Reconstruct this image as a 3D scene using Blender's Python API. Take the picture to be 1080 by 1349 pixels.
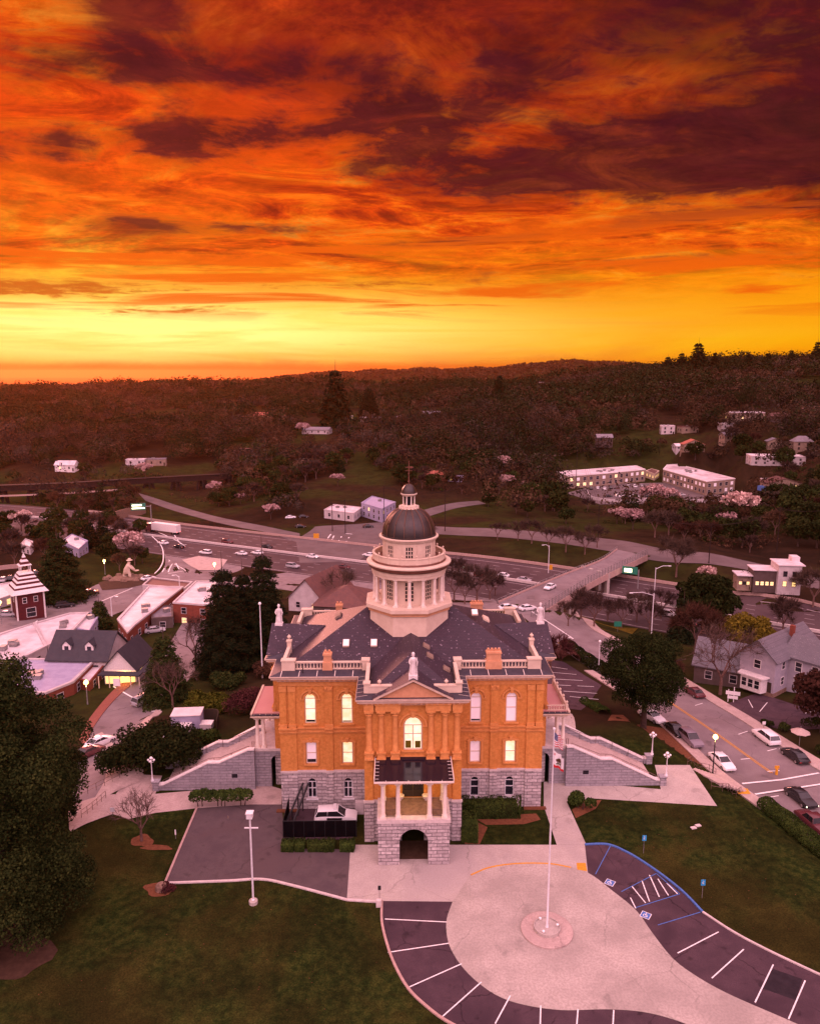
import bpy, bmesh, math, random
import numpy as np
from mathutils import Matrix, Vector
R = math.radians
PI = math.pi
rng = random.Random(7)
nr = np.random.default_rng(11)
SC = bpy.context.scene
for o in list(bpy.data.objects): bpy.data.objects.remove(o)
COL = SC.collection

# ---------------------------------------------------------------- camera
F, CX, CY, CH = 1000.0, 540.0, 674.5, 50.0        # focal length and centre in photo pixels, height in metres
PITCH = math.atan(184.5 / F)
cam = bpy.data.cameras.new('camera'); co = bpy.data.objects.new('camera', cam); COL.objects.link(co)
co.location = (0, 0, CH); co.rotation_euler = (PI/2 - PITCH, 0, 0)
cam.sensor_fit = 'VERTICAL'; cam.sensor_height = 24.0; cam.lens = 24.0 * F / 1349.0
cam.clip_start = 0.5; cam.clip_end = 120000
SC.camera = co
SC.render.resolution_x = 819; SC.render.resolution_y = 1024

# ---------------------------------------------------------------- view
SC.view_settings.view_transform = 'Standard'; SC.view_settings.look = 'None'
SC.view_settings.exposure = 0.0; SC.view_settings.gamma = 1.0
try: SC.cycles.volume_bounces = 0; SC.cycles.max_bounces = 5; SC.cycles.transparent_max_bounces = 6
except Exception: pass

# ---------------------------------------------------------------- node helpers
def lin(r, g, b):
    f = lambda c: (c/255/12.92) if c/255 <= 0.04045 else ((c/255+0.055)/1.055)**2.4
    return (f(r), f(g), f(b), 1.0)
class NT:
    def __init__(s, tree): s.t = tree; s.n = tree.nodes; s.l = tree.links
    def new(s, typ, **kw):
        n = s.n.new(typ)
        for k, v in kw.items(): setattr(n, k, v)
        return n
    def lk(s, a, b): s.l.new(a, b)
    def setin(s, n, i, v):
        if hasattr(v, 'is_linked') or isinstance(v, bpy.types.NodeSocket): s.lk(v, n.inputs[i])
        elif v is not None: n.inputs[i].default_value = v
    def m(s, op, a, b=None, c=None, clamp=False):
        n = s.new('ShaderNodeMath', operation=op, use_clamp=clamp)
        for i, v in enumerate((a, b, c)): s.setin(n, i, v)
        return n.outputs[0]
    def vm(s, op, a, b=None):
        n = s.new('ShaderNodeVectorMath', operation=op)
        s.setin(n, 0, a); s.setin(n, 1, b)
        return n.outputs['Value'] if op in ('LENGTH', 'DOT_PRODUCT') else n.outputs[0]
    def mr(s, v, a, b, c=0.0, d=1.0, smooth=True):
        n = s.new('ShaderNodeMapRange'); n.interpolation_type = 'SMOOTHSTEP' if smooth else 'LINEAR'; n.clamp = True
        s.setin(n, 0, v)
        for i, q in enumerate((a, b, c, d)): n.inputs[i+1].default_value = q
        return n.outputs[0]
    def mix(s, f, a, b, blend='MIX'):
        n = s.new('ShaderNodeMix', data_type='RGBA', blend_type=blend)
        s.setin(n, 0, f); s.setin(n, 6, a); s.setin(n, 7, b)
        return n.outputs[2]
    def ramp(s, f, stops, interp='LINEAR'):
        n = s.new('ShaderNodeValToRGB'); s.setin(n, 0, f); e = n.color_ramp.elements
        n.color_ramp.interpolation = interp
        while len(e) < len(stops): e.new(0.5)
        for el, (p, c) in zip(e, stops): el.position = p; el.color = c
        return n.outputs[0]
    def noise(s, vec, scale, detail=4, rough=.55, dist=0.0, out=0):
        n = s.new('ShaderNodeTexNoise'); s.setin(n, 'Vector', vec)
        n.inputs['Scale'].default_value = scale; n.inputs['Detail'].default_value = detail
        n.inputs['Roughness'].default_value = rough; n.inputs['Distortion'].default_value = dist
        return n.outputs[out]
    def xyz(s, v):
        n = s.new('ShaderNodeSeparateXYZ'); s.setin(n, 0, v); return n.outputs
    def comb(s, x, y, z):
        n = s.new('ShaderNodeCombineXYZ')
        for i, v in enumerate((x, y, z)): s.setin(n, i, v)
        return n.outputs[0]

# ---------------------------------------------------------------- sky
SUN_AZ, SUN_EL = R(-25), R(9)                      # glow of the set sun: ahead and to the left
def make_world():
    w = bpy.data.worlds.new('World'); SC.world = w; w.use_nodes = True
    t = NT(w.node_tree); t.n.clear()
    out = t.new('ShaderNodeOutputWorld'); bg = t.new('ShaderNodeBackground')
    tc = t.new('ShaderNodeTexCoord')
    d = t.vm('NORMALIZE', tc.outputs['Generated'])
    x, y, z = t.xyz(d)
    az = t.m('MULTIPLY', t.m('ARCTAN2', x, y), 57.2958)          # degrees, 0 ahead, + right
    el = t.m('MULTIPLY', t.m('ARCSINE', z), 57.2958)
    # cloud sheet coordinates: a high flat deck seen in perspective
    zz = t.m('ADD', t.m('MAXIMUM', z, 0.0), 0.075)
    P = t.comb(t.m('DIVIDE', x, zz), t.m('DIVIDE', y, zz), 0.0)
    wv = t.new('ShaderNodeMapping'); t.lk(P, wv.inputs[0]); wv.inputs['Scale'].default_value = (1, 1.25, 1); wv.inputs['Rotation'].default_value = (0, 0, R(-14)); wv.inputs['Location'].default_value = (3.1, 7.4, 0)
    Q = wv.outputs[0]
    n1 = t.noise(Q, 0.42, 12, .66, .9)
    n2 = t.noise(Q, 1.5, 12, .70, .9)
    n3 = t.noise(Q, 0.16, 4, .5, .3)
    st = t.new('ShaderNodeMapping'); t.lk(t.comb(az, el, 0.0), st.inputs[0]); st.inputs['Scale'].default_value = (0.045, 0.80, 1); st.inputs['Rotation'].default_value = (0, 0, R(2.0))
    n4 = t.noise(st.outputs[0], 1.0, 7, .58, .7)                   # long thin streaks low in the sky
    st2 = t.new('ShaderNodeMapping'); t.lk(t.comb(az, el, 0.0), st2.inputs[0]); st2.inputs['Scale'].default_value = (0.085, 0.21, 1); st2.inputs['Rotation'].default_value = (0, 0, R(8)); st2.inputs['Location'].default_value = (1.7, .4, 0)
    n5 = t.noise(st2.outputs[0], 1.0, 9, .62, 1.1)
    # clear glow by elevation
    elw = t.m('ADD', el, t.m('MULTIPLY', t.m('SUBTRACT', n5, .5), 3.0))
    e = t.mr(elw, -1.0, 26.0, 0, 1, False)
    def E(deg): return (deg + 1.0) / 27.0
    def k(c, s): return (c[0]*s, c[1]*s, c[2]*s, 1)
    glow = t.ramp(e, [(0.0, lin(205, 92, 8)), (E(.3), lin(240, 120, 0)), (E(1.5), lin(255, 168, 0)), (E(3.4), lin(255, 205, 12)),
                      (E(5.5), lin(255, 166, 8)), (E(8), lin(252, 122, 5)), (E(11), lin(246, 98, 6)), (E(15), lin(236, 78, 8)), (E(20), lin(205, 52, 12)), (1.0, lin(150, 30, 18))])
    glow = t.mix(t.m('MULTIPLY', t.mr(az, -10, 22, 0, .75), t.mr(el, 1.5, 3.5)), glow, lin(255, 150, 4))
    # brighter pool of light toward the sunset, low and left
    dx = t.m('DIVIDE', t.m('ADD', az, 19.0), 22.0); dy = t.m('DIVIDE', t.m('SUBTRACT', el, 2.9), 2.2)
    g1 = t.m('POWER', 2.718, t.m('MULTIPLY', t.m('ADD', t.m('MULTIPLY', dx, dx), t.m('MULTIPLY', dy, dy)), -1.0))
    g1 = t.m('MULTIPLY', g1, t.mr(n4, .25, .6, .45, 1.1))
    col = t.mix(t.m('MINIMUM', t.m('MULTIPLY', g1, 1.1), 1.0), glow, (1.25, 1.06, .30, 1))
    dx = t.m('DIVIDE', t.m('ADD', az, 26.0), 9.0); dy = t.m('DIVIDE', t.m('SUBTRACT', el, 7.2), 2.6)
    g2 = t.m('POWER', 2.718, t.m('MULTIPLY', t.m('ADD', t.m('MULTIPLY', dx, dx), t.m('MULTIPLY', dy, dy)), -1.0))
    col = t.mix(t.m('MULTIPLY', g2, t.mr(n5, .4, .62)), col, lin(255, 224, 60))
    # orange-lit cloud body
    litc = t.ramp(n2, [(.30, lin(88, 14, 14)), (.41, lin(160, 34, 9)), (.49, lin(226, 70, 6)), (.56, lin(255, 112, 10)), (.66, lin(255, 160, 48))])
    body = t.m('MULTIPLY', t.mr(n1, .36, .56), t.mr(el, 4.0, 9.0, 0, .94))
    col = t.mix(body, col, litc)
    # dusky crimson higher up and toward the right
    up = t.m('MULTIPLY', t.mr(t.m('ADD', el, t.m('MULTIPLY', az, 0.24)), 12.5, 24.0, 0, .93), t.mr(n3, .36, .6, .6, 1.0))
    col = t.mix(up, col, t.ramp(n2, [(.32, lin(58, 9, 20)), (.46, lin(92, 15, 21)), (.56, lin(138, 28, 18)), (.68, lin(212, 60, 16))]))
    up2 = t.m('MULTIPLY', t.mr(el, 16.5, 23.0, 0, .85), t.m('MULTIPLY', t.mr(n1, .38, .6, 1, .45), t.mr(az, -20, 4, .45, 1)))
    col = t.mix(up2, col, t.ramp(n2, [(.34, lin(52, 9, 20)), (.47, lin(98, 17, 18)), (.58, lin(160, 36, 14)), (.7, lin(226, 74, 16))]))
    # dark cloud masses: ellipses of direction, torn by noise
    tot = None
    for (a0, e0, aw, ew, s, tilt) in [(19, 14.5, 18, 2.2, 1.45, .03), (30, 12.3, 12, 1.1, 1.0, .02), (27, 19.5, 14, 3.0, .7, 0), (24, 10.3, 9, .45, .9, .02), (-14, 15.4, 8.5, 1.5, .95, .10), (-19, 19.0, 6.5, 1.4, .85, .08), (-7, 19.8, 5, 1.3, .6, .1),
                                      (-1, 17.6, 4.5, 1.9, .9, 0), (7, 19, 4, 2, .6, 0), (20, 24, 16, 2.6, .7, .05), (-18.5, 23.6, 4.5, 2.6, 1.1, -.1), (-30, 22, 3, 2.5, .8, -.2), (-18.5, 9.6, 3, .8, .8, 0), (-9, 9.8, 6, .6, .6, .02), (5, 9.2, 8, .3, 1.0, .05), (-28, 5.3, 9, .6, 1.0, .04), (-15, 4.3, 6, .45, .7, .04), (-31, 12.6, 5, 1.3, .8, .1), (16, 7.4, 14, .4, .6, .03), (-4, 6.2, 10, .35, .6, .03)]:
        da = t.m('SUBTRACT', az, a0)
        ax = t.m('DIVIDE', da, aw); ey = t.m('DIVIDE', t.m('SUBTRACT', t.m('SUBTRACT', el, e0), t.m('MULTIPLY', da, tilt)), ew)
        r2 = t.m('ADD', t.m('MULTIPLY', ax, ax), t.m('MULTIPLY', ey, ey))
        g = t.m('MULTIPLY', t.m('POWER', 2.718, t.m('MULTIPLY', r2, -.8)), s)
        tot = g if tot is None else t.m('ADD', tot, g)
    tear = t.m('ADD', t.m('MULTIPLY', n5, 1.7), t.m('MULTIPLY', n2, 1.7))
    n6 = t.noise(Q, 5.0, 8, .7, .5); dk = t.mr(t.m('ADD', t.m('ADD', t.m('MULTIPLY', tot, 1.0), t.m('SUBTRACT', tear, 1.7)), t.m('MULTIPLY', t.m('SUBTRACT', n6, .5), 1.5)), .34, .95)
    dcol = t.ramp(n2, [(.3, lin(50, 9, 24)), (.54, lin(70, 13, 26)), (.72, lin(132, 30, 22))])
    dcol = t.mix(t.mr(el, 5, 11, 1, 0), dcol, lin(198, 92, 22))
    col = t.mix(t.m('MULTIPLY', dk, .93), col, dcol)
    rip = t.mr(n6, .32, .68, .74, 1.16); rip = t.m('ADD', t.m('MULTIPLY', t.m('SUBTRACT', rip, 1), t.mr(el, 4, 9)), 1)
    col = t.mix(1.0, col, t.comb(rip, rip, rip), 'MULTIPLY')
    # streaks near the horizon
    sk = t.m('MULTIPLY', t.mr(n4, .49, .60), t.m('MULTIPLY', t.mr(el, 2.9, 5.2, 0, 1), t.mr(el, 8, 13, .9, 0)))
    col = t.mix(sk, col, lin(240, 98, 8))
    # low bank on the horizon
    bank = t.mr(t.m('ADD', el, t.m('MULTIPLY', n5, .5)), .45, 1.15, 1, 0)
    col = t.mix(t.m('MULTIPLY', bank, t.mr(az, -30, 34, .9, .25)), col, lin(206, 92, 10))
    # the rest of the dome: unseen pink-mauve sky, brightened behind to light walls and ledges
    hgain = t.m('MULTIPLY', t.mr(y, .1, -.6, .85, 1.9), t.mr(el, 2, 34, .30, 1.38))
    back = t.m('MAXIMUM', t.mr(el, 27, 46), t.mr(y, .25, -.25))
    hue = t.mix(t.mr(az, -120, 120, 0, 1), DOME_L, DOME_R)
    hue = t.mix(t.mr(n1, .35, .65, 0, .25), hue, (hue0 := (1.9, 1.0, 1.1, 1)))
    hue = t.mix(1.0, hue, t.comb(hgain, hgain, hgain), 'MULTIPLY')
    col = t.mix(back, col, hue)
    under = t.mr(el, -1.5, -4, 0, 1)
    col = t.mix(under, col, (.05, .02, .02, 1))
    sky = t.new('ShaderNodeTexSky', sky_type='NISHITA'); sky.sun_disc = False
    sky.sun_elevation = R(1.0); sky.sun_rotation = SUN_AZ; sky.altitude = 400; sky.dust_density = 3.0
    skc = t.mix(1.0, sky.outputs[0], (.0022, .0022, .0022, 1), 'MULTIPLY')
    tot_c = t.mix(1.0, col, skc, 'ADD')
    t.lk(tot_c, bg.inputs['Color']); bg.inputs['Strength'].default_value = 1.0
    t.lk(bg.outputs[0], out.inputs['Surface'])
    w.cycles.sampling_method = 'MANUAL'; w.cycles.sample_map_resolution = 512
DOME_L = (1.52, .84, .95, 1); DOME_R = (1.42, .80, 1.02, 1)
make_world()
sl = bpy.data.lights.new('sunset_glow', 'SUN'); so = bpy.data.objects.new('sunset_glow', sl); COL.objects.link(so)
sl.energy = 2.6; sl.angle = R(12); sl.color = (1.0, .34, .27)
so.rotation_euler = Vector((-math.sin(SUN_AZ)*math.cos(SUN_EL), -math.cos(SUN_AZ)*math.cos(SUN_EL), -math.sin(SUN_EL))).to_track_quat('-Z', 'Y').to_euler()

# ---------------------------------------------------------------- mesh helpers
class MB:
    def __init__(s): s.v = []; s.f = []; s.mi = []; s.M = Matrix.Identity(4); s.cur = 0
    def add(s, vs, fs):
        b = len(s.v); M = s.M
        s.v += [tuple(M @ Vector(p)) for p in vs]
        s.f += [tuple(b+i for i in f) for f in fs]; s.mi += [s.cur]*len(fs); return s
    def box(s, x0, x1, y0, y1, z0, z1):
        return s.add([(x0,y0,z0),(x1,y0,z0),(x1,y1,z0),(x0,y1,z0),(x0,y0,z1),(x1,y0,z1),(x1,y1,z1),(x0,y1,z1)],
                     [(0,3,2,1),(4,5,6,7),(0,1,5,4),(1,2,6,5),(2,3,7,6),(3,0,4,7)])
    def cbox(s, cx, cy, z0, sx, sy, h, a=0.0):
        c, n = math.cos(a), math.sin(a); vs = []
        for z in (z0, z0+h):
            for (u, v) in ((-1,-1),(1,-1),(1,1),(-1,1)):
                px, py = u*sx/2, v*sy/2; vs.append((cx+px*c-py*n, cy+px*n+py*c, z))
        return s.add(vs, [(0,3,2,1),(4,5,6,7),(0,1,5,4),(1,2,6,5),(2,3,7,6),(3,0,4,7)])
    def prism(s, poly, z0, z1):                  # polygon in XY extruded in Z
        n = len(poly); vs = [(p[0],p[1],z0) for p in poly] + [(p[0],p[1],z1) for p in poly]
        return s.add(vs, [tuple(range(n-1,-1,-1)), tuple(range(n,2*n))] + [(i,(i+1)%n,n+(i+1)%n,n+i) for i in range(n)])
    def xz(s, poly, y0, y1):                     # polygon in XZ extruded in Y (counter-clockwise seen from -Y)
        n = len(poly); vs = [(p[0],y0,p[1]) for p in poly] + [(p[0],y1,p[1]) for p in poly]
        return s.add(vs, [tuple(range(n)), tuple(range(2*n-1,n-1,-1))] + [((i+1)%n,i,n+i,n+(i+1)%n) for i in range(n)])
    def lathe(s, prof, n=16, cx=0, cy=0, a0=0.0, arc=2*PI, cap=True):
        full = abs(arc-2*PI) < 1e-6; m = n if full else n+1; vs = []
        for (r, z) in prof:
            for i in range(m):
                a = a0+arc*i/n; vs.append((cx+r*math.cos(a), cy+r*math.sin(a), z))
        fs = []
        for j in range(len(prof)-1):
            for i in range(n):
                i2 = (i+1)%m; fs.append((j*m+i, j*m+i2, (j+1)*m+i2, (j+1)*m+i))
        if cap and full:
            if prof[0][0] > 1e-4: fs.append(tuple(range(m-1,-1,-1)))
            if prof[-1][0] > 1e-4: fs.append(tuple((len(prof)-1)*m+i for i in range(m)))
        return s.add(vs, fs)
    def tube(s, pts, rad, n=6):
        pts = [Vector(p) for p in pts]
        if not isinstance(rad, (list, tuple)): rad = [rad]*len(pts)
        vs = []; up = Vector((0,0,1))
        for i, p in enumerate(pts):
            d = (pts[min(i+1,len(pts)-1)] - pts[max(i-1,0)])
            if d.length < 1e-9: d = Vector((0,0,1))
            d.normalize(); u = Vector((1,0,0)) if abs(d.z) > .9 else up
            a = d.cross(u).normalized(); b = d.cross(a)
            for k in range(n):
                t = 2*PI*k/n; vs.append(tuple(p + (a*math.cos(t)+b*math.sin(t))*rad[i]))
        fs = [(j*n+k, (j+1)*n+k, (j+1)*n+(k+1)%n, j*n+(k+1)%n) for j in range(len(pts)-1) for k in range(n)]
        fs += [tuple(range(n)), tuple((len(pts)-1)*n + k for k in range(n-1,-1,-1))]
        return s.add(vs, fs)
    def build(s, name, mat, parent=None, smooth=False, flip=True):
        me = bpy.data.meshes.new(name); me.from_pydata(s.v, [], s.f)
        mats = mat if isinstance(mat, (list, tuple)) else [mat]
        for m in mats: me.materials.append(m)
        if len(mats) > 1: me.polygons.foreach_set('material_index', s.mi)
        if flip:
            bm = bmesh.new(); bm.from_mesh(me); bmesh.ops.recalc_face_normals(bm, faces=bm.faces); bm.to_mesh(me); bm.free()
        if smooth:
            me.polygons.foreach_set('use_smooth', [True]*len(me.polygons))
            if smooth != 'all':
                try: me.set_sharp_from_angle(angle=R(40))
                except Exception: pass
        me.update()
        o = bpy.data.objects.new(name, me); COL.objects.link(o)
        if parent is not None: o.parent = parent
        return o
def tag(o, label=None, cat=None, group=None, kind=None):
    if label: o['label'] = label
    if cat: o['category'] = cat
    if group: o['group'] = group
    if kind: o['kind'] = kind
    return o
def empty(name, loc, rz=0, label=None, cat=None, group=None, scale=None):
    o = bpy.data.objects.new(name, None); COL.objects.link(o); o.location = loc; o.rotation_euler = (0,0,rz)
    o.empty_display_size = .5
    if scale: o.scale = (scale,)*3 if not isinstance(scale, tuple) else scale
    return tag(o, label, cat, group)
def copy_tree(o, parent=None):
    c = o.copy(); COL.objects.link(c); c.parent = parent
    for ch in o.children: copy_tree(ch, c)
    return c
def place(proto, used, loc, rz=0, label=None, group=None, scale=None):
    o = copy_tree(proto) if used[0] else proto
    used[0] = True
    o.location = loc; o.rotation_euler = (0,0,rz)
    if scale: o.scale = (scale,)*3 if not isinstance(scale, tuple) else scale
    if label: o['label'] = label
    if group: o['group'] = group
    return o
def child(o, name):
    return [c for c in o.children if c.name.split('.')[0] == name]
def recolour(o, names, mat):
    for c in o.children:
        if c.name.split('.')[0] in names:
            c.material_slots[0].link = 'OBJECT'; c.material_slots[0].material = mat
        recolour(c, names, mat)

# ---------------------------------------------------------------- terrain
def ray(px, py):
    d = Vector(((px-CX)/F, 1.0, -(py-CY)/F))
    c, s = math.cos(PITCH), math.sin(PITCH)
    return (d.x, c*d.y + s*d.z, -s*d.y + c*d.z)
def P(px, py, z=0.0):                             # pixel -> point at height z
    d = ray(px, py); t = (z-CH)/d[2]; return (d[0]*t, d[1]*t, z)
def PY(px, Y):                                    # column and depth -> X
    return (px-CX)/F*(Y*math.cos(PITCH)+(CH)*math.sin(PITCH))
def proj(x, y, z):
    c, s = math.cos(PITCH), math.sin(PITCH); dz = z-CH
    zc = c*y - s*dz; yc = s*y + c*dz
    return CX + F*x/zc, CY - F*yc/zc
CPX = [(0,1349,0),(540,1349,0),(1080,1349,-1),(-300,1200,-1),(1400,1250,-3),(100,1075,-1.2),(0,1010,-4),(-200,1000,-6),(150,960,-5),(200,900,-6.5),(60,900,-8),(-150,900,-9),
 (230,830,-9),(40,815,-10),(-100,790,-10),(0,760,-10),(120,775,-11),(250,780,-11),(170,745,-12.5),(120,730,-13),(200,700,-15),(-150,655,-17),(400,730,-14),(600,745,-13.5),(900,800,-12.5),(1080,840,-12),(1300,890,-11),
 (450,790,-9),(400,850,-5),(540,800,-8),(300,900,-4),(320,860,-6),(720,795,-6.5),(700,775,-7),(650,780,-8),(850,735,-8.5),(930,735,-9),(860,780,-11.5),(700,700,-12),(640,698,-12),
 (1000,1010,-3.4),(900,912,-4.6),(780,850,-5.6),(1080,1045,-3.2),(1250,1100,-3),(740,880,-3.5),(800,960,-2),(1020,915,-4.6),(1080,870,-5.5),(960,885,-5.5),(1200,930,-5),(1030,785,-9.5),(1150,760,-9),(1000,750,-10),(940,800,-11),
 (440,695,-14),(500,685,-13.5),(300,692,-15),(100,655,-19),(0,665,-21),(200,660,-16),(790,642,-13),(920,652,-13),(740,600,-7),(1000,645,-8),(1040,605,1),(640,650,-12),(350,645,-12),(250,642,-17),(300,636,-14),(60,620,-11),(190,612,-8),
 (320,594,-4),(420,570,2),(480,553,8),(570,548,10),(600,600,-1),(700,560,11),(800,585,4),(900,580,6),(980,555,18),(1060,600,6),(1150,600,8)]
CPY = [(-400,700,-5),(-400,1400,15),(-400,9000,-250),(0,400,-19),(0,700,-5),(0,1000,6),(0,1400,13),(0,2000,-20),(0,4000,-150),(0,9000,-250),(0,40000,-250),
 (200,700,2),(200,1000,10),(200,1400,22),(200,2200,-10),(200,9000,-250),(400,900,12),(400,1400,25),(400,2300,0),(400,3300,32),(400,9000,-200),
 (540,900,18),(540,1300,22),(540,2000,-10),(540,3200,52),(540,9000,-200),(740,900,30),(740,1300,32),(740,2200,20),(740,3500,90),(740,9000,-200),(660,3400,62),
 (900,700,22),(900,950,50),(900,1400,52),(900,3000,60),(900,9000,-100),(1060,760,38),(1080,1000,60),(1080,1600,60),(1080,3000,40),(1080,9000,-100),(1080,40000,-250),(540,40000,-250),
 (1500,400,0),(1500,1000,70),(1500,9000,-100),(540,30,0),(-400,30,0),(1500,30,-2)]
def wrp(X, Y):
    X = np.asarray(X, float); Y = np.asarray(Y, float); Yp = np.maximum(Y, -20)+60
    return X/Yp*3.0, np.log(Yp)
_pts = [P(*c) for c in CPX] + [(PY(a, b), b, c) for a, b, c in CPY]
_pu, _pv = wrp([p[0] for p in _pts], [p[1] for p in _pts]); _pz = np.array([p[2] for p in _pts], float)
def _phi(r2): return np.where(r2 > 0, .5*r2*np.log(np.maximum(r2, 1e-12)), 0)
_n = len(_pts)
_A = np.zeros((_n+3, _n+3)); _A[:_n,:_n] = _phi((_pu[:,None]-_pu)**2 + (_pv[:,None]-_pv)**2) + np.eye(_n)*1e-3
_A[:_n,_n] = 1; _A[:_n,_n+1] = _pu; _A[:_n,_n+2] = _pv; _A[_n:,:_n] = _A[:_n,_n:].T
_w = np.linalg.solve(_A, np.concatenate([_pz, [0,0,0]]))
def tps(X, Y):
    u, v = wrp(X, Y); sh = u.shape; u = u.ravel(); v = v.ravel(); out = np.empty(u.size)
    for i in range(0, u.size, 20000):
        a, b = u[i:i+20000], v[i:i+20000]
        out[i:i+20000] = _phi((a[:,None]-_pu)**2 + (b[:,None]-_pv)**2) @ _w[:_n] + _w[_n] + _w[_n+1]*a + _w[_n+2]*b
    return out.reshape(sh)
FW = [(-420, 400), (-200, 348), (-103, 296), (-20, 252), (24, 230), (87, 186), (150, 140), (260, 70)]   # freeway centre line
def seg_dist(X, Y, pl):
    best = np.full(np.shape(X), 1e9)
    for (ax, ay), (bx, by) in zip(pl[:-1], pl[1:]):
        L2 = (bx-ax)**2 + (by-ay)**2
        t = np.clip(((X-ax)*(bx-ax) + (Y-ay)*(by-ay))/L2, 0, 1)
        best = np.minimum(best, np.hypot(X-ax-t*(bx-ax), Y-ay-t*(by-ay)))
    return best
def ss(x, a, b):
    t = np.clip((x-a)/(b-a), 0, 1); return t*t*(3-2*t)
PLN = []                                            # plateau of the courthouse: half planes (nx, ny, d, width)
def halfplane(a, b, w):
    nx, ny = (b[1]-a[1]), -(b[0]-a[0]); L = math.hypot(nx, ny); nx /= L; ny /= L
    PLN.append((nx, ny, nx*a[0]+ny*a[1], w))
halfplane((42.6, 70.4), (35.9, 91.5), 3.2)
halfplane((35.9, 91.5), (30, 101), 12)
halfplane((30, 101.5), (-30, 101.5), 14)
halfplane((-33.5, 95), (-36, 60), 12)
PADS = []
def tz(X, Y):
    X = np.asarray(X, float); Y = np.asarray(Y, float)
    z = tps(X, Y)
    fz = -14.6 + 2.0*ss(X, -150, 120)
    d = seg_dist(X, Y, FW); m = 1-ss(d, 24, 40)
    z = z*(1-m) + fz*m
    for (qx, qy, qr, qz) in PADS:
        dq = np.hypot(X-qx, (Y-qy)*.8)
        if dq.size and dq.min() < qr*1.7: m = 1-ss(dq, qr, qr*1.6); z = z*(1-m)+qz*m
    sd = np.full(X.shape, -1e9)
    for nx, ny, dd, w in PLN: sd = np.maximum(sd, (nx*X+ny*Y-dd)/w)
    m = 1-ss(sd, 0, 1)
    return z*(1-m)
def T(x, y): return float(tz(np.array([x]), np.array([y]))[0])
_TT = np.geomspace(45, 9000, 900)
def G(px, py, dz=0.0):                              # pixel -> point on the ground
    d = ray(px, py); X = d[0]*_TT; Y = d[1]*_TT; Z = CH+d[2]*_TT
    h = Z-tz(X, Y)-dz; i = int(np.argmax(h < 0))
    if h[i] >= 0: i = len(_TT)-1
    a, b = _TT[i-1], _TT[i]
    tt = np.linspace(a, b, 24); hh = CH+d[2]*tt-tz(d[0]*tt, d[1]*tt)-dz
    j = int(np.argmax(hh < 0)); j = max(j, 1)
    t = tt[j-1] + (tt[j]-tt[j-1])*hh[j-1]/(hh[j-1]-hh[j]+1e-12)
    return (d[0]*t, d[1]*t, CH+d[2]*t)
def Gy(px, Y):
    x = (px-CX)/F*(Y*math.cos(PITCH)+(CH-0)*math.sin(PITCH))
    for _ in range(3):
        z = T(x, Y); x = (px-CX)/F*(Y*math.cos(PITCH)+(CH-z)*math.sin(PITCH))
    return (x, Y, T(x, Y))

_q = P(855,646,-13.4); _new = [(_q[0], _q[1]+14, 50, -13.4)]
for _px, _py, _wd in [(455,553,18),(488,555,26),(531,554,21),(567,549,24),(418,571,36),(89,620,26),(180,612,24),(207,613,24),(345,552,18),(325,600,30),(283,568,14),(878,572,17),(911,595,27),(905,570,24),(980,553,44),(1028,556,32),(955,566,16),(958,580,18),(1020,612,66),(1054,594,24),(1027,646,44),(1060,517,50),(575,632,30),(600,634,18),(452,685,60),(497,683,50),(1028,780,60),(795,582,20),(640,536,18),(1064,549,22),(1018,588,18),(262,577,14)]:
    _g = G(_px, _py); _Z = _g[1]*math.cos(PITCH)+(CH-_g[2])*math.sin(PITCH); _new.append((_g[0], _g[1], max(6, _wd*_Z/F*.62), _g[2]))
PADS += _new
# ---------------------------------------------------------------- materials
MATS = {}
def newmat(name):
    m = bpy.data.materials.new(name); m.use_nodes = True; t = NT(m.node_tree)
    b = m.node_tree.nodes['Principled BSDF']; MATS[name] = m
    return m, t, b
def surf(name, c1, c2=None, scale=1.0, rough=.8, bump=0.0, metal=0.0, spec=.3, detail=5, fine=0.0, c3=None, lo=.35, hi=.65, bdist=.05):
    m, t, b = newmat(name); c2 = c2 or tuple(v*.8 for v in c1)
    tc = t.new('ShaderNodeTexCoord'); v = tc.outputs['Object']
    n = t.noise(v, scale, detail, .6, .2)
    col = t.mix(t.mr(n, lo, hi), tuple(c1)+(1,), tuple(c2)+(1,))
    if c3 is not None:
        col = t.mix(t.mr(t.noise(v, scale*.23, 3, .5, .5), .5, .68), col, tuple(c3)+(1,))
    if fine:
        col = t.mix(t.mr(t.noise(v, fine, 2, .6), .3, .7, 0, .5), col, tuple(q*.72 for q in c1)+(1,))
    t.lk(col, b.inputs['Base Color']); b.inputs['Roughness'].default_value = rough
    b.inputs['Metallic'].default_value = metal; b.inputs['Specular IOR Level'].default_value = spec if rough < .78 else min(spec, .12)
    if bump:
        bp = t.new('ShaderNodeBump'); bp.inputs['Strength'].default_value = bump; bp.inputs['Distance'].default_value = bdist
        t.lk(t.noise(v, scale*6 if not fine else fine, 3, .6), bp.inputs['Height']); t.lk(bp.outputs[0], b.inputs['Normal'])
    return m
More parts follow.
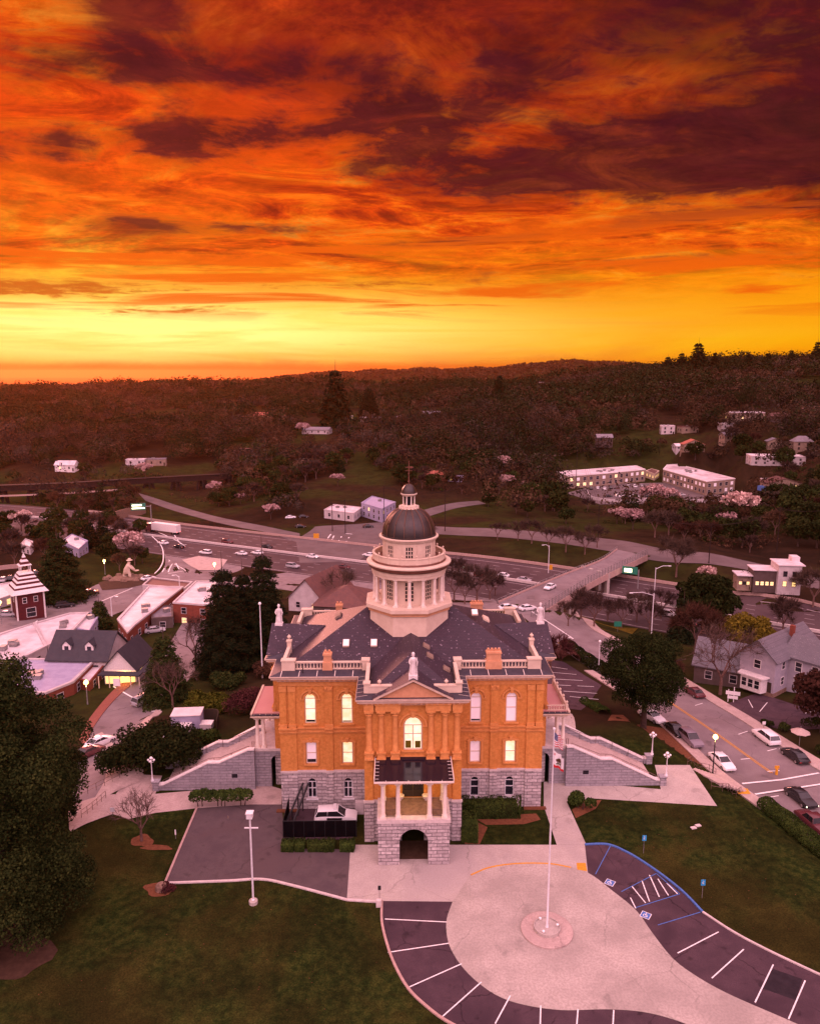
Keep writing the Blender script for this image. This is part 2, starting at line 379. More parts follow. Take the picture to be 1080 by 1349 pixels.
def wear(name, dark=.55, sc=.9):
    m = M[name] if 'M' in globals() else MATS[name]; t = NT(m.node_tree); b = m.node_tree.nodes['Principled BSDF']; src = b.inputs['Base Color'].links[0].from_socket
    tc = t.new('ShaderNodeTexCoord'); v = tc.outputs['Object']
    vo = t.new('ShaderNodeTexVoronoi'); vo.feature = 'DISTANCE_TO_EDGE'; vo.inputs['Scale'].default_value = .16; t.lk(t.vm('ADD', v, t.noise(v, .8, 4, .6, 0, 1)), vo.inputs['Vector'])
    cr = t.m('MULTIPLY', t.mr(vo.outputs['Distance'], .004, .012, 1, 0), t.mr(t.noise(v, .11, 2), .45, .6))
    st = t.m('MULTIPLY', t.mr(t.noise(v, sc, 3, .5, .3), .60, .72), .8)
    f = t.m('MAXIMUM', t.m('MULTIPLY', cr, .9), st)
    bl = t.new('ShaderNodeMix', data_type='RGBA', blend_type='MULTIPLY'); t.lk(f, bl.inputs[0]); t.lk(src, bl.inputs[6]); bl.inputs[7].default_value = (dark, dark, dark, 1)
    t.lk(bl.outputs[2], b.inputs['Base Color'])
def masonry(name, c1, c2, mortar, bw, bh, msize=.02, rough=.85, bump=.5, offx=.5, stain=None):
    m, t, b = newmat(name)
    tc = t.new('ShaderNodeTexCoord'); x, y, z = t.xyz(tc.outputs['Object'])
    v = t.comb(t.m('ADD', x, y), z, 0.0)
    br = t.new('ShaderNodeTexBrick'); t.lk(v, br.inputs['Vector'])
    br.inputs['Scale'].default_value = 1.0; br.inputs['Brick Width'].default_value = bw; br.inputs['Row Height'].default_value = bh
    br.inputs['Mortar Size'].default_value = msize; br.inputs['Mortar Smooth'].default_value = .3; br.offset = offx
    br.inputs['Color1'].default_value = tuple(c1)+(1,); br.inputs['Color2'].default_value = tuple(c2)+(1,); br.inputs['Mortar'].default_value = tuple(mortar)+(1,)
    n = t.noise(tc.outputs['Object'], 3.0, 6, .6); col = t.mix(t.mr(n, .36, .66, 0, .6), br.outputs[0], tuple(q*.68 for q in c1)+(1,))
    n2 = t.noise(tc.outputs['Object'], .45, 4, .6); col = t.mix(t.mr(n2, .45, .75, 0, .4), col, tuple(stain or (q*1.15 for q in c2))+(1,))
    t.lk(col, b.inputs['Base Color']); b.inputs['Roughness'].default_value = .9; b.inputs['Specular IOR Level'].default_value = .045
    h = t.m('ADD', t.m('MULTIPLY', br.outputs['Fac'], -1.0), t.m('MULTIPLY', t.noise(tc.outputs['Object'], 5.0, 5, .65), .9))
    bp = t.new('ShaderNodeBump'); bp.inputs['Strength'].default_value = bump; bp.inputs['Distance'].default_value = .11
    t.lk(h, bp.inputs['Height']); t.lk(bp.outputs[0], b.inputs['Normal'])
    return m
def emit(name, col, s):
    m, t, b = newmat(name); b.inputs['Base Color'].default_value = (.6,.6,.6,1)
    b.inputs['Emission Color'].default_value = tuple(col)+(1,); b.inputs['Emission Strength'].default_value = s
    return m
def leafmat(name, c1, c2, scale=.5, trans=0.0, rough=.6):
    m, t, b = newmat(name); g = t.new('ShaderNodeNewGeometry'); tc = t.new('ShaderNodeTexCoord')
    col = t.mix(g.outputs['Random Per Island'], tuple(c1)+(1,), tuple(c2)+(1,))
    col = t.mix(t.mr(t.noise(tc.outputs['Object'], scale, 3, .6), .35, .65, 0, .6), col, tuple(q*.55 for q in c1)+(1,))
    oi = t.new('ShaderNodeObjectInfo'); hs = t.new('ShaderNodeHueSaturation'); t.lk(col, hs.inputs['Color'])
    t.lk(t.mr(oi.outputs['Random'], 0, 1, .75, 1.25, False), hs.inputs['Value']); t.lk(t.mr(oi.outputs['Random'], 0, 1, .485, .515, False), hs.inputs['Hue'])
    t.lk(hs.outputs[0], b.inputs['Base Color']); b.inputs['Roughness'].default_value = .9; b.inputs['Specular IOR Level'].default_value = .04
    if trans: b.inputs['Transmission Weight'].default_value = 0
    return m
M = MATS
surf('asphalt_street', (.19,.15,.155), (.235,.19,.19), .35, .9, .2, fine=9, c3=(.16,.12,.12))
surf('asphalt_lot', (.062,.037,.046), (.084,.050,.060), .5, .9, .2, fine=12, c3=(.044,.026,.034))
surf('asphalt_court', (.085,.062,.066), (.11,.082,.082), .5, .9, .2, fine=12, c3=(.10,.07,.07))
surf('asphalt_freeway', (.058,.036,.040), (.076,.05,.052), .08, .9, .1, c3=(.08,.05,.05))
surf('concrete', (.40,.345,.31), (.465,.405,.36), .5, .85, .15, fine=6, c3=(.37,.32,.30))
surf('concrete_plaza', (.33,.285,.25), (.47,.41,.36), .16, .85, .15, fine=5, c3=(.27,.21,.19), detail=9)
surf('kerb_concrete', (.58,.50,.48), (.48,.41,.39), 2, .8)
surf('kerb_warm', (.44,.30,.26), (.36,.24,.21), 2, .8)
surf('sidewalk_pink', (.41,.31,.28), (.48,.37,.33), .8, .85, .1, fine=5)
surf('paint_white', (.80,.78,.76), (.66,.62,.6), 5, .7)
surf('paint_yellow', (.62,.30,.02), (.5,.22,.02), 5, .7)
surf('paint_blue', (.07,.17,.44), (.06,.12,.34), 5, .7)
surf('brick_pavers', (.24,.085,.06), (.2,.07,.055), 3, .85, .1)
masonry('brick_orange', (.58,.235,.056), (.68,.285,.078), (.46,.21,.075), .24, .085, .012, .85, .25, stain=(.44,.16,.04))
masonry('granite_block', (.36,.31,.31), (.62,.55,.54), (.17,.145,.15), 1.15, .40, .035, .9, 1.0, stain=(.42,.34,.33))
masonry('granite_stair', (.28,.26,.28), (.36,.33,.35), (.15,.13,.14), 1.5, .36, .025, .9, .7)
surf('trim_orange', (.60,.265,.085), (.50,.21,.065), 2.5, .8, .2)
surf('trim_terracotta', (.60,.31,.17), (.52,.26,.14), 1.5, .8, .2)
surf('cream_paint', (.62,.49,.38), (.56,.43,.33), 1.2, .6)
surf('column_white', (.74,.64,.56), (.66,.56,.48), 2, .6)
surf('cornice_cream', (.62,.47,.37), (.54,.40,.31), 1.5, .6)
surf('cornice_brown', (.17,.062,.04), (.13,.045,.03), 1.5, .5)
surf('copper_dome', (.030,.022,.021), (.050,.033,.028), 1.0, .38, .1, metal=.3, spec=.5, c3=(.03,.02,.018))
surf('lead_gutter', (.045,.04,.055), (.06,.05,.065), 1.5, .45, metal=.3)
surf('porch_metal', (.022,.018,.036), (.030,.024,.044), .6, .13, metal=.6, spec=.6)
surf('roof_pink', (.46,.23,.21), (.45,.21,.20), .6, .7)
surf('statue_white', (.72,.66,.64), (.6,.54,.52), 4, .6, .2)
def shingle(name, c1, c2, sp):
    m, t, b = newmat(name); tc = t.new('ShaderNodeTexCoord'); v = tc.outputs['Object']
    br = t.new('ShaderNodeTexBrick'); x, y, z = t.xyz(v); t.lk(t.comb(t.m('ADD', x, t.m('MULTIPLY', y, .0)), t.m('MULTIPLY', z, 1.0), 0.0), br.inputs['Vector'])
    br.inputs['Scale'].default_value = 1; br.inputs['Brick Width'].default_value = .42; br.inputs['Row Height'].default_value = .11; br.inputs['Mortar Size'].default_value = .012
    br.inputs['Color1'].default_value = tuple(c1)+(1,); br.inputs['Color2'].default_value = tuple(c2)+(1,); br.inputs['Mortar'].default_value = tuple(q*.5 for q in c1)+(1,)
    vo = t.new('ShaderNodeTexVoronoi'); vo.inputs['Scale'].default_value = 2.3; t.lk(v, vo.inputs['Vector'])
    spk = t.m('MULTIPLY', t.mr(vo.outputs['Distance'], .10, .27, 1, 0), t.mr(t.noise(v, 3.1, 2), .40, .60))
    col = t.mix(t.mr(t.noise(v, .7, 5, .65), .3, .7, 0, .5), br.outputs[0], tuple(q*.7 for q in c1)+(1,))
    col = t.mix(t.m('MULTIPLY', spk, .8), col, tuple(sp)+(1,))
    t.lk(col, b.inputs['Base Color']); b.inputs['Roughness'].default_value = .55; b.inputs['Specular IOR Level'].default_value = .28; b.inputs['Coat Weight'].default_value = 0
    bp = t.new('ShaderNodeBump'); bp.inputs['Strength'].default_value = .5; bp.inputs['Distance'].default_value = .03
    t.lk(t.noise(v, 9, 3, .7), bp.inputs['Height']); t.lk(bp.outputs[0], b.inputs['Normal'])
shingle('slate', (.038,.024,.036), (.054,.032,.046), (.30,.24,.28))
shingle('slate_grey', (.12,.11,.125), (.15,.135,.15), (.22,.2,.2))
surf('metal_pole', (.80,.78,.80), (.7,.68,.7), 3, .4, metal=.2)
surf('metal_black', (.012,.011,.013), (.02,.018,.02), 3, .5)
surf('metal_grey', (.28,.26,.26), (.2,.18,.18), 3, .5, metal=.4)
surf('handrail', (.16,.10,.08), (.11,.07,.06), 3, .5, metal=.3)
surf('fence_screen', (.004,.003,.004), (.007,.005,.006), 1.2, .9, spec=.02)
surf('white_wall', (.50,.44,.44), (.42,.36,.36), .7, .75)
surf('white_roof', (.64,.57,.58), (.50,.43,.44), .35, .6, c3=(.36,.28,.29))
surf('lavender_wall', (.34,.31,.42), (.29,.26,.37), .8, .75)
surf('beige_wall', (.28,.20,.15), (.22,.155,.12), .8, .8)
surf('dark_wall', (.10,.07,.065), (.08,.055,.05), .8, .8)
surf('grey_wall', (.36,.32,.36), (.30,.27,.31), .8, .8)
surf('red_brick', (.20,.052,.035), (.16,.045,.03), 1.5, .85)
surf('barn_red', (.085,.010,.012), (.065,.008,.010), 2, .7)
surf('dark_roof', (.026,.024,.032), (.036,.032,.04), 1, .6)
surf('brown_roof', (.13,.055,.045), (.10,.045,.04), 1, .7)
surf('red_roof', (.38,.11,.07), (.30,.09,.06), 1, .7)
surf('grey_roof', (.20,.17,.19), (.15,.13,.145), 1, .7)
surf('wood_brown', (.16,.08,.05), (.10,.05,.035), 3, .8)
surf('timber_dark', (.026,.015,.013), (.018,.011,.010), 1, .9)
surf('bark', (.075,.045,.036), (.045,.027,.022), 3, .9)
surf('bark_pale', (.16,.09,.075), (.10,.055,.045), 3, .9)
surf('mulch', (.16,.062,.03), (.12,.045,.022), 3, .95, .3)
surf('soil', (.07,.038,.024), (.05,.026,.017), 1.5, .95)
surf('rock_wall', (.24,.15,.11), (.16,.10,.075), 3, .9, .5)
surf('blue_sign', (.03,.30,.60), (.03,.26,.52), 3, .5)
surf('sign_white', (.75,.72,.72), (.7,.66,.66), 3, .5)
surf('sign_green', (.02,.20,.12), (.02,.16,.1), 3, .5)
surf('tyre', (.014,.012,.012), (.02,.018,.018), 3, .8)
surf('rim', (.45,.43,.43), (.35,.33,.33), 3, .35, metal=.7)
surf('window_dark', (.012,.012,.018), (.02,.018,.024), .8, .12, spec=.6)
surf('car_glass', (.012,.011,.014), (.02,.018,.02), 1, .08, spec=.7)
for nm, c in (('car_white', (.74,.72,.73)), ('car_black', (.012,.011,.013)), ('car_silver', (.36,.34,.36)), ('car_red', (.30,.02,.02)), ('car_mauve', (.20,.16,.19)), ('car_maroon', (.10,.025,.03)), ('car_blue', (.05,.07,.14))):
    surf(nm, c, tuple(q*.93 for q in c), 1, .25, spec=.6)
emit('window_lit', (1.0,.80,.34), 1.0)
def interior(name, c1, c2, s_):
    m = M[name]; t = NT(m.node_tree); b = m.node_tree.nodes['Principled BSDF']; tc = t.new('ShaderNodeTexCoord'); mp = t.new('ShaderNodeMapping'); t.lk(tc.outputs['Object'], mp.inputs[0]); mp.inputs['Scale'].default_value = (.9, .9, 1.6)
    n = t.noise(mp.outputs[0], 1.3, 4, .6); t.lk(t.mix(t.mr(n, .35, .65), c1+(1,), c2+(1,)), b.inputs['Emission Color']); b.inputs['Emission Strength'].default_value = s_
interior('window_lit', (1.0,.84,.50), (1.0,.62,.20), .88)
emit('window_lit_cool', (1.0,.66,.62), .62)
emit('window_glow', (1.0,.58,.12), 1.3)
emit('lamp_lit', (1.0,.55,.10), 9.0)
emit('lamp_white', (1.0,.85,.45), 5.0)
emit('headlight_lit', (1.0,.88,.6), 4.0)
emit('tail_lit', (1.0,.04,.02), 2.0)
surf('globe', (.82,.78,.78), (.8,.76,.76), 1, .3)
surf('flag_cloth', (.75,.72,.72), (.7,.66,.66), 3, .8)
for n_, d_, c_ in (('asphalt_lot',.5,.7),('asphalt_court',.6,.5),('asphalt_street',.6,.4),('asphalt_freeway',.75,.12),('concrete_plaza',.72,.35),('concrete',.72,.35),('sidewalk_pink',.75,.5)): wear(n_, d_, c_)
# leafy
leafmat('leaf_dark', (0.01361,0.02046,0.005544), (0.04641,0.05115,0.01232), .6)
leafmat('leaf_magnolia', (0.009996,0.0153,0.004284), (0.03213,0.03978,0.009996), .6)
leafmat('leaf_conifer', (0.00663,0.01142,0.004641), (0.02254,0.0257,0.008619), .5)
leafmat('leaf_hedge', (0.0204,0.03468,0.00816), (0.0561,0.0765,0.01428), .8)
leafmat('leaf_bright', (0.049,0.063,0.0084), (0.119,0.119,0.014), .8)
leafmat('leaf_yellow', (0.072,0.051,0.0072), (0.144,0.096,0.012), .8)
leafmat('leaf_plum', (0.06,0.018,0.018), (0.114,0.042,0.036), .8)
leafmat('twig_brown', (0.04442,0.0257,0.0204), (0.0836,0.05202,0.04145), .5)
leafmat('twig_rust', (0.0513,0.02327,0.01536), (0.0969,0.04594,0.02688), .5)
leafmat('leaf_blossom', (0.3737,0.2031,0.195), (0.585,0.4062,0.3737), .8)

def woodmat(name, c1, c2, c3):
    m, t, b = newmat(name); g = t.new('ShaderNodeNewGeometry'); v = g.outputs['Position']
    col = t.ramp(t.noise(v, .085, 3, .6), [(.32, c1+(1,)), (.5, c2+(1,)), (.66, c3+(1,))])
    col = t.mix(t.mr(t.noise(v, .011, 3, .5), .4, .6, 0, .55), col, tuple(q*.55 for q in c2)+(1,))
    col = t.mix(t.m('MULTIPLY', g.outputs['Random Per Island'], .45), col, tuple(q*.45 for q in c1)+(1,))
    t.lk(col, b.inputs['Base Color']); b.inputs['Roughness'].default_value = 1; b.inputs['Specular IOR Level'].default_value = 0
woodmat('wood_rust', (.030,.017,.010), (.066,.037,.021), (.120,.068,.040))
woodmat('wood_brown', (.024,.017,.012), (.054,.038,.029), (.100,.072,.054))
woodmat('wood_green', (.012,.015,.006), (.024,.028,.011), (.042,.042,.017))
# ground: lawn near, rough grass and leaf litter farther off
def make_ground_mat():
    m, t, b = newmat('ground_cover'); g = t.new('ShaderNodeNewGeometry'); v = g.outputs['Position']; x, y, z = t.xyz(v)
    a = t.noise(v, .05, 6, .65, .4); c = t.noise(v, 1.2, 5, .7); f = t.noise(v, 6.0, 3, .7)
    lawn = t.ramp(c, [(.36, (.011,.020,.005,1)), (.48, (.023,.036,.008,1)), (.6, (.046,.056,.012,1))])
    lawn = t.mix(t.mr(a, .47, .62, 0, .7), lawn, (.060,.046,.012,1))
    lawn = t.mix(t.mr(t.noise(v, .16, 4, .6), .35, .6, .0, .55), lawn, (.012,.011,.004,1))
    lawn = t.mix(t.mr(f, .35, .65, 0, .55), lawn, (.007,.008,.003,1))
    a2 = t.noise(v, .012, 6, .6, .5); c2 = t.noise(v, .22, 5, .65)
    far = t.ramp(a2, [(.30, (.018,.024,.006,1)), (.44, (.034,.034,.010,1)), (.52, (.034,.019,.011,1)), (.62, (.022,.013,.009,1)), (.72, (.045,.024,.015,1))])
    far = t.mix(t.mr(c2, .35, .7, 0, .6), far, (.014,.010,.006,1))
    col = t.mix(t.mr(y, 96, 104), lawn, far)
    t.lk(col, b.inputs['Base Color']); b.inputs['Roughness'].default_value = 1.0; b.inputs['Specular IOR Level'].default_value = .0
    bp = t.new('ShaderNodeBump'); bp.inputs['Strength'].default_value = .6; bp.inputs['Distance'].default_value = .08
    t.lk(f, bp.inputs['Height']); t.lk(bp.outputs[0], b.inputs['Normal'])
make_ground_mat()

# ---------------------------------------------------------------- ground sheet
def make_ground():
    rows = [30.0]
    while rows[-1] < 480: rows.append(rows[-1]*1.0115)
    while rows[-1] < 40000: rows.append(rows[-1]*1.03)
    us = np.linspace(-1.05, 1.05, 331); r = np.array(rows)
    X = us[None,:]*r[:,None]; Y = np.repeat(r[:,None]-80, us.size, 1); Z = tz(X, Y)
    nR, nC = X.shape
    V = np.stack([X, Y, Z], -1).reshape(-1, 3)
    i = (np.arange(nR-1)[:,None]*nC + np.arange(nC-1)[None,:]).ravel()
    Fc = np.stack([i, i+1, i+nC+1, i+nC], -1)
    me = bpy.data.meshes.new('ground'); me.vertices.add(len(V)); me.vertices.foreach_set('co', V.ravel())
    me.loops.add(Fc.size); me.loops.foreach_set('vertex_index', Fc.ravel().astype(np.int32))
    me.polygons.add(len(Fc)); me.polygons.foreach_set('loop_start', np.arange(0, Fc.size, 4, dtype=np.int32))
    me.update(calc_edges=True); me.polygons.foreach_set('use_smooth', np.ones(len(Fc), bool)); me.materials.append(M['ground_cover'])
    o = bpy.data.objects.new('ground', me); COL.objects.link(o); tag(o, 'lawn and wooded hills running out to the horizon', 'ground', kind='structure')
make_ground()

# ---------------------------------------------------------------- draped sheets
def catmull(pts, n):
    pts = [np.array(p, float) for p in pts]
    if len(pts) == 2: return [tuple(pts[0]+(pts[1]-pts[0])*i/n) for i in range(n+1)]
    d = [0]
    for a, b in zip(pts[:-1], pts[1:]): d.append(d[-1]+math.hypot(*(b-a)[:2])**.5)
    ex = [2*pts[0]-pts[1]] + pts + [2*pts[-1]-pts[-2]]
    out = []; seg = len(pts)-1
    for i in range(n+1):
        s = d[-1]*i/n; k = min(max(np.searchsorted(d, s, 'right')-1, 0), seg-1)
        t = (s-d[k])/(d[k+1]-d[k]+1e-9); p0, p1, p2, p3 = ex[k], ex[k+1], ex[k+2], ex[k+3]
        out.append(tuple(.5*((2*p1)+(-p0+p2)*t+(2*p0-5*p1+4*p2-p3)*t*t+(-p0+3*p1-3*p2+p3)*t**3)))
    return out
def resamp(pts, n, smooth=True):
    c = catmull(pts, n*6) if smooth else None
    if not smooth:
        c = []
        for a, b in zip(pts[:-1], pts[1:]): c += [tuple(np.array(a)+(np.array(b)-np.array(a))*i/20) for i in range(20)]
        c.append(tuple(pts[-1]))
    c = np.array(c); s = np.concatenate([[0], np.cumsum(np.hypot(*(c[1:,:2]-c[:-1,:2]).T))])
    q = np.linspace(0, s[-1], n+1)
    return [tuple(np.interp(q, s, c[:,k]) for k in range(c.shape[1])) for c in [c]][0] if False else np.stack([np.interp(q, s, c[:,k]) for k in range(c.shape[1])], -1)
def strip(name, L, Rr, off, mat, n=60, m=6, zfun=None, thick=0.0, label=None, kind='structure', parent=None, smooth=True):
    A = resamp([p[:2] for p in L], n, smooth); B = resamp([p[:2] for p in Rr], n, smooth)
    mb = MB(); w = m+1
    W = np.linspace(0, 1, w)
    X = A[:,None,0]*(1-W)+B[:,None,0]*W; Y = A[:,None,1]*(1-W)+B[:,None,1]*W
    Z = (tz(X, Y) if zfun is None else zfun(X, Y))+off
    V = np.stack([X, Y, Z], -1).reshape(-1, 3)
    fs = [(i*w+j, i*w+j+1, (i+1)*w+j+1, (i+1)*w+j) for i in range(n) for j in range(m)]
    mb.add([tuple(v) for v in V], fs)
    if thick:
        for j in (0, m):
            e = [tuple(V[i*w+j]) for i in range(n+1)]; lo = [(p[0], p[1], p[2]-thick) for p in e]
            mb.add(e+lo, [(i, i+1, n+2+i, n+1+i) for i in range(n)])
        for i in (0, n):
            e = [tuple(V[i*w+j]) for j in range(w)]; lo = [(p[0], p[1], p[2]-thick) for p in e]
            mb.add(e+lo, [(j, j+1, w+j+1, w+j) for j in range(m)])
    o = mb.build(name, mat, parent, flip=False)
    me = o.data
    nz = [p.normal.z for p in me.polygons[:20]]
    if sum(nz) < 0: me.flip_normals()
    if kind: tag(o, label, None, kind=kind)
    return o
def line(name, pts, width, off, mat, n=40, kind='structure', parent=None, smooth=True, dash=None, mb=None, zfun=None):
    A = resamp([p[:2] for p in pts], n, smooth); own = mb is None
    if own: mb = MB()
    d = np.gradient(A, axis=0); d /= np.linalg.norm(d, axis=1)[:,None]; nn = np.stack([-d[:,1], d[:,0]], -1)*width/2
    Lp, Rp = A+nn, A-nn
    zL = (tz(Lp[:,0], Lp[:,1]) if zfun is None else zfun(Lp[:,0], Lp[:,1]))+off; zR = (tz(Rp[:,0], Rp[:,1]) if zfun is None else zfun(Rp[:,0], Rp[:,1]))+off
    vs = [(Rp[i,0], Rp[i,1], zR[i]) for i in range(n+1)] + [(Lp[i,0], Lp[i,1], zL[i]) for i in range(n+1)]
    fs = [(i, i+1, n+2+i, n+1+i) for i in range(n)]
    if dash: fs = [f for i, f in enumerate(fs) if (i % dash[1]) < dash[0]]
    mb.add(vs, fs)
    if own:
        o = mb.build(name, mat, parent, flip=False)
        if kind: tag(o, kind=kind)
        return o
def poly(name, pts, off, mat, grid=None, thick=0.0, label=None, kind='structure', flat=None):
    bm = bmesh.new(); vs = [bm.verts.new((p[0], p[1], 0)) for p in pts]; f = bm.faces.new(vs)
    if f.normal.z < 0 or True:
        bm.normal_update()
        if f.normal.z < 0: f.normal_flip()
    bmesh.ops.triangulate(bm, faces=bm.faces[:])
    if grid:
        xs = [p[0] for p in pts]; ys = [p[1] for p in pts]
        for ax, (lo, hi) in ((0, (min(xs), max(xs))), (1, (min(ys), max(ys)))):
            k = math.ceil(lo/grid)*grid
            while k < hi:
                bmesh.ops.bisect_plane(bm, geom=bm.verts[:]+bm.edges[:]+bm.faces[:], plane_co=(k,0,0) if ax == 0 else (0,k,0), plane_no=(1,0,0) if ax == 0 else (0,1,0)); k += grid
    if thick:
        r = bmesh.ops.extrude_face_region(bm, geom=bm.faces[:])
        top = [v for v in r['geom'] if isinstance(v, bmesh.types.BMVert)]; tops = set(top)
    X = np.array([v.co.x for v in bm.verts]); Y = np.array([v.co.y for v in bm.verts])
    Z = (np.full(X.shape, flat) if flat is not None else tz(X, Y))+off
    for v, z in zip(bm.verts, Z): v.co.z = z - (thick if (thick and v not in tops) else 0)
    if thick: bmesh.ops.recalc_face_normals(bm, faces=bm.faces)
    me = bpy.data.meshes.new(name); bm.to_mesh(me); bm.free(); me.materials.append(mat)
    o = bpy.data.objects.new(name, me); COL.objects.link(o)
    if kind: tag(o, label, None, kind=kind)
    return o
Gs = lambda *a: [G(*p) for p in a]
Ps = lambda *a: [P(*p) for p in a]
def closed(pts, n):                                 # smooth closed outline
    c = catmull(list(pts)+[pts[0], pts[1], pts[2]], n*2)
    c = np.array(c); s = np.concatenate([[0], np.cumsum(np.hypot(*(c[1:,:2]-c[:-1,:2]).T))])
    return c

# ---- forecourt, traced on the level plateau
poly('plaza_pavement', Ps((462,1113),(497,1113),(660,1113),(770,1113),(774,1150),(640,1215),(596,1188),(500,1187),(457,1185)), .015, M['concrete'], label='concrete plaza in front of the courthouse')
ring_in = Ps((596,1188),(588,1213),(590,1240),(602,1265),(624,1290),(655,1312),(690,1324),(740,1331),(800,1330),(850,1334),(900,1348),(960,1375),(1050,1420))
ring_out = Ps((503,1187),(503,1215),(510,1245),(520,1272),(537,1302),(560,1325),(590,1347),(640,1370),(700,1385),(770,1390),(830,1395),(880,1408),(1000,1450))
drive_R = Ps((620,1152),(645,1142),(680,1137),(720,1137),(770,1148),(808,1175),(838,1200),(858,1228),(885,1262),(915,1285),(960,1310),(1040,1345),(1140,1390))
circ = list(resamp(ring_in, 60)[:,:2]) + list(resamp(drive_R, 60)[::-1,:2])
poly('circle_drive', [tuple(p) for p in circ] , .024, M['concrete_plaza'], label='round concrete drive with driveway running off')
strip('parking_lot', ring_out, ring_in, .012, M['asphalt_lot'], n=70, m=3, label='dark curved parking strip left of the circle')
pkR_out = Ps((770,1113),(800,1113),(825,1123),(850,1138),(878,1158),(902,1178),(925,1202),(965,1228),(1010,1252),(1080,1285),(1180,1330))
pkR_in = Ps((774,1150),(790,1161),(808,1175),(838,1200),(858,1228),(885,1262),(915,1285),(960,1310),(1040,1345),(1140,1390),(1180,1410))
strip('parking_lot', pkR_out, pkR_in, .012, M['asphalt_lot'], n=70, m=4, label='dark curved parking strip right of the circle')
def kerb(name, pts, mat, w=.18, h=.13, n=60, smooth=True, label=None):
    A = resamp([p[:2] for p in pts], n, smooth); d = np.gradient(A, axis=0); d /= np.linalg.norm(d, axis=1)[:,None]; nn = np.stack([-d[:,1], d[:,0]], -1)*w/2
    return strip(name, [tuple(p) for p in A+nn], [tuple(p) for p in A-nn], h, mat, n=n, m=1, thick=h+.1, label=label, smooth=False)
kerb('kerb', ring_out, M['kerb_warm'], w=.22); kerb('kerb', pkR_out[:7], M['paint_blue'], w=.2, h=.14); kerb('kerb', pkR_out[6:], M['kerb_concrete'])
kerb('kerb', Ps((620,1153),(645,1143),(680,1138),(722,1138),(752,1143)), M['paint_yellow'], w=.16, h=.05)
poly('tactile_pad', Ps((759,1137),(771,1137),(773,1148),(760,1146)), .03, M['paint_yellow'])
# stall lines
mk = MB()
def seg(mb, a, b, w=.11, off=.035, z=None):
    a = Vector(a[:2]); b = Vector(b[:2]); d = (b-a).normalized(); nn = Vector((-d.y, d.x))*w/2
    q = [a-nn, b-nn, b+nn, a+nn]; n = max(1, int((b-a).length/6))
    for i in range(n):
        p = [a-nn+(b-a)*i/n, a-nn+(b-a)*(i+1)/n, a+nn+(b-a)*(i+1)/n, a+nn+(b-a)*i/n]
        zz = [T(v.x, v.y)+off if z is None else z+off for v in p]
        mb.add([(v.x, v.y, h) for v, h in zip(p, zz)], [(0,1,2,3)])
for a, b in [((507,1211),(588,1215)),((511,1255),(591,1243)),((536,1302),(608,1270)),((580,1342),(634,1294)),((652,1349),(672,1312)),((711,1362),(712,1325)),((758,1368),(761,1330)),((806,1372),(808,1331)),
             ((892,1256),(946,1228)),((937,1289),(979,1251)),((994,1321),(1018,1271)),((1038,1343),(1060,1292)),
             ((830,1183),(837,1197)),((832,1168),(850,1190)),((845,1160),(855,1188)),((855,1153),(868,1182)),((866,1158),(880,1180)),((878,1164),(892,1178))]:
    seg(mk, P(*a), P(*b))
o = mk.build('stall_markings', M['paint_white'], flip=False); tag(o, kind='structure')
mk = MB()
for a, b in [((804,1114),(784,1152)),((818,1175),(864,1151)),((837,1196),(895,1178)),((864,1151),(895,1178)),((866,1219),(922,1202))]: seg(mk, P(*a), P(*b), .085)
o = mk.build('accessible_markings', M['paint_blue'], flip=False); tag(o, kind='structure')
def wheel_symbol(px, py):
    c = Vector(P(px, py)[:2]); mb = MB()
    mb.M = Matrix.Translation((c.x, c.y, .03)) @ Matrix.Rotation(R(-35), 4, 'Z') @ Matrix.Scale(.72, 4, (1,0,0)) @ Matrix.Scale(.72, 4, (0,1,0))
    mb.box(-.62, .62, -.62, .62, 0, .006); o = mb.build('accessible_symbol', M['paint_white']); tag(o, kind='structure')
    m2 = MB(); m2.M = mb.M @ Matrix.Translation((0, 0, .007)); m2.box(-.54, .54, -.54, .54, 0, .005)
    o2 = m2.build('symbol_ground', M['paint_blue']); o2.parent = o
    m3 = MB(); m3.M = mb.M @ Matrix.Translation((0, 0, .013))
    for i in range(12):
        a = R(100+i*20); b = R(100+(i+1)*20); q = [(.30*math.cos(a)-.03, .30*math.sin(a)-.1), (.22*math.cos(a)-.03, .22*math.sin(a)-.1), (.22*math.cos(b)-.03, .22*math.sin(b)-.1), (.30*math.cos(b)-.03, .30*math.sin(b)-.1)]
        m3.prism(q, 0, .004)
    m3.box(-.07, .01, -.08, .26, 0, .004); m3.box(.01, .24, -.05, .02, 0, .005); m3.box(.2, .27, -.34, -.03, 0, .004); m3.box(.01, .18, .1, .16, 0, .004)
    m3.lathe([(.08, 0), (.08, .004)], 12, -.03, .4); o3 = m3.build('symbol_figure', M['paint_white']); o3.parent = o
wheel_symbol(803, 1163); wheel_symbol(850, 1206)
poly('asphalt_patch', Ps((1003,1302),(1016,1276),(1056,1290),(1048,1318)), .02, M['window_dark'] if False else surf('asphalt_patch', (.022,.016,.02), (.03,.022,.027), 1.5, .95))
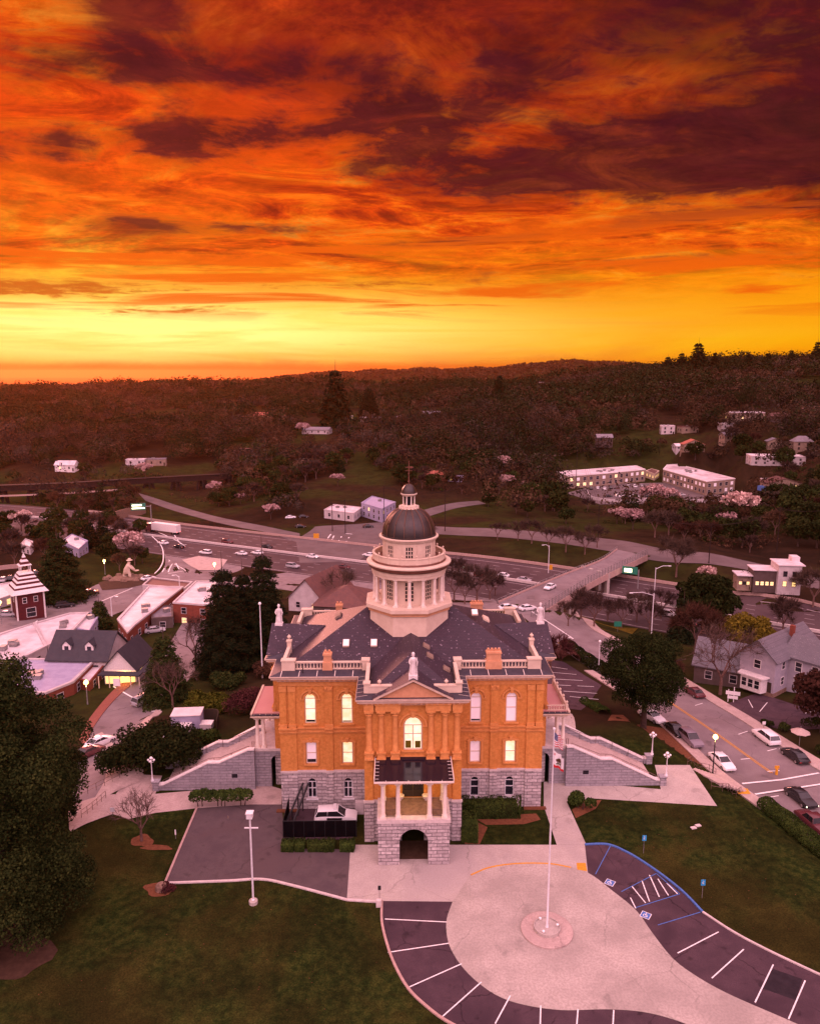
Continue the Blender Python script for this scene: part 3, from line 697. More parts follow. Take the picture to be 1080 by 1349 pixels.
# left court of asphalt, walks
poly('service_court', Ps((259,1065),(330,1060),(371,1060),(377,1118),(464,1119),(457,1185),(385,1166),(345,1160),(300,1161),(218,1164)), .012, M['asphalt_court'], label='asphalt service court beside the left wing')
kerb('kerb', Ps((260,1064),(239,1113),(218,1163)), M['kerb_warm'], w=.22, smooth=False); kerb('kerb', Ps((218,1164),(300,1161),(345,1159),(385,1167),(457,1186)), M['kerb_concrete'], w=.25, smooth=True); kerb('kerb', Ps((457,1186),(503,1189)), M['kerb_concrete'], w=.25)
poly('side_walk', Ps((205,1046),(262,1041),(345,1032),(372,1040),(371,1060),(330,1060),(259,1065),(205,1071),(170,1079),(150,1073),(144,1063),(152,1047),(165,1030),(180,1020),(214,1022)), .022, M['sidewalk_pink'], grid=1.5, label='pink concrete walk at the foot of the left stairs')
poly('side_walk', Ps((716,1030),(760,1030),(870,1040),(862,1008),(908,1008),(944,1062),(780,1052),(746,1056),(772,1113),(733,1113),(716,1062)), .022, M['concrete'], grid=2, label='concrete terrace and walk beside the right stairs')
strip('path', Gs((152,1047),(130,1050),(105,1058),(90,1066)), Gs((150,1073),(130,1080),(110,1088),(92,1098)), .10, M['sidewalk_pink'], n=14, m=3, label='pink path down from the left terrace')
strip('path', Gs((152,1044),(190,1020),(160,985),(135,965)), Gs((120,1062),(140,1020),(125,990),(110,975)), .10, M['sidewalk_pink'], n=20, m=3, label='pink path behind the big tree')
strip('path', Gs((716,935),(752,940),(760,990)), Gs((716,965),(740,965),(745,990)), .05, M['concrete'], n=10, m=3)
# mulch, shrub beds
def blob(px, py, rx, ry, name='mulch_bed', mat='mulch', off=.03, n=22, label=None):
    pts = []
    for i in range(n):
        a = 2*PI*i/n; k = 1+.13*math.sin(3*a+px)+.08*math.sin(5*a+py)
        pts.append(G(px+rx*k*math.cos(a), py+ry*k*math.sin(a)))
    return poly(name, pts, off, M[mat], grid=3, label=label)
blob(188,1108,15,8); blob(207,1117,20,3.5,off=.042); blob(210,1172,20,9); blob(760,1068,0.1,0.1) if False else None
poly('mulch_bed', Ps((753,1067),(768,1056),(792,1054),(784,1066),(758,1078)), .03, M['mulch'])
poly('mulch_bed', Ps((628,1080),(660,1074),(706,1072),(712,1080),(690,1086),(640,1087)), .03, M['mulch'])
poly('mulch_bed', Ps((612,1112),(632,1112),(642,1090),(630,1084),(612,1090)), .028, M['mulch'])
poly('mulch_bed', Gs((805,942),(842,955),(890,962),(935,1000),(940,1016),(905,1000),(860,968),(800,950)), .06, M['mulch'], grid=2)
blob(14,1252,52,40,'soil_bed','soil')
strip('soil_bank', Gs((738,800),(780,822),(815,835)), Gs((752,806),(800,824),(840,828)), .06, M['leaf_yellow'], n=12, m=3)
# building skirt under the courthouse
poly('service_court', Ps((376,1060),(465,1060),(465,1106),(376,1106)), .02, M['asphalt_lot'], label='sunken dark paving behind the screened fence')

# ---- freeway
fwc = resamp(FW, 200); d_ = np.gradient(fwc, axis=0); d_ /= np.linalg.norm(d_, axis=1)[:,None]; nn_ = np.stack([-d_[:,1], d_[:,0]], -1)
def fo(o): return [tuple(p) for p in (fwc+nn_*o)[10:-5]]
strip('freeway', fo(-21.5), fo(21.5), .06, M['asphalt_freeway'], n=120, m=8, label='freeway of many lanes', smooth=False)
mb = MB()
for o_, dsh, w_ in [(-20.5,None,.3),(-16.5,(1,3),.25),(-12.5,(1,3),.25),(-8.5,(1,3),.25),(-2.2,None,.3),(2.2,None,.3),(6.2,(1,3),.25),(10,(1,3),.25),(14,(1,3),.25),(18,None,.35)]:
    line('x', fo(o_), w_, .09, None, n=300, dash=dsh, mb=mb, smooth=False)
surf('paint_worn', (.36,.30,.30), (.24,.19,.19), 1.2, .8); tag(mb.build('freeway_markings', M['paint_worn'], flip=False), kind='structure')
surf('asphalt_hill', (.10,.075,.075), (.13,.10,.10), .12, .9)
def walls(name, pts, h, w, mat, n=60, label=None, cat='wall', zfun=None, z0=-.3, group=None):
    A = resamp([p[:2] for p in pts], n, True); mb = MB(); d = np.gradient(A, axis=0); d /= np.linalg.norm(d, axis=1)[:,None]; q = np.stack([-d[:,1], d[:,0]], -1)*w/2
    Z = tz(A[:,0], A[:,1]) if zfun is None else zfun(A[:,0], A[:,1])
    vs = []
    for i in range(n+1):
        vs += [(A[i,0]-q[i,0], A[i,1]-q[i,1], Z[i]+z0), (A[i,0]+q[i,0], A[i,1]+q[i,1], Z[i]+z0), (A[i,0]+q[i,0], A[i,1]+q[i,1], Z[i]+h), (A[i,0]-q[i,0], A[i,1]-q[i,1], Z[i]+h)]
    fs = [(4*i+a, 4*i+b, 4*i+4+b, 4*i+4+a) for i in range(n) for a, b in ((0,1),(1,2),(2,3),(3,0))] + [(0,1,2,3), (4*n+3,4*n+2,4*n+1,4*n)]
    mb.add(vs, fs); o = mb.build(name, mat)
    return tag(o, label, cat, group)
walls('median_barrier', fo(0), .8, .5, M['kerb_concrete'], n=100, label='low concrete barrier down the middle of the freeway', cat='barrier')
walls('guard_wall', fo(22.3)[60:], .9, .3, M['kerb_warm'], n=80, label='low concrete wall along the far side of the freeway', cat='barrier')

# ---- bridge and far side roads
bz = lambda X, Y: -6.6 - 1.6*ss(np.asarray(Y, float), 165, 260)
def B(px, py, zz=-7.2): return P(px, py, zz)
brL = [B(700,775,-6.7), B(745,755,-6.9), B(790,738,-7.4), B(812,724,-8), B(806,716,-8.2)]
brR = [B(738,795,-6.7), B(775,770,-6.9), B(815,750,-7.4), B(852,733,-8), B(866,724,-8.2)]
for q_ in (brL, brR):
    dx_, dy_ = q_[0][0]-q_[2][0], q_[0][1]-q_[2][1]; k_ = 17/math.hypot(dx_, dy_); q_[0] = (q_[0][0]+dx_*k_, q_[0][1]+dy_*k_, -6.6)
strip('bridge_deck', brL[:4], brR[:4], .12, M['asphalt_street'], n=30, m=4, zfun=bz, thick=1.1, label='overpass road deck crossing the freeway')
tb = lambda X, Y: np.maximum(tz(X, Y), bz(X, Y)-.2) if False else tz(X, Y)
# ---------------------------------------------------------------- other roads
near_k = Gs((1130,1140),(1080,1105),(1003,1055),(946,1013),(890,961),(850,928),(781,884),(735,851),(700,822),(672,800))
far_k = Gs((1160,1062),(1080,1017),(981,953),(935,925),(897,901),(850,870),(806,844),(772,822),(748,806),(730,794))
strip('street', near_k, far_k, .06, M['asphalt_street'], n=70, m=6, label='two lane street climbing past the courthouse to the overpass')
def widen(pts, w):                                   # offset a polyline sideways in metres
    A = resamp([p[:2] for p in pts], 40); d = np.gradient(A, axis=0); d /= np.linalg.norm(d, axis=1)[:,None]
    return [tuple(p) for p in A+np.stack([-d[:,1], d[:,0]], -1)*w]
strip('pavement', widen(far_k, -2.3), widen(far_k, 0), .19, M['sidewalk_pink'], n=70, m=1, thick=.25, label='pavement along the far side of the street')
strip('pavement', widen(near_k[1:7], 0), widen(near_k[1:7], 1.9), .19, M['sidewalk_pink'], n=50, m=1, thick=.25, label='pavement along the near side of the street')
mb = MB()
cl = [tuple((np.array(a[:2])+np.array(b[:2]))/2) for a, b in zip(resamp([p[:2] for p in near_k], 20), resamp([p[:2] for p in far_k], 20))]
yl = Gs((1016,1019),(960,979),(905,941),(850,905),(806,880),(760,858),(724,843))
line('x', widen(yl, .15), .13, .085, None, mb=mb); line('x', widen(yl, -.15), .13, .085, None, mb=mb)
tag(mb.build('centre_line', M['paint_yellow'], flip=False), kind='structure')
mb = MB()
for a, b in [((977,1033),(1078,1019)),((994,1047),(1085,1033)),((700,806),(755,842)),((755,842),(716,830)),((716,830),(702,824))]: seg(mb, G(*a), G(*b), .3, .09)
for a, b in [((972,968),(984,964)),((1010,990),(1022,987)),((1010,1017),(1026,1016)),((975,1001),(987,1000)),((915,930),(925,927)),((1013,1051),(1025,1049))]: seg(mb, G(*a), G(*b), .14, .09)
tag(mb.build('street_markings', M['paint_white'], flip=False), kind='structure')
# road behind the courthouse, left to the old town
strip('back_street', Gs((240,775),(300,762),(360,757),(420,752),(520,765),(600,778),(690,776)), Gs((240,800),(300,785),(360,776),(420,785),(520,800),(600,802),(700,806)), .05, M['asphalt_street'], n=50, m=5)
pl = Gs((714,868),(742,872),(770,890),(792,903),(765,936),(716,930))
poly('rear_lot', pl, .05, M['asphalt_lot'], grid=2, label='dark parking area behind the right stairs')
mb = MB()
for a, b in [((720,878),(747,882)),((724,886),(759,889)),((728,895),(767,897)),((735,903),(782,905)),((742,911),(786,914)),((750,918),(788,922))]: seg(mb, G(*a), G(*b), .12, .08)
for a, b in [((1000,938),(1010,926)),((1060,940),(1078,936)),((985,922),(991,933))]: seg(mb, G(*a), G(*b), .12, .08)
tag(mb.build('stall_markings', M['paint_white'], flip=False), kind='structure')
poly('rear_lot', Gs((955,928),(1000,912),(1050,930),(1100,935),(1100,960),(1030,962),(985,950)), .05, M['asphalt_lot'], grid=2, label='dark parking area beside the pale house')
# old town streets
strip('old_town_street', Gs((197,703),(216,728),(214,752),(186,764),(135,768),(95,786),(0,803),(-60,812)), Gs((322,748),(290,760),(262,776),(200,792),(160,806),(100,832),(0,872),(-60,900)), .05, M['asphalt_street'], n=60, m=6, label='street curling off the freeway into the old town')
strip('lower_street', Gs((60,1075),(112,990),(122,955),(150,916),(190,884),(215,860),(235,830),(255,795)), Gs((130,1050),(158,1000),(176,970),(202,940),(232,912),(256,885),(272,840),(292,795)), .06, M['asphalt_street'], n=60, m=5, label='street below the big tree on the left')
strip('brick_walk', Gs((105,975),(118,948),(150,910),(188,880)), Gs((113,985),(126,955),(155,919),(193,888)), .17, M['brick_pavers'], n=30, m=1, thick=.2)
strip('pavement', Gs((140,1010),(158,985),(180,960),(206,936)), Gs((152,1014),(168,985),(190,960),(214,938)), .17, M['sidewalk_pink'], n=30, m=1, thick=.2)
mb = MB()
lw = lambda pts, w=.35: line('x', pts, w, .09, None, mb=mb, n=40)
lw(Gs((198,704),(214,722),(213,745),(200,760))); lw(Gs((195,695),(232,712),(244,720))); lw(Gs((228,702),(238,716),(246,718)))
for a, b in [((222,754),(228,742)),((228,742),(245,752)),((245,752),(222,756)),((232,742),(236,750)),((218,735),(224,739)),((224,739),(221,741)),((214,754),(217,749)),((128,795),(175,775)),((20,838),(50,818)),((30,842),(60,824)),((150,905),(196,930)),((200,938),(212,936))]: seg(mb, G(*a), G(*b), .3, .09)
for a, b in [((440,706),(437,712)),((437,712),(444,715)),((450,707),(446,713)),((460,708),(456,714)),((436,704),(430,712)),((455,703),(464,704))]: seg(mb, G(*a), G(*b), .45, .12)
tag(mb.build('road_arrows', M['paint_white'], flip=False), kind='structure')
poly('traffic_island', Gs((240,738),(262,733),(300,738),(288,752),(262,752)), .2, M['sidewalk_pink'], grid=3)
poly('park_court', Gs((130,768),(165,758),(205,756),(208,766),(170,775),(135,778)), .12, M['soil'], grid=3)
# beyond the freeway
strip('hill_road', Gs((480,690),(560,693),(640,696),(700,700),(760,706),(815,712),(866,722),(940,730),(1010,745),(1090,764)), Gs((480,712),(560,704),(640,707),(700,712),(750,718),(806,727),(850,737),(930,743),(1000,756),(1090,778)), .12, M['asphalt_hill'], n=80, m=4, label='road running along the far bank to the bridge')
poly('junction', Gs((395,742),(390,712),(415,694),(478,690),(505,688),(520,700),(500,722),(470,740)), .10, M['asphalt_hill'], grid=4)
strip('hill_road', Gs((500,688),(545,676),(590,664),(630,660)), Gs((510,696),(560,682),(600,670),(640,664)), .12, M['asphalt_hill'], n=30, m=3)
strip('hill_road', Gs((183,650),(240,668),(300,684),(352,694),(395,703)), Gs((192,660),(250,679),(305,693),(352,702),(395,716)), .12, M['asphalt_hill'], n=40, m=3, label='narrow road descending beside the trestle')
strip('ramp_road', Gs((0,700),(60,690),(110,680),(160,680)), Gs((0,712),(60,702),(110,690),(160,690)), .12, M['asphalt_freeway'], n=20, m=3)
poly('apartment_lot', Gs((745,650),(790,638),(880,636),(980,660),(975,668),(900,660),(840,665),(790,665)), .15, M['asphalt_hill'], grid=4)
def whites(name, pts, h, label): return walls(name, pts, h, .4, M['white_wall'], label=label, zfun=lambda X, Y: np.full(np.shape(X), -13.9))
whites('retaining_wall', Gs((773,650),(778,657),(800,661),(840,662),(862,657)), 2.0, 'long pale retaining wall curving below the parking lot of the left apartment block')
whites('retaining_wall', Gs((875,653),(890,660),(930,662),(985,655)), 2.0, 'pale retaining wall below the right apartment block')
# parapets and railings of the bridge
for pts, lab in ((brR, 'long slatted guard fence along the near edge of the overpass'), (brL, 'low parapet with rail along the far edge of the overpass')):
    tall = pts is brR
    A = resamp([p[:2] for p in pts[:4]], 40); Z = bz(A[:,0], A[:,1])
    r = empty('bridge_railing', (A[0,0], A[0,1], float(Z[0])), label=lab, cat='railing'); org = Vector(r.location)
    h = 2.4 if tall else 1.1
    p = MB(); q = MB(); b = MB()
    for i in range(0, 41):
        p = MB(); p.cbox(A[i,0]-org.x, A[i,1]-org.y, Z[i]-org.z+.1, .16, .16, h); p.build('post', M['metal_grey'], r)
    for i in range(40):
        a = Vector((A[i,0]-org.x, A[i,1]-org.y, Z[i]-org.z)); c = Vector((A[i+1,0]-org.x, A[i+1,1]-org.y, Z[i+1]-org.z))
        for k in range(1, 6 if tall else 3): zz = Vector((0,0,.1+h*k/(5 if tall else 2)-.03)); q.tube([a+zz, c+zz], .05, 4)
        d = (c-a); n = Vector((-d.y, d.x, 0)).normalized()*.2
        vs = [a-n+Vector((0,0,-1.3)), a+n+Vector((0,0,-1.3)), a+n+Vector((0,0,.5)), a-n+Vector((0,0,.5)), c-n+Vector((0,0,-1.3)), c+n+Vector((0,0,-1.3)), c+n+Vector((0,0,.5)), c-n+Vector((0,0,.5))]
        b.add([tuple(v) for v in vs], [(0,1,5,4),(1,2,6,5),(2,3,7,6),(3,0,4,7)])
    q.build('rail', M['metal_grey'], r); b.build('parapet', M['kerb_warm'], r)
mb = MB()
for k in (.3, .62):
    a = Vector(brL[0][:2]).lerp(Vector(brL[3][:2]), k); c = Vector(brR[0][:2]).lerp(Vector(brR[3][:2]), k)
    for t in (.12, .37, .63, .88):
        q = a.lerp(c, t); mb = MB(); mb.cbox(0, 0, -16, 1.0, 1.0, 9, .5); o = mb.build('bridge_pier', M['concrete']); o.location = (q.x, q.y, 0); tag(o, 'square concrete pier holding up the overpass', 'bridge pier', 'piers under the overpass')
# ---------------------------------------------------------------- courthouse
CH_Y = 80.8
court = empty('courthouse', (.2, CH_Y, 0), R(1.1), 'orange brick courthouse with granite basement, slate roof and domed bell tower', 'courthouse')
def arch_pts(cx, w, zs, rise, n=12):               # from right spring over the top to the left spring
    return [(cx+w/2*math.cos(PI*i/n), zs+rise*math.sin(PI*i/n)) for i in range(n+1)]
def band(mb, x0, x1, z0, z1, y0, y1, ops):
    """a wall slab in XZ with real openings; ops = (cx, w, zb, zt, rise)"""
    ops = sorted(ops); cur = x0
    for (cx, w, zb, zt, rise) in ops:
        if cx-w/2 > cur: mb.box(cur, cx-w/2, y0, y1, z0, z1)
        if zb > z0: mb.box(cx-w/2, cx+w/2, y0, y1, z0, zb)
        ap = arch_pts(cx, w, zt-rise, rise) if rise > 0 else [(cx+w/2, zt), (cx-w/2, zt)]
        mb.xz([(cx-w/2, z1)] + ap[::-1] + [(cx+w/2, z1)], y0, y1)
        cur = cx+w/2
    if cur < x1: mb.box(cur, x1, y0, y1, z0, z1)
surf('blind_white', (.85,.78,.80), (.82,.74,.78), 2, .6)
for q_ in ('blind_white',):
    b_ = M[q_].node_tree.nodes['Principled BSDF']; b_.inputs['Emission Color'].default_value = (1,.72,.78,1); b_.inputs['Emission Strength'].default_value = .12  # slight pink glow added to the blinds so they read brighter
def window(parent, M4, cx, w, zb, zt, rise, fm, gm, bars=1, mull=0, surround=None, lowdark=None, rec=.22, sill=True, key=True, fw=.1):
    """sash window: frame with meeting rail, panes behind, moulded arch and sill"""
    ap = arch_pts(cx, w, zt-rise, rise) if rise > 0 else [(cx+w/2, zt), (cx-w/2, zt)]
    ai = [(cx+(p[0]-cx)*(1-2*fw/w), (zt-rise)+(p[1]-(zt-rise))*max(.2, 1-fw/max(rise, .3)) if rise > 0 else p[1]-fw) for p in ap]
    f = MB(); f.M = M4
    out = [(cx-w/2, zb), (cx+w/2, zb)] + ap; inn = [(cx-w/2+fw, zb+fw), (cx+w/2-fw, zb+fw)] + ai
    n = len(out)
    vs = [(p[0], rec-.08, p[1]) for p in out] + [(p[0], rec-.08, p[1]) for p in inn] + [(p[0], rec, p[1]) for p in inn]
    f.add(vs, [(i, (i+1)%n, n+(i+1)%n, n+i) for i in range(n)] + [(n+i, n+(i+1)%n, 2*n+(i+1)%n, 2*n+i) for i in range(n)])
    h = zt-zb
    for b in range(bars): zz = zb+h*(b+1)/(bars+1)*.96; f.box(cx-w/2+fw, cx+w/2-fw, rec-.06, rec, zz-.04, zz+.04)
    if rise > .4: f.box(cx-w/2+fw, cx+w/2-fw, rec-.06, rec, zt-rise-.04, zt-rise+.04)
    for k in range(mull): xx = cx-w/2+w*(k+1)/(mull+1); f.box(xx-.05, xx+.05, rec-.065, rec-.001, zb+fw, zt-rise if rise > .4 else zt-.1)
    fo_ = f.build('window', fm, parent)
    g = MB(); g.M = M4
    pin = [(cx-w/2+fw*.5, zb+fw*.5), (cx+w/2-fw*.5, zb+fw*.5)] + [((a[0]+b[0])/2, (a[1]+b[1])/2) for a, b in zip(ap, ai)]
    g.add([(p[0], rec+.01, p[1]) for p in pin], [tuple(range(len(pin)))])
    g.build('pane', gm, fo_, flip=False)
    if lowdark:
        g = MB(); g.M = M4; g.box(cx-w/2+fw+.03, cx+w/2-fw-.03, rec-.004, rec+.004, zb+fw+.02, zb+fw+lowdark); g.build('open_gap', M['window_dark'], fo_)
    if surround:
        s = MB(); s.M = M4; r0, r1 = w/2+.02, w/2+.42; n = 14; zs = zt-rise
        if rise > .4:
            for (ra, rb, pj) in ((w/2+.0, w/2+.16, .07), (w/2+.34, w/2+.5, .13)):
                vs = []
                for i in range(n+1):
                    a = PI*i/n
                    for r_ in (ra, rb):
                        for yy in (-pj, .0): vs.append((cx+r_*math.cos(a), yy, zs+r_*math.sin(a)))
                s.add(vs, [(4*i+a, 4*i+b, 4*i+4+b, 4*i+4+a) for i in range(n) for a, b in ((0,2),(2,3),(3,1),(1,0))])
            if key: s.xz([(cx-.14, zt-.02), (cx+.14, zt-.02), (cx+.22, zt+.62), (cx-.22, zt+.62)], -.2, 0.0); s.box(cx-.3, cx+.3, -.22, 0, zt+.62, zt+.7)
            s.box(cx-w/2-.55, cx-w/2-.02, -.1, 0, zs-.12, zs+.02); s.box(cx+w/2+.02, cx+w/2+.55, -.1, 0, zs-.12, zs+.02)
        else:
            s.box(cx-w/2-.28, cx-w/2-.04, -.07, 0, zb, zt-.1); s.box(cx+w/2+.04, cx+w/2+.28, -.07, 0, zb, zt-.1)
            s.xz([(cx-w/2-.34, zt-.1)] + [(cx-(w/2+.34)*math.cos(PI*i/8), zt+.1+.18*math.sin(PI*i/8)) for i in range(9)][0:9] + [(cx+w/2+.34, zt-.1), (cx, zt+.02)], -.10, 0)
            if key: s.xz([(cx-.13, zt+.0), (cx+.13, zt+.0), (cx+.2, zt+.5), (cx-.2, zt+.5)], -.2, 0.0)
        s.build('arch_moulding', surround, fo_)
    if sill:
        s = MB(); s.M = M4; s.box(cx-w/2-.2, cx+w/2+.2, -.14, rec-.081, zb-.16, zb-.005); s.build('sill', surround or fm, fo_)
def elevation(M4, x0, x1, wins, pil, fr=None, parent=court, cap=True):
    """one stretch of three-storey wall. wins = [(cx, upper glass, middle glass, basement glass, lowdark)], pil = [(cx, width)]"""
    st = MB(); st.M = M4; br = MB(); br.M = M4; tr = MB(); tr.M = M4; sc = MB(); sc.M = M4
    band(st, x0, x1, -.6, 4.65, 0, .5, [(c[0], 1.05, 1.35, 3.88, .52) for c in wins])
    band(br, x0, x1, 4.9, 9.4, .06, .5, [(c[0], 1.22, 5.65, 8.4, .16) for c in wins])
    band(br, x0, x1, 9.4, 15.9, .06, .5, [(c[0], 1.26, 10.62, 14.25, .63) for c in wins])
    sc.box(x0, x1, -.08, .5, 4.65, 4.9)
    tr.box(x0, x1, -.02, .3, 9.42, 9.62); tr.box(x0, x1, -.13, .3, 9.62, 9.74); tr.box(x0, x1, -.02, .3, 9.74, 10.0); tr.box(x0, x1, -.15, .3, 10.0, 10.12); tr.box(x0, x1, -.22, .3, 10.12, 10.22)
    tr.box(x0, x1, -.05, .3, 15.2, 15.75)
    for (cx, w) in pil:
        st.box(cx-w/2, cx+w/2, -.16, 0, -.6, 4.65); sc.box(cx-w/2-.04, cx+w/2+.04, -.24, -.08, 4.65, 4.9)
        br.box(cx-w/2, cx+w/2, -.12, .06, 4.9, 9.42)
        if w > 1.4:
            for q in (-1, 1): br.box(cx+q*w*.27-w*.2, cx+q*w*.27+w*.2, -.12, .06, 10.22, 15.2)
            for q in (-1, 1): tr.box(cx+q*w*.27-w*.23, cx+q*w*.27+w*.23, -.2, .06, 14.55, 15.2); tr.box(cx+q*w*.27-w*.23, cx+q*w*.27+w*.23, -.2, .06, 10.22, 10.6)
        else:
            br.box(cx-w/2, cx+w/2, -.12, .06, 10.22, 15.2); tr.box(cx-w/2-.05, cx+w/2+.05, -.2, .06, 14.6, 15.2); tr.box(cx-w/2-.05, cx+w/2+.05, -.2, .06, 10.22, 10.6)
            for q in (-1, 1): tr.lathe([(.0, 14.75), (.17, 14.85), (.17, 15.05), (0, 15.15)], 8, cx+q*.3, -.22)
        tr.box(cx-w/2-.06, cx+w/2+.06, -.3, -.02, 9.62, 9.76); tr.box(cx-w/2-.08, cx+w/2+.08, -.36, -.02, 10.0, 10.22); tr.box(cx-w/2, cx+w/2, -.16, -.02, 9.42, 9.62); tr.box(cx-w/2, cx+w/2, -.18, -.02, 9.76, 10.0)
    st.build('basement_wall', M['granite_block'], parent); br.build('wall', M['brick_orange'], parent)
    tr.build('belt_course', M['trim_orange'], parent); sc.build('water_table', M['granite_block'] if False else M['kerb_concrete'], parent)
    for (cx, ug, mg, bg_, ld, ld2) in wins:
        window(parent, M4, cx, 1.26, 10.62, 14.25, .63, M['cream_paint'], M[ug], 1, 0, M['trim_orange'], ld, rec=.28)
        window(parent, M4, cx, 1.22, 5.65, 8.4, .16, M['cream_paint'], M[mg], 1, 0, M['trim_orange'], ld2, rec=.28)
        window(parent, M4, cx, 1.05, 1.35, 3.88, .52, M['metal_pole'], M[bg_], 1, 1 if cx < 0 else 0, None, rec=.25, sill=True)
I4 = Matrix.Identity(4)
L_, D_, W_, K_ = 'window_lit', 'window_dark', 'blind_white', 'window_dark'
elevation(I4, -15, -5.1, [(-11.5, L_, W_, K_, .28, .4), (-7.35, L_, L_, K_, .14, None)], [(-14.05, 1.9), (-9.4, .85)])
elevation(I4, 5.1, 15, [(7.3, W_, W_, K_, .2, None), (11.35, W_, L_, K_, None, None)], [(14.05, 1.9), (9.4, .85)])
def side(xpos, sgn, ya, yb, wins, pil):            # wall on a flank, seen from outside
    if sgn < 0: Mx = Matrix.Translation((xpos, yb, 0)) @ Matrix.Rotation(R(-90), 4, 'Z'); elevation(Mx, 0, yb-ya, [(yb-w[0],)+w[1:] for w in wins], [(yb-p[0], p[1]) for p in pil])
    else: Mx = Matrix.Translation((xpos, ya, 0)) @ Matrix.Rotation(R(90), 4, 'Z'); elevation(Mx, 0, yb-ya, [(w[0]-ya,)+w[1:] for w in wins], [(p[0]-ya, p[1]) for p in pil])
DP = 20.2
for sg in (-1, 1):
    side(15*sg, sg, .51, 5.4, [(3.0, W_, W_, K_, None, None)], [])
    side(15*sg, sg, 14.8, DP-.51, [(17.4, W_, W_, K_, None, None)], [])
    side(16.4*sg, sg, 5.4, 14.8, [(7.3, W_, W_, K_, None, None), (12.9, L_, W_, K_, None, None)], [(5.9, .85), (14.3, .85), (10.1, .85)])
    w = MB(); a, b = sorted((15*sg, 15.89*sg)); w.box(a, b, 5.41, 5.9, 4.9, 15.9); w.box(a, b, 14.3, 14.79, 4.9, 15.9); w.build('return_wall', M['brick_orange'], court)
    w = MB(); w.box(a, b, 5.41, 5.9, -.6, 4.9); w.box(a, b, 14.3, 14.79, -.6, 4.9); w.build('basement_wall', M['granite_block'], court)
Mb = Matrix.Translation((0, DP, 0)) @ Matrix.Rotation(PI, 4, 'Z')
elevation(Mb, -15, 15, [(x, W_, W_, K_, None, None) for x in (-11.4, -7.3, -3, 0.4, 3.6, 7.3, 11.4)], [(-14.05, 1.9), (14.05, 1.9), (-9.4, .85), (9.4, .85)])

# central pavilion
PY_ = -6.3
Mp = Matrix.Translation((0, PY_, 0))
st = MB(); st.M = Mp
st.box(-5.1, -3.7, 0, .6, -.6, 4.65); st.box(3.7, 5.1, 0, .6, -.6, 4.65); band(st, -3.7, 3.7, -.6, 4.65, .02, .6, [(0, 2.4, -.6, 3.7, 1.2)])
for sg in (-1, 1): st.box(*sorted((4.5*sg, 5.1*sg)), .6, 6.29, -.6, 4.65); st.box(*sorted((4.2*sg, 5.22*sg)), -.14, 0, -.6, 4.65)
st.build('basement_wall', M['granite_block'], court)
st = MB(); st.M = Mp; st.box(-5.16, 5.16, -.06, .6, 4.65, 4.9)
for sg in (-1, 1): st.box(*sorted((4.1*sg, 5.3*sg)), -.22, -.06, 4.65, 4.92); st.box(*sorted((4.5*sg, 5.16*sg)), .6, 6.25, 4.65, 4.9)
st.build('water_table', M['kerb_concrete'], court)
br = MB(); br.M = Mp
band(br, -5.0, 5.0, 4.9, 9.95, .06, .6, [(-.0, 2.3, 5.14, 8.5, 0)])
band(br, -5.0, 5.0, 9.95, 16.2, .06, .6, [(0, 2.0, 10.55, 14.35, 1.0)])
for sg in (-1, 1):
    br.box(*sorted((4.4*sg, 5.0*sg)), .6, 6.29, 4.9, 16.2)
    br.box(*sorted((4.25*sg, 5.15*sg)), -.12, .06, 4.9, 9.7)
br.build('wall', M['brick_orange'], court)
tr = MB(); tr.M = Mp
tr.box(-5.05, 5.05, -.03, .3, 9.7, 9.95)
for sg in (-1, 1): tr.box(*sorted((4.9*sg, 5.12*sg)), .3, 6.1, 9.7, 9.9)
COLX = (-4.62, -3.35, -1.88, 1.88, 3.35, 4.62)
for cx in COLX:
    tr.box(cx-.5, cx+.5, -.58, .06, 9.75, 9.95); tr.box(cx-.42, cx+.42, -.5, .06, 9.95, 10.45); tr.box(cx-.5, cx+.5, -.58, .06, 10.45, 10.6)
    tr.box(cx-.46, cx+.46, -.5, .06, 15.0, 15.18)
for a, b in ((-3.95, -1.3), (1.3, 3.95)):
    tr.box(a, b, -.45, .06, 15.18, 15.9); tr.box(a-.06, b+.06, -.55, .06, 15.9, 16.05)
tr.box(-5.1, 5.1, -.06, .3, 15.6, 16.2)
for sg in (-1, 1): tr.box(*sorted((4.1*sg, 5.14*sg)), -.42, .06, 15.18, 16.0)
tr.build('belt_course', M['trim_orange'], court)
for cx in COLX:
    c = MB(); c.M = Mp
    c.lathe([(.40, 10.6), (.42, 10.7), (.36, 10.82), (.36, 10.9), (.31, 11.0), (.29, 13), (.265, 14.3), (.27, 14.4), (.3, 14.5), (.36, 14.7), (.30, 14.75), (.42, 14.95), (.42, 15.0)], 14, cx, -.08)
    c.build('column', M['trim_orange'], court, smooth=True)
Mw = Mp @ Matrix.Translation((0, .06, 0))
window(court, Mw, 0, 2.0, 10.55, 14.35, 1.0, M['cream_paint'], M['window_lit'], 1, 1, M['trim_orange'], None, rec=.25, fw=.13)
# lit interior shelf silhouettes low in the big window
g = MB(); g.M = Mw; g.box(-.8, -.2, .245, .255, 10.72, 11.55); g.box(.22, .8, .245, .255, 10.72, 11.5); g.build('inner_sill', M['leaf_yellow'], court)
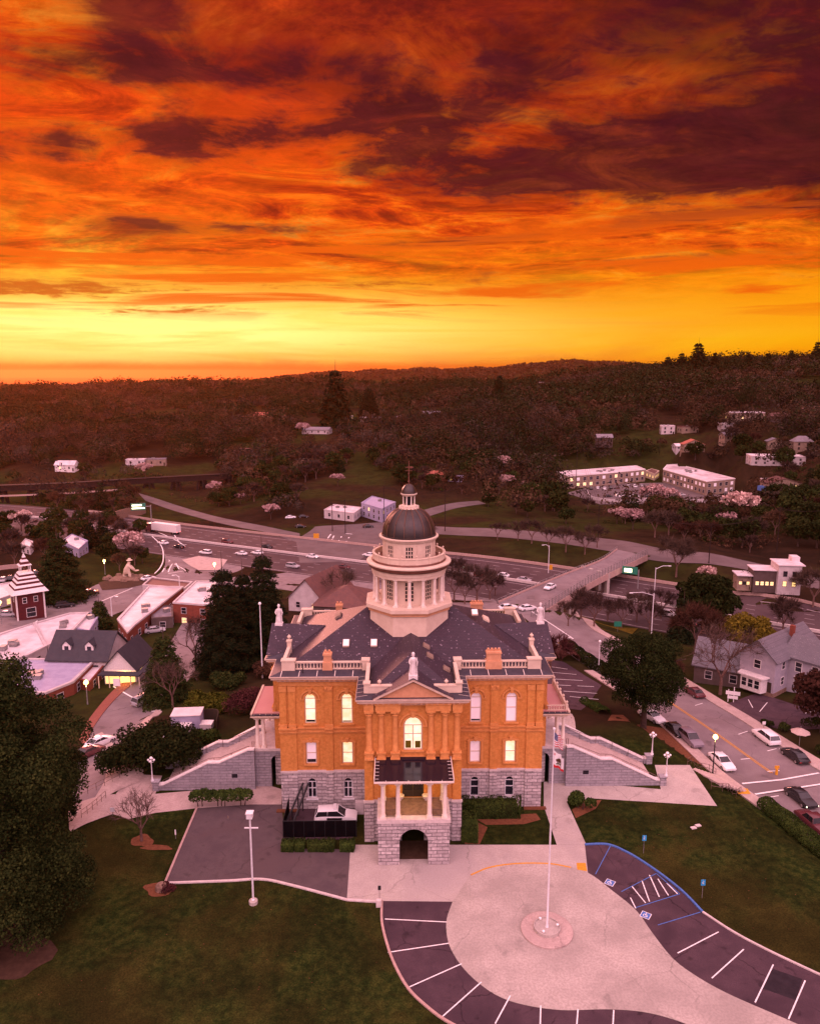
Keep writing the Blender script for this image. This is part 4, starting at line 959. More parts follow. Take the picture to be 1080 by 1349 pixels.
# front door
d = MB(); d.M = Mp; d.box(-1.15, -1.0, .1, .3, 5.14, 8.5); d.box(1.0, 1.15, .1, .3, 5.14, 8.5); d.box(-1.0, 1.0, .1, .3, 7.55, 7.7); d.box(-1.0, 1.0, .1, .3, 8.35, 8.5); d.box(-.06, .06, .12, .28, 5.14, 7.55); d.box(-1.0, -.06, .16, .24, 5.14, 5.9); d.box(.06, 1.0, .16, .24, 5.14, 5.9)
dr = d.build('door', M['wood_brown'], court); g = MB(); g.M = Mp; g.box(-1.0, -.06, .2, .22, 5.9, 7.55); g.box(.06, 1.0, .2, .22, 5.9, 7.55); g.build('door_glass', M['window_dark'], dr)
g = MB(); g.M = Mp; g.box(-.97, .97, .22, .24, 7.7, 8.35); g.build('transom', M['window_glow'], dr)
# portico
po = MB(); Y0 = -10.4; po.M = Matrix.Translation((0, Y0, 0))
band(po, -3.65, 3.65, -.6, 4.75, 0, .8, [(0, 2.95, -.6, 4.05, 1.475)])
for sg in (-1, 1): po.box(*sorted((2.9*sg, 3.65*sg)), .8, 4.09, -.6, 4.75)
po.build('portico_base', M['granite_block'], court)
po = MB(); po.box(-3.75, 3.75, Y0-.1, -6.31, 4.75, 5.14); pfo = po.build('portico_floor', M['kerb_concrete'], court); po = MB(); po.box(-3.0, 3.0, Y0+.75, -6.4, 5.141, 5.16); po.build('floor_tiles', M['rock_wall'], pfo)
ins = MB(); ins.box(-2.8, 2.8, -9.5, -6.35, .02, .05); ins.build('passage_floor', M['soil'], court)
vr = MB(); vr.M = Matrix.Translation((0, Y0, 0))
n = 16
for i in range(n):
    a0, a1 = PI*(i+.06)/n, PI*(i+.94)/n
    vs = [(r_*math.cos(a), 2.575+r_*math.sin(a)) for r_, a in ((1.49, a0), (2.1, a0), (2.1, a1), (1.49, a1))]
    vr.xz(vs, -.05, .02)
vr.build('arch_stones', M['granite_block'], court)
for x in (-3.15, -1.6, 1.6, 3.15):
    for y in (Y0+.35, -6.65):
        if y > -7 and abs(x) < 2: continue
        c = MB(); c.cbox(x, y, 5.14, .62, .62, .16); c.lathe([(.29, 5.3), (.3, 5.42), (.25, 5.5), (.235, 5.6), (.225, 7.3), (.195, 8.55), (.22, 8.62), (.2, 8.68), (.28, 8.85), (.34, 8.95)], 14, x, y); c.cbox(x, y, 8.95, .7, .7, .1)
        c.build('portico_column', M['column_white'], court, smooth=True)
en = MB(); en.box(-3.5, 3.5, Y0+.02, Y0+.66, 9.05, 9.3); en.box(-3.5, -2.9, Y0+.66, -6.35, 9.05, 9.3); en.box(2.9, 3.5, Y0+.66, -6.35, 9.05, 9.3); en.box(-3.85, 3.85, Y0-.3, -6.4, 9.3, 9.42)
for i in range(26): x = -3.6+i*.288; en.box(x, x+.12, Y0-.22, Y0+.02, 9.16, 9.3)
en.build('portico_entablature', M['cream_paint'], court)
rf = MB(); rf.add([(-3.95,Y0-.42,9.52),(3.95,Y0-.42,9.52),(3.95,-6.34,9.86),(-3.95,-6.34,9.86),(-3.95,Y0-.42,9.42),(3.95,Y0-.42,9.42),(3.95,-6.34,9.42),(-3.95,-6.34,9.42)], [(0,1,2,3),(4,7,6,5),(0,4,5,1),(1,5,6,2),(3,2,6,7),(0,3,7,4)])
prf = rf.build('portico_roof', M['porch_metal'], court)
ed = MB()
ed.box(-4.02, 4.02, Y0-.5, Y0-.42, 9.42, 9.60); ed.box(-4.03, -3.951, Y0-.5, -6.34, 9.5, 9.92); ed.box(3.951, 4.03, Y0-.5, -6.34, 9.5, 9.92)
for i in range(1, 7): ed.box(-3.95+i*1.13-.02, -3.95+i*1.13+.02, Y0-.419, Y0-.15, 9.545, 9.58)
for sg in (-1, 1):
    for i in range(7): yy = Y0+.1+i*.6; zc = 9.52+(yy-Y0+.42)/4.4*.34; ed.box(*sorted((3.55*sg, 3.949*sg)), yy, yy+.035, zc+.01, zc+.045)
ed.build('gutter_strip', M['column_white'], court)
rl = MB()
for sg in (-1, 1):
    a, b = sorted((1.85*sg, 2.88*sg))
    rl.box(a, b, Y0+.32, Y0+.38, 6.0, 6.06); rl.box(a, b, Y0+.32, Y0+.38, 5.3, 5.35)
    for i in range(6): x = a+(b-a)*(i+.5)/6; rl.box(x-.02, x+.02, Y0+.33, Y0+.37, 5.35, 6.0)
    rl.box(3.12*sg-.03, 3.12*sg+.03, Y0+.7, -7.0, 6.0, 6.06); rl.box(3.12*sg-.03, 3.12*sg+.03, Y0+.7, -7.0, 5.3, 5.35)
    for i in range(11): y = Y0+.85+i*.24; rl.box(3.12*sg-.02, 3.12*sg+.02, y-.02, y+.02, 5.35, 6.0)
rl.build('portico_railing', M['handrail'], court)
ur = MB()
for sg in (-1, 1): ur.lathe([(.1,5.14),(.12,5.3),(.3,5.42),(.36,5.6),(.42,5.75),(.36,5.78)], 12, 1.35*sg, -6.9)
ur.build('urn', M['column_white'], court, smooth=True)
lm = MB(); lm.lathe([(.02, 9.0), (.05, 8.9), (.2, 8.75), (.22, 8.6), (.12, 8.45), (.02, 8.42)], 12, 0, -8.3); lm.tube([(0,-8.3,9.3),(0,-8.3,8.95)], .025, 6); lm.build('portico_lamp', M['lamp_white'], court)
pl_ = bpy.data.lights.new('portico_light', 'POINT'); pl_.energy = 230; pl_.color = (1, .60, .10); pl_.shadow_soft_size = .25
plo = bpy.data.objects.new('portico_light', pl_); COL.objects.link(plo); plo.parent = court; plo.location = (0, -8.3, 8.0)
pl_ = bpy.data.lights.new('passage_light', 'POINT'); pl_.energy = 14; pl_.color = (1, .7, .5); pl_.shadow_soft_size = .3
plo = bpy.data.objects.new('passage_light', pl_); COL.objects.link(plo); plo.parent = court; plo.location = (0, -8.0, 3.6)

# cornice: outline of the walls, swept out
OUT = [(-5.1,PY_),(5.1,PY_),(5.1,0),(15,0),(15,5.4),(16.4,5.4),(16.4,14.8),(15,14.8),(15,DP),(-15,DP),(-15,14.8),(-16.4,14.8),(-16.4,5.4),(-15,5.4),(-15,0),(-5.1,0)]
def offs(poly_, d):
    n = len(poly_); out = []
    for i in range(n):
        a, b, c = Vector(poly_[i-1]), Vector(poly_[i]), Vector(poly_[(i+1)%n])
        e1 = (b-a).normalized(); e2 = (c-b).normalized(); n1 = Vector((e1.y, -e1.x)); n2 = Vector((e2.y, -e2.x))
        out.append(tuple(b+(n1+n2)*d))
    return out
def sweep(mb, prof, poly_=OUT):
    rings = [[(p[0], p[1], z) for p in offs(poly_, d)] for d, z in prof]; n = len(poly_); vs = [v for r_ in rings for v in r_]
    mb.add(vs, [(j*n+i, j*n+(i+1)%n, (j+1)*n+(i+1)%n, (j+1)*n+i) for j in range(len(prof)-1) for i in range(n)])
cn = MB(); sweep(cn, [(-.1,15.75),(.12,15.75),(.12,15.95),(.3,16.02),(.3,16.12),(.72,16.22),(.72,16.42),(.86,16.46),(.9,16.62),(.86,16.64)])
cn.build('cornice', M['cornice_cream'], court)
cn = MB(); sweep(cn, [(.15,15.96),(.5,16.0),(.55,16.21),(.3,16.21)]); cn.build('cornice_bed_mould', M['trim_terracotta'], court)  # terracotta bed moulding under the cornice
cn = MB(); sweep(cn, [(.855,16.641),(.8,16.66),(-.45,16.86),(-.6,16.86)]); cn.build('gutter', M['lead_gutter'], court)
br = MB()
def brackets(a, b, nx, ny, k):
    for i in range(k):
        t = (i+.5)/k; x = a[0]+(b[0]-a[0])*t; y = a[1]+(b[1]-a[1])*t
        br = MB(); br.cbox(x+nx*.36, y+ny*.36, 16.0, .18 if ny else .5, .5 if ny else .18, .2); br.build('cornice_bracket', M['trim_terracotta'], court)
for a, b, nx, ny, k in [((-15,0),(-5.1,0),0,-1,18),((5.1,0),(15,0),0,-1,18),((-5.1,PY_),(5.1,PY_),0,-1,18),((-5.1,PY_),(-5.1,0),-1,0,11),((5.1,PY_),(5.1,0),1,0,11)]: brackets(a, b, nx, ny, k)
sm = MB()                                             # pale seams of the gutter lining
for k in range(5):
    for sg in (-1, 1): x = sg*(6.6+k*2.0); sm.add([(x-.035,-.84,16.675),(x+.035,-.84,16.675),(x+.035,.35,16.868),(x-.035,.35,16.868)], [(0,1,2,3)])
for sg in (-1, 1):
    for k in range(6): y = -6.4+k*1.05; xs = (5.9*sg, 4.75*sg); sm.add([(xs[0],y,16.675),(xs[0],y+.06,16.675),(xs[1],y+.06,16.868),(xs[1],y,16.868)], [(0,1,2,3)])
sm.build('gutter_seams', M['column_white'], court)

# roofs
def poly3(mb, faces):
    for f in faces: mb.add(f, [tuple(range(len(f)))])
EZ, RZ = 16.86, 21.55; yb = 19.7; ym = 10.1
rf = MB(); poly3(rf, [[(-14.5,.5,EZ),(14.5,.5,EZ),(5.0,ym,RZ),(-5.0,ym,RZ)], [(14.5,yb,EZ),(-14.5,yb,EZ),(-5.0,ym,RZ),(5.0,ym,RZ)], [(-14.5,yb,EZ),(-14.5,.5,EZ),(-5.0,ym,RZ)], [(14.5,.5,EZ),(14.5,yb,EZ),(5.0,ym,RZ)]])
# pavilion hip
poly3(rf, [[(-4.7,-5.9,EZ),(4.7,-5.9,EZ),(0,-1.25,19.6)], [(-4.7,1.0,EZ),(-4.7,-5.9,EZ),(0,-1.25,19.6),(0,6.6,19.6)], [(4.7,-5.9,EZ),(4.7,1.0,EZ),(0,6.6,19.6),(0,-1.25,19.6)]])
rf.build('roof', M['slate'], court)
# pediments
def pediment(Mx, hw, z0, za, run, name='pediment'):
    p = MB(); p.M = Mx; t = .28; s_ = (za-z0)/hw
    p.xz([(-hw+.3, z0+.02), (hw-.3, z0+.02), (0, za-.3)], .35, .6); ped = p.build(name, M['trim_terracotta'], court)
    q = MB(); q.M = Mx
    for sg in (-1, 1):
        pts = [(sg*(hw+.15), z0-.08), (0, za), (0, za+.26), (sg*(hw+.15), z0+.18)]
        q.xz(pts if sg < 0 else pts[::-1], -.12, .6)
        pts = [(sg*(hw-.2), z0-.02+.05), (0, za-.2), (0, za+.0), (sg*(hw-.05), z0+.0)]
    q.box(-hw, hw, -.05, .34, z0-.1, z0+.06); q.build('raking_cornice', M['cornice_cream'], ped)
    q = MB(); q.M = Mx
    for sg in (-1, 1): pts = [(0, .601, za-.03), (sg*(hw+.1), .601, z0+.02), (sg*(hw+.1), run*.25, z0+.02), (0, run, za-.03)]; q.add(pts if sg > 0 else pts[::-1], [(0,1,2,3)])
    for sg in (-1, 1):
        q.add([(0,-.2,za+.30),(sg*(hw+.22),-.2,z0+.20),(sg*(hw+.22),.62,z0+.20),(0,.62,za+.30)], [(0,1,2,3)]); 
        q.add([(0,.62,za+.30),(sg*(hw+.22),.62,z0+.20),(sg*(hw+.1),run*.3,z0+.02),(0,run,za-.0)], [(0,1,2,3)])
    q.build('roof', M['slate'], ped)
pediment(Matrix.Translation((0, PY_-.75, 0)), 4.0, 16.62, 18.65, 4.6)
for sg in (-1, 1): pediment(Matrix.Translation((17.0*sg, 10.1, 0)) @ Matrix.Rotation(R(90)*sg, 4, 'Z'), 4.5, 16.62, 18.9, 6.5)
def figure(mb, cx, cy, z, s, arm=0):
    """robed standing figure on a plinth"""
    mb.cbox(cx, cy, z-.3, .95*s, .85*s, .3*s+.3)
    prof = [(.36,.30),(.38,.5),(.33,.9),(.28,1.3),(.27,1.55),(.31,1.75),(.34,1.95),(.30,2.12),(.12,2.2),(.085,2.28)]
    n = 18; vs = []
    for (r, h) in prof:
        for i in range(n):
            a = 2*PI*i/n; f = 1+(.13*math.sin(6*a+h*1.5) if h < 1.7 else 0); vs.append((cx+r*f*s*math.cos(a)*1.05, cy+r*f*s*math.sin(a)*.8, z+h*s))
    mb.add(vs, [(j*n+i, j*n+(i+1)%n, (j+1)*n+(i+1)%n, (j+1)*n+i) for j in range(len(prof)-1) for i in range(n)])
    hd = [(0.0,2.22),(.10,2.26),(.145,2.36),(.155,2.47),(.13,2.6),(.06,2.68),(0,2.69)]
    mb.lathe([(r*s, z+h*s) for r, h in hd], 12, cx, cy, cap=False); mb.lathe([(0,z+2.55*s),(.17*s,z+2.5*s),(.18*s,z+2.62*s),(.1*s,z+2.74*s),(0,z+2.76*s)], 12, cx, cy+.03*s, cap=False)
    if arm:
        mb.tube([(cx-.3*s,cy,z+2.02*s),(cx-.42*s,cy-.1*s,z+1.7*s),(cx-.3*s,cy-.3*s,z+1.5*s)], [.1*s,.085*s,.06*s], 8)
        mb.tube([(cx+.3*s,cy,z+2.02*s),(cx+.44*s,cy-.06*s,z+1.66*s),(cx+.42*s,cy-.22*s,z+1.35*s)], [.1*s,.085*s,.06*s], 8)
        mb.tube([(cx+.42*s,cy-.24*s,z+.3*s),(cx+.42*s,cy-.24*s,z+2.3*s)], [.03*s,.025*s], 6)
for nm, x, y, z, lab in (('pediment_statue', 0, PY_-.2, 18.9, None), ('pediment_statue', -16.3, 10.1, 18.95, None), ('pediment_statue', 16.3, 10.1, 18.95, None)):
    s = MB(); figure(s, x, y, z, .98, 1); s.build(nm, M['statue_white'], court, smooth=True)
# parapets and balustrade
pp = MB(); bl = MB()
def balus(a, b, base=16.86, h=.95):
    a = Vector(a); b = Vector(b); L = (b-a).length; d = (b-a)/L; ang = math.atan2(d.y, d.x); c = (a+b)/2
    pp.cbox(c.x, c.y, base, L, .30, .16, ang); pp.cbox(c.x, c.y, base+h-.16, L, .34, .16, ang)
    k = int(L/.36)
    for i in range(k):
        p = a+d*L*(i+.5)/k; bl.lathe([(.07,base+.16),(.11,base+.3),(.06,base+.55),(.09,base+h-.2),(.09,base+h-.16)], 6, p.x, p.y)
def pier(x, y, sx=.9, sy=.7, h=1.1, z=16.86): pp.cbox(x, y, z, sx, sy, h); pp.cbox(x, y, z+h, sx+.16, sy+.16, .14)
def finial(x, y, z, r=.2, mb=None):
    own = mb is None; mb = MB() if own else mb
    mb.lathe([(r*.7,z),(r*.4,z+r*.5),(r*.45,z+r*.8),(r,z+r*1.5),(r*.9,z+r*2.1),(r*.3,z+r*2.5),(r*.12,z+r*3.0)], 10, x, y)
    if own: mb.build('finial', M['cream_paint'], court, smooth=True)
def coping(a, b, h=.95, w=.4, base=16.86, z2=None):
    a = Vector(a); b = Vector(b); L = (b-a).length; d = (b-a)/L; ang = math.atan2(d.y, d.x); c = (a+b)/2
    pp.cbox(c.x, c.y, base, L, w-.1, h-.14, ang); pp.cbox(c.x, c.y, base+h-.14, L, w, .14, ang)
for sg in (-1, 1):
    pier(13.9*sg, .75, 1.5, .7); pier(5.2*sg, .75, .8, .8)
    balus((13.1*sg, .75), (5.6*sg, .75)) if sg > 0 else balus((-13.1, .75), (-5.6, .75))
    coping((4.85*sg, .3), (4.85*sg, -5.2)); pier(4.85*sg, -5.6, .6, .6, 1.0)
    coping((4.6*sg, -5.7), (2.2*sg, -5.7), .85, .5); finial(3.5*sg, -5.7, 17.7, .22)
    coping((14.5*sg, 1.2), (14.5*sg, 5.6)); pier(14.5*sg, 5.9, .5, .5, 1.5); finial(14.5*sg, 5.9, 18.5, .24)
    coping((14.5*sg, 14.6), (14.5*sg, 19.0)); pier(13.9*sg, 19.4, 1.4, .7)
balus((13.1, 19.4), (-13.1, 19.4))
pp.build('parapet', M['cream_paint'], court); bl.build('balustrade', M['cream_paint'], court, smooth=True)
def chimney(x, y, w, z1, pots, d=.75):
    c = MB(); c.cbox(x, y, 16.8, w+.25, d+.2, 1.0); c.cbox(x, y, 17.8, w, d, z1-17.8-.35); c.cbox(x, y, z1-.35, w+.16, d+.16, .15); c.cbox(x, y, z1-.2, w+.05, d+.05, .1)
    for i in range(pots): xx = x+(i-(pots-1)/2)*w/pots; c.lathe([(.13, z1-.1), (.15, z1+.2), (.1, z1+.22)], 8, xx, y)
    c.build('chimney', M['trim_terracotta'], court)
chimney(-9.5, .9, .85, 18.9, 2); chimney(9.3, .9, 1.6, 19.0, 4); chimney(-9.5, 19.2, .85, 18.9, 2); chimney(9.3, 19.2, 1.6, 19.0, 4)
def skylight(x, y, zoff, w, l, mat, slope, face, pitch=.455):
    s = MB(); a = math.atan(slope)
    s.M = Matrix.Translation((x, y, zoff)) @ Matrix.Rotation(face, 4, 'Z') @ Matrix.Rotation(a, 4, 'X')
    s.box(-w/2, w/2, -l/2, l/2, 0, .22); o = s.build('skylight', M['cream_paint'] if mat != 'beige_wall' else M['beige_wall'], court)
    s2 = MB(); s2.M = s.M; s2.box(-w/2+.07, w/2-.07, -l/2+.07, l/2-.07, .22, .25); s2.build('skylight_glass', M[mat], o)
sp = (RZ-EZ)/9.6; zr = lambda y: EZ+(y-.5)*sp
for x, y in ((-7.6, 4.1), (-4.35, 4.1)): skylight(x, y, zr(y)+.02, .75, 1.1, 'blind_white', sp, 0)
skylight(7.9, 8.6, zr(8.6)+.02, .75, .95, 'blind_white', sp, 0)
sl_ = (19.6-EZ)/4.7
for (x, y) in ((1.7, 3.0), (2.0, .4), (3.8, -.9)): skylight(x, y, 19.6-x*sl_+.02, 1.0, .8, 'beige_wall', sl_, R(90))
sl2 = (RZ-EZ)/9.5
for x, y in ((-9.0, 11.5), (9.5, 10.6)): skylight(x, y, EZ+(14.5-abs(x))*sl2+.03, 1.6, .8, 'cream_paint' if x > 0 else 'beige_wall', sl2, R(-90) if x < 0 else R(90))
vp = MB()
for x, y, z in ((-2.35, 5.9, 19.4), (2.1, 5.9, 19.4), (-12.2, -.2, 16.8)): vp.tube([(x,y,z),(x,y,z+.9)], .06, 6)
vp.build('vent_pipe', M['metal_black'], court)

# tower
tw = court; TX, TY = -.15, 9.8
def L(name, prof, n, mat, smooth=True, a0=0.0, parent=court):
    m_ = MB(); m_.lathe(prof, n, TX, TY, a0); return m_.build(name, mat, parent, smooth=smooth)
K = 1/math.cos(PI/8)
L('tower_base', [(4.72*K,17.5),(4.72*K,21.55)], 8, M['cream_paint'], False, PI/8)
L('tower_base_moulding', [(4.75*K,21.56),(4.9*K,21.6),(4.9*K,21.8),(5.02*K,21.86),(5.02*K,22.0)], 8, M['cornice_brown'] if False else M['trim_terracotta'], False, PI/8)
L('tower_gallery', [(5.02*K,22.0),(5.2*K,22.05),(5.2*K,22.5),(5.0*K,22.52),(4.2*K,22.52)], 8, M['cream_paint'], False, PI/8)
core = MB(); RC = 3.35
# octagonal inner chamber with tall windows in every face
for k in range(8):
    a = -PI/2+k*PI/4; hw = RC*math.tan(PI/8)
    Mx = Matrix.Translation((TX, TY, 0)) @ Matrix.Rotation(a+PI/2, 4, 'Z') @ Matrix.Translation((0, -RC, 0))
    core.M = Mx; band(core, -hw, hw, 22.52, 26.4, 0, .25, [(0, 1.15, 22.9, 25.4, .0)])
    window(court, Mx, 0, 1.15, 22.9, 25.4, 0, M['cream_paint'], M['window_dark'], 4, 2, None, sill=False, rec=.16, fw=.1)
    if k in (0, 1, 7): 
        tt = MB(); tt.M = Mx; tt.box(-.75, .75, -.12, 0, 25.45, 25.6); tt.build('lintel', M['cream_paint'], court)
core.build('tower_wall', M['cream_paint'], court)
for k in range(16):
    a = -PI/2+k*PI/8; x, y = TX+4.22*math.cos(a), TY+4.22*math.sin(a)
    c = MB(); c.cbox(x, y, 22.5, .56, .56, .14, a); c.lathe([(.25,22.64),(.26,22.74),(.2,22.82),(.205,23.2),(.165,25.5),(.18,25.56),(.16,25.6),(.23,25.78)], 12, x, y); c.cbox(x, y, 25.78, .5, .5, .08, a)
    c.build('tower_column', M['column_white'], court, smooth=True)
L('tower_entablature', [(3.9,25.86),(4.5,25.86),(4.5,26.2),(4.58,26.22),(4.58,26.62),(4.75,26.7),(4.8,26.72)], 64, M['cream_paint'])
L('tower_cornice', [(4.79,26.73),(4.86,26.75),(5.0,26.95),(5.06,27.18),(5.1,27.2)], 64, M['cornice_brown'])
L('tower_cornice_cap', [(5.1,27.2),(5.16,27.24),(5.16,27.38),(5.0,27.44),(4.5,27.5),(4.4,27.5)], 64, M['cream_paint'])
L('tower_parapet', [(4.32,27.5),(4.42,27.5),(4.42,28.35),(4.48,28.37),(4.48,28.46),(4.16,28.46),(4.16,28.37),(4.2,28.35),(4.2,27.6),(3.2,27.55)], 64, M['cream_paint'])
dk = MB(); dk.lathe([(4.44,27.52),(4.56,27.54),(4.50,27.72),(4.44,27.72)], 64, TX, TY); dk.build('parapet_base', M['cornice_brown'], court)
fm_ = MB()
for k in range(16):
    a = -PI/2+PI/16+k*PI/8; x, y = TX+4.32*math.cos(a), TY+4.32*math.sin(a); fm_.cbox(x, y, 28.46, .2, .2, .08, a)
    finial(x, y, 28.54, .12, fm_)
    fm_.M = Matrix.Translation((TX, TY, 0)) @ Matrix.Rotation(a, 4, 'Z'); fm_.box(4.4, 4.47, -.17, .17, 27.72, 28.35); fm_.M = Matrix.Identity(4)
fm_.build('finial', M['cream_paint'], court, smooth=True)
dc = MB(); NS = 16; RD = 3.2
for k in range(NS):
    a = -PI/2+k*2*PI/NS; hw = RD*math.tan(PI/NS)
    Mx = Matrix.Translation((TX, TY, 0)) @ Matrix.Rotation(a+PI/2, 4, 'Z') @ Matrix.Translation((0, -RD, 0)); dc.M = Mx
    if k % 2 == 0:
        band(dc, -hw, hw, 27.5, 30.1, 0, .2, [(0, .95, 28.2, 29.65, 0)]); window(court, Mx, 0, .95, 28.2, 29.65, 0, M['cream_paint'], M['window_dark'], 2, 2, None, sill=False, rec=.1, fw=.07)
    else:
        dc.box(-hw, hw, 0, .2, 27.5, 30.1); dc.box(-hw*.55, hw*.55, -.05, -.001, 27.6, 29.8)
dc.build('drum_wall', M['cream_paint'], court)
L('drum_cornice', [(3.3,30.1),(3.42,30.12),(3.46,30.3),(3.62,30.36),(3.62,30.48),(3.5,30.52)], 64, M['cream_paint'])
L('drum_band', [(3.26,30.52),(3.34,30.52),(3.34,30.66),(3.2,30.7)], 64, M['copper_dome'])
DR, DZ, DHt = 3.2, 30.66, 3.35
prof = [(DR*math.cos(a)**.96, DZ+DHt*math.sin(a)) for a in [PI/2*i/16 for i in range(14)]]
dome = L('dome', prof, 64, M['copper_dome'])
rb = MB()
for k in range(16):
    a = -PI/2+PI/16+k*PI/8; rb.tube([(TX+r_*1.008*math.cos(a), TY+r_*1.008*math.sin(a), z_+.01) for r_, z_ in prof], .055, 5)
surf('copper_rib', (.15,.07,.045), (.11,.055,.04), 2, .45, metal=.4)
rb.build('dome_rib', M['copper_rib'], dome)
L('lantern_base', [(1.25,33.55),(1.25,33.8),(1.12,33.85),(1.0,34.05),(1.05,34.1),(.9,34.2)], 32, M['cream_paint'])
lc = MB()
for k in range(16): a = k*PI/8; lc.cbox(TX+1.14*math.cos(a), TY+1.14*math.sin(a), 33.84, .14, .14, .24, a)
for k in range(8):
    a = PI/8+k*PI/4; lc.lathe([(.1,34.15),(.08,34.3),(.07,35.2),(.11,35.3)], 8, TX+.72*math.cos(a), TY+.72*math.sin(a))
lc.build('lantern_column', M['column_white'], court)
L('lantern_core', [(.5,34.15),(.5,35.3)], 16, M['window_dark'])
L('lantern_cornice', [(.76,35.3),(.84,35.34),(.88,35.46),(1.0,35.5),(1.0,35.6),(.86,35.62)], 32, M['cream_paint'])
L('lantern_dome', [(.9*math.cos(PI/2*i/8)+.0, 35.6+1.15*math.sin(PI/2*i/8)) for i in range(9)], 32, M['copper_dome'])
wv_ = MB(); wv_.tube([(TX,TY,36.7),(TX,TY,39.5)], [.08,.04], 8); wv_.lathe([(.01,36.9),(.14,37.05),(.01,37.2)], 10, TX, TY); wv_.lathe([(.01,37.9),(.1,38.0),(.01,38.1)], 10, TX, TY)
wv_.box(TX-.45, TX+.45, TY-.02, TY+.02, 38.3, 38.35); wv_.box(TX-.02, TX+.02, TY-.45, TY+.45, 38.3, 38.35); wv_.xz([(TX-.5, 38.75), (TX+.3, 38.62), (TX+.62, 38.75), (TX+.3, 38.88)], TY-.02, TY+.02)
wv_.build('weather_vane', M['cornice_brown'], court)

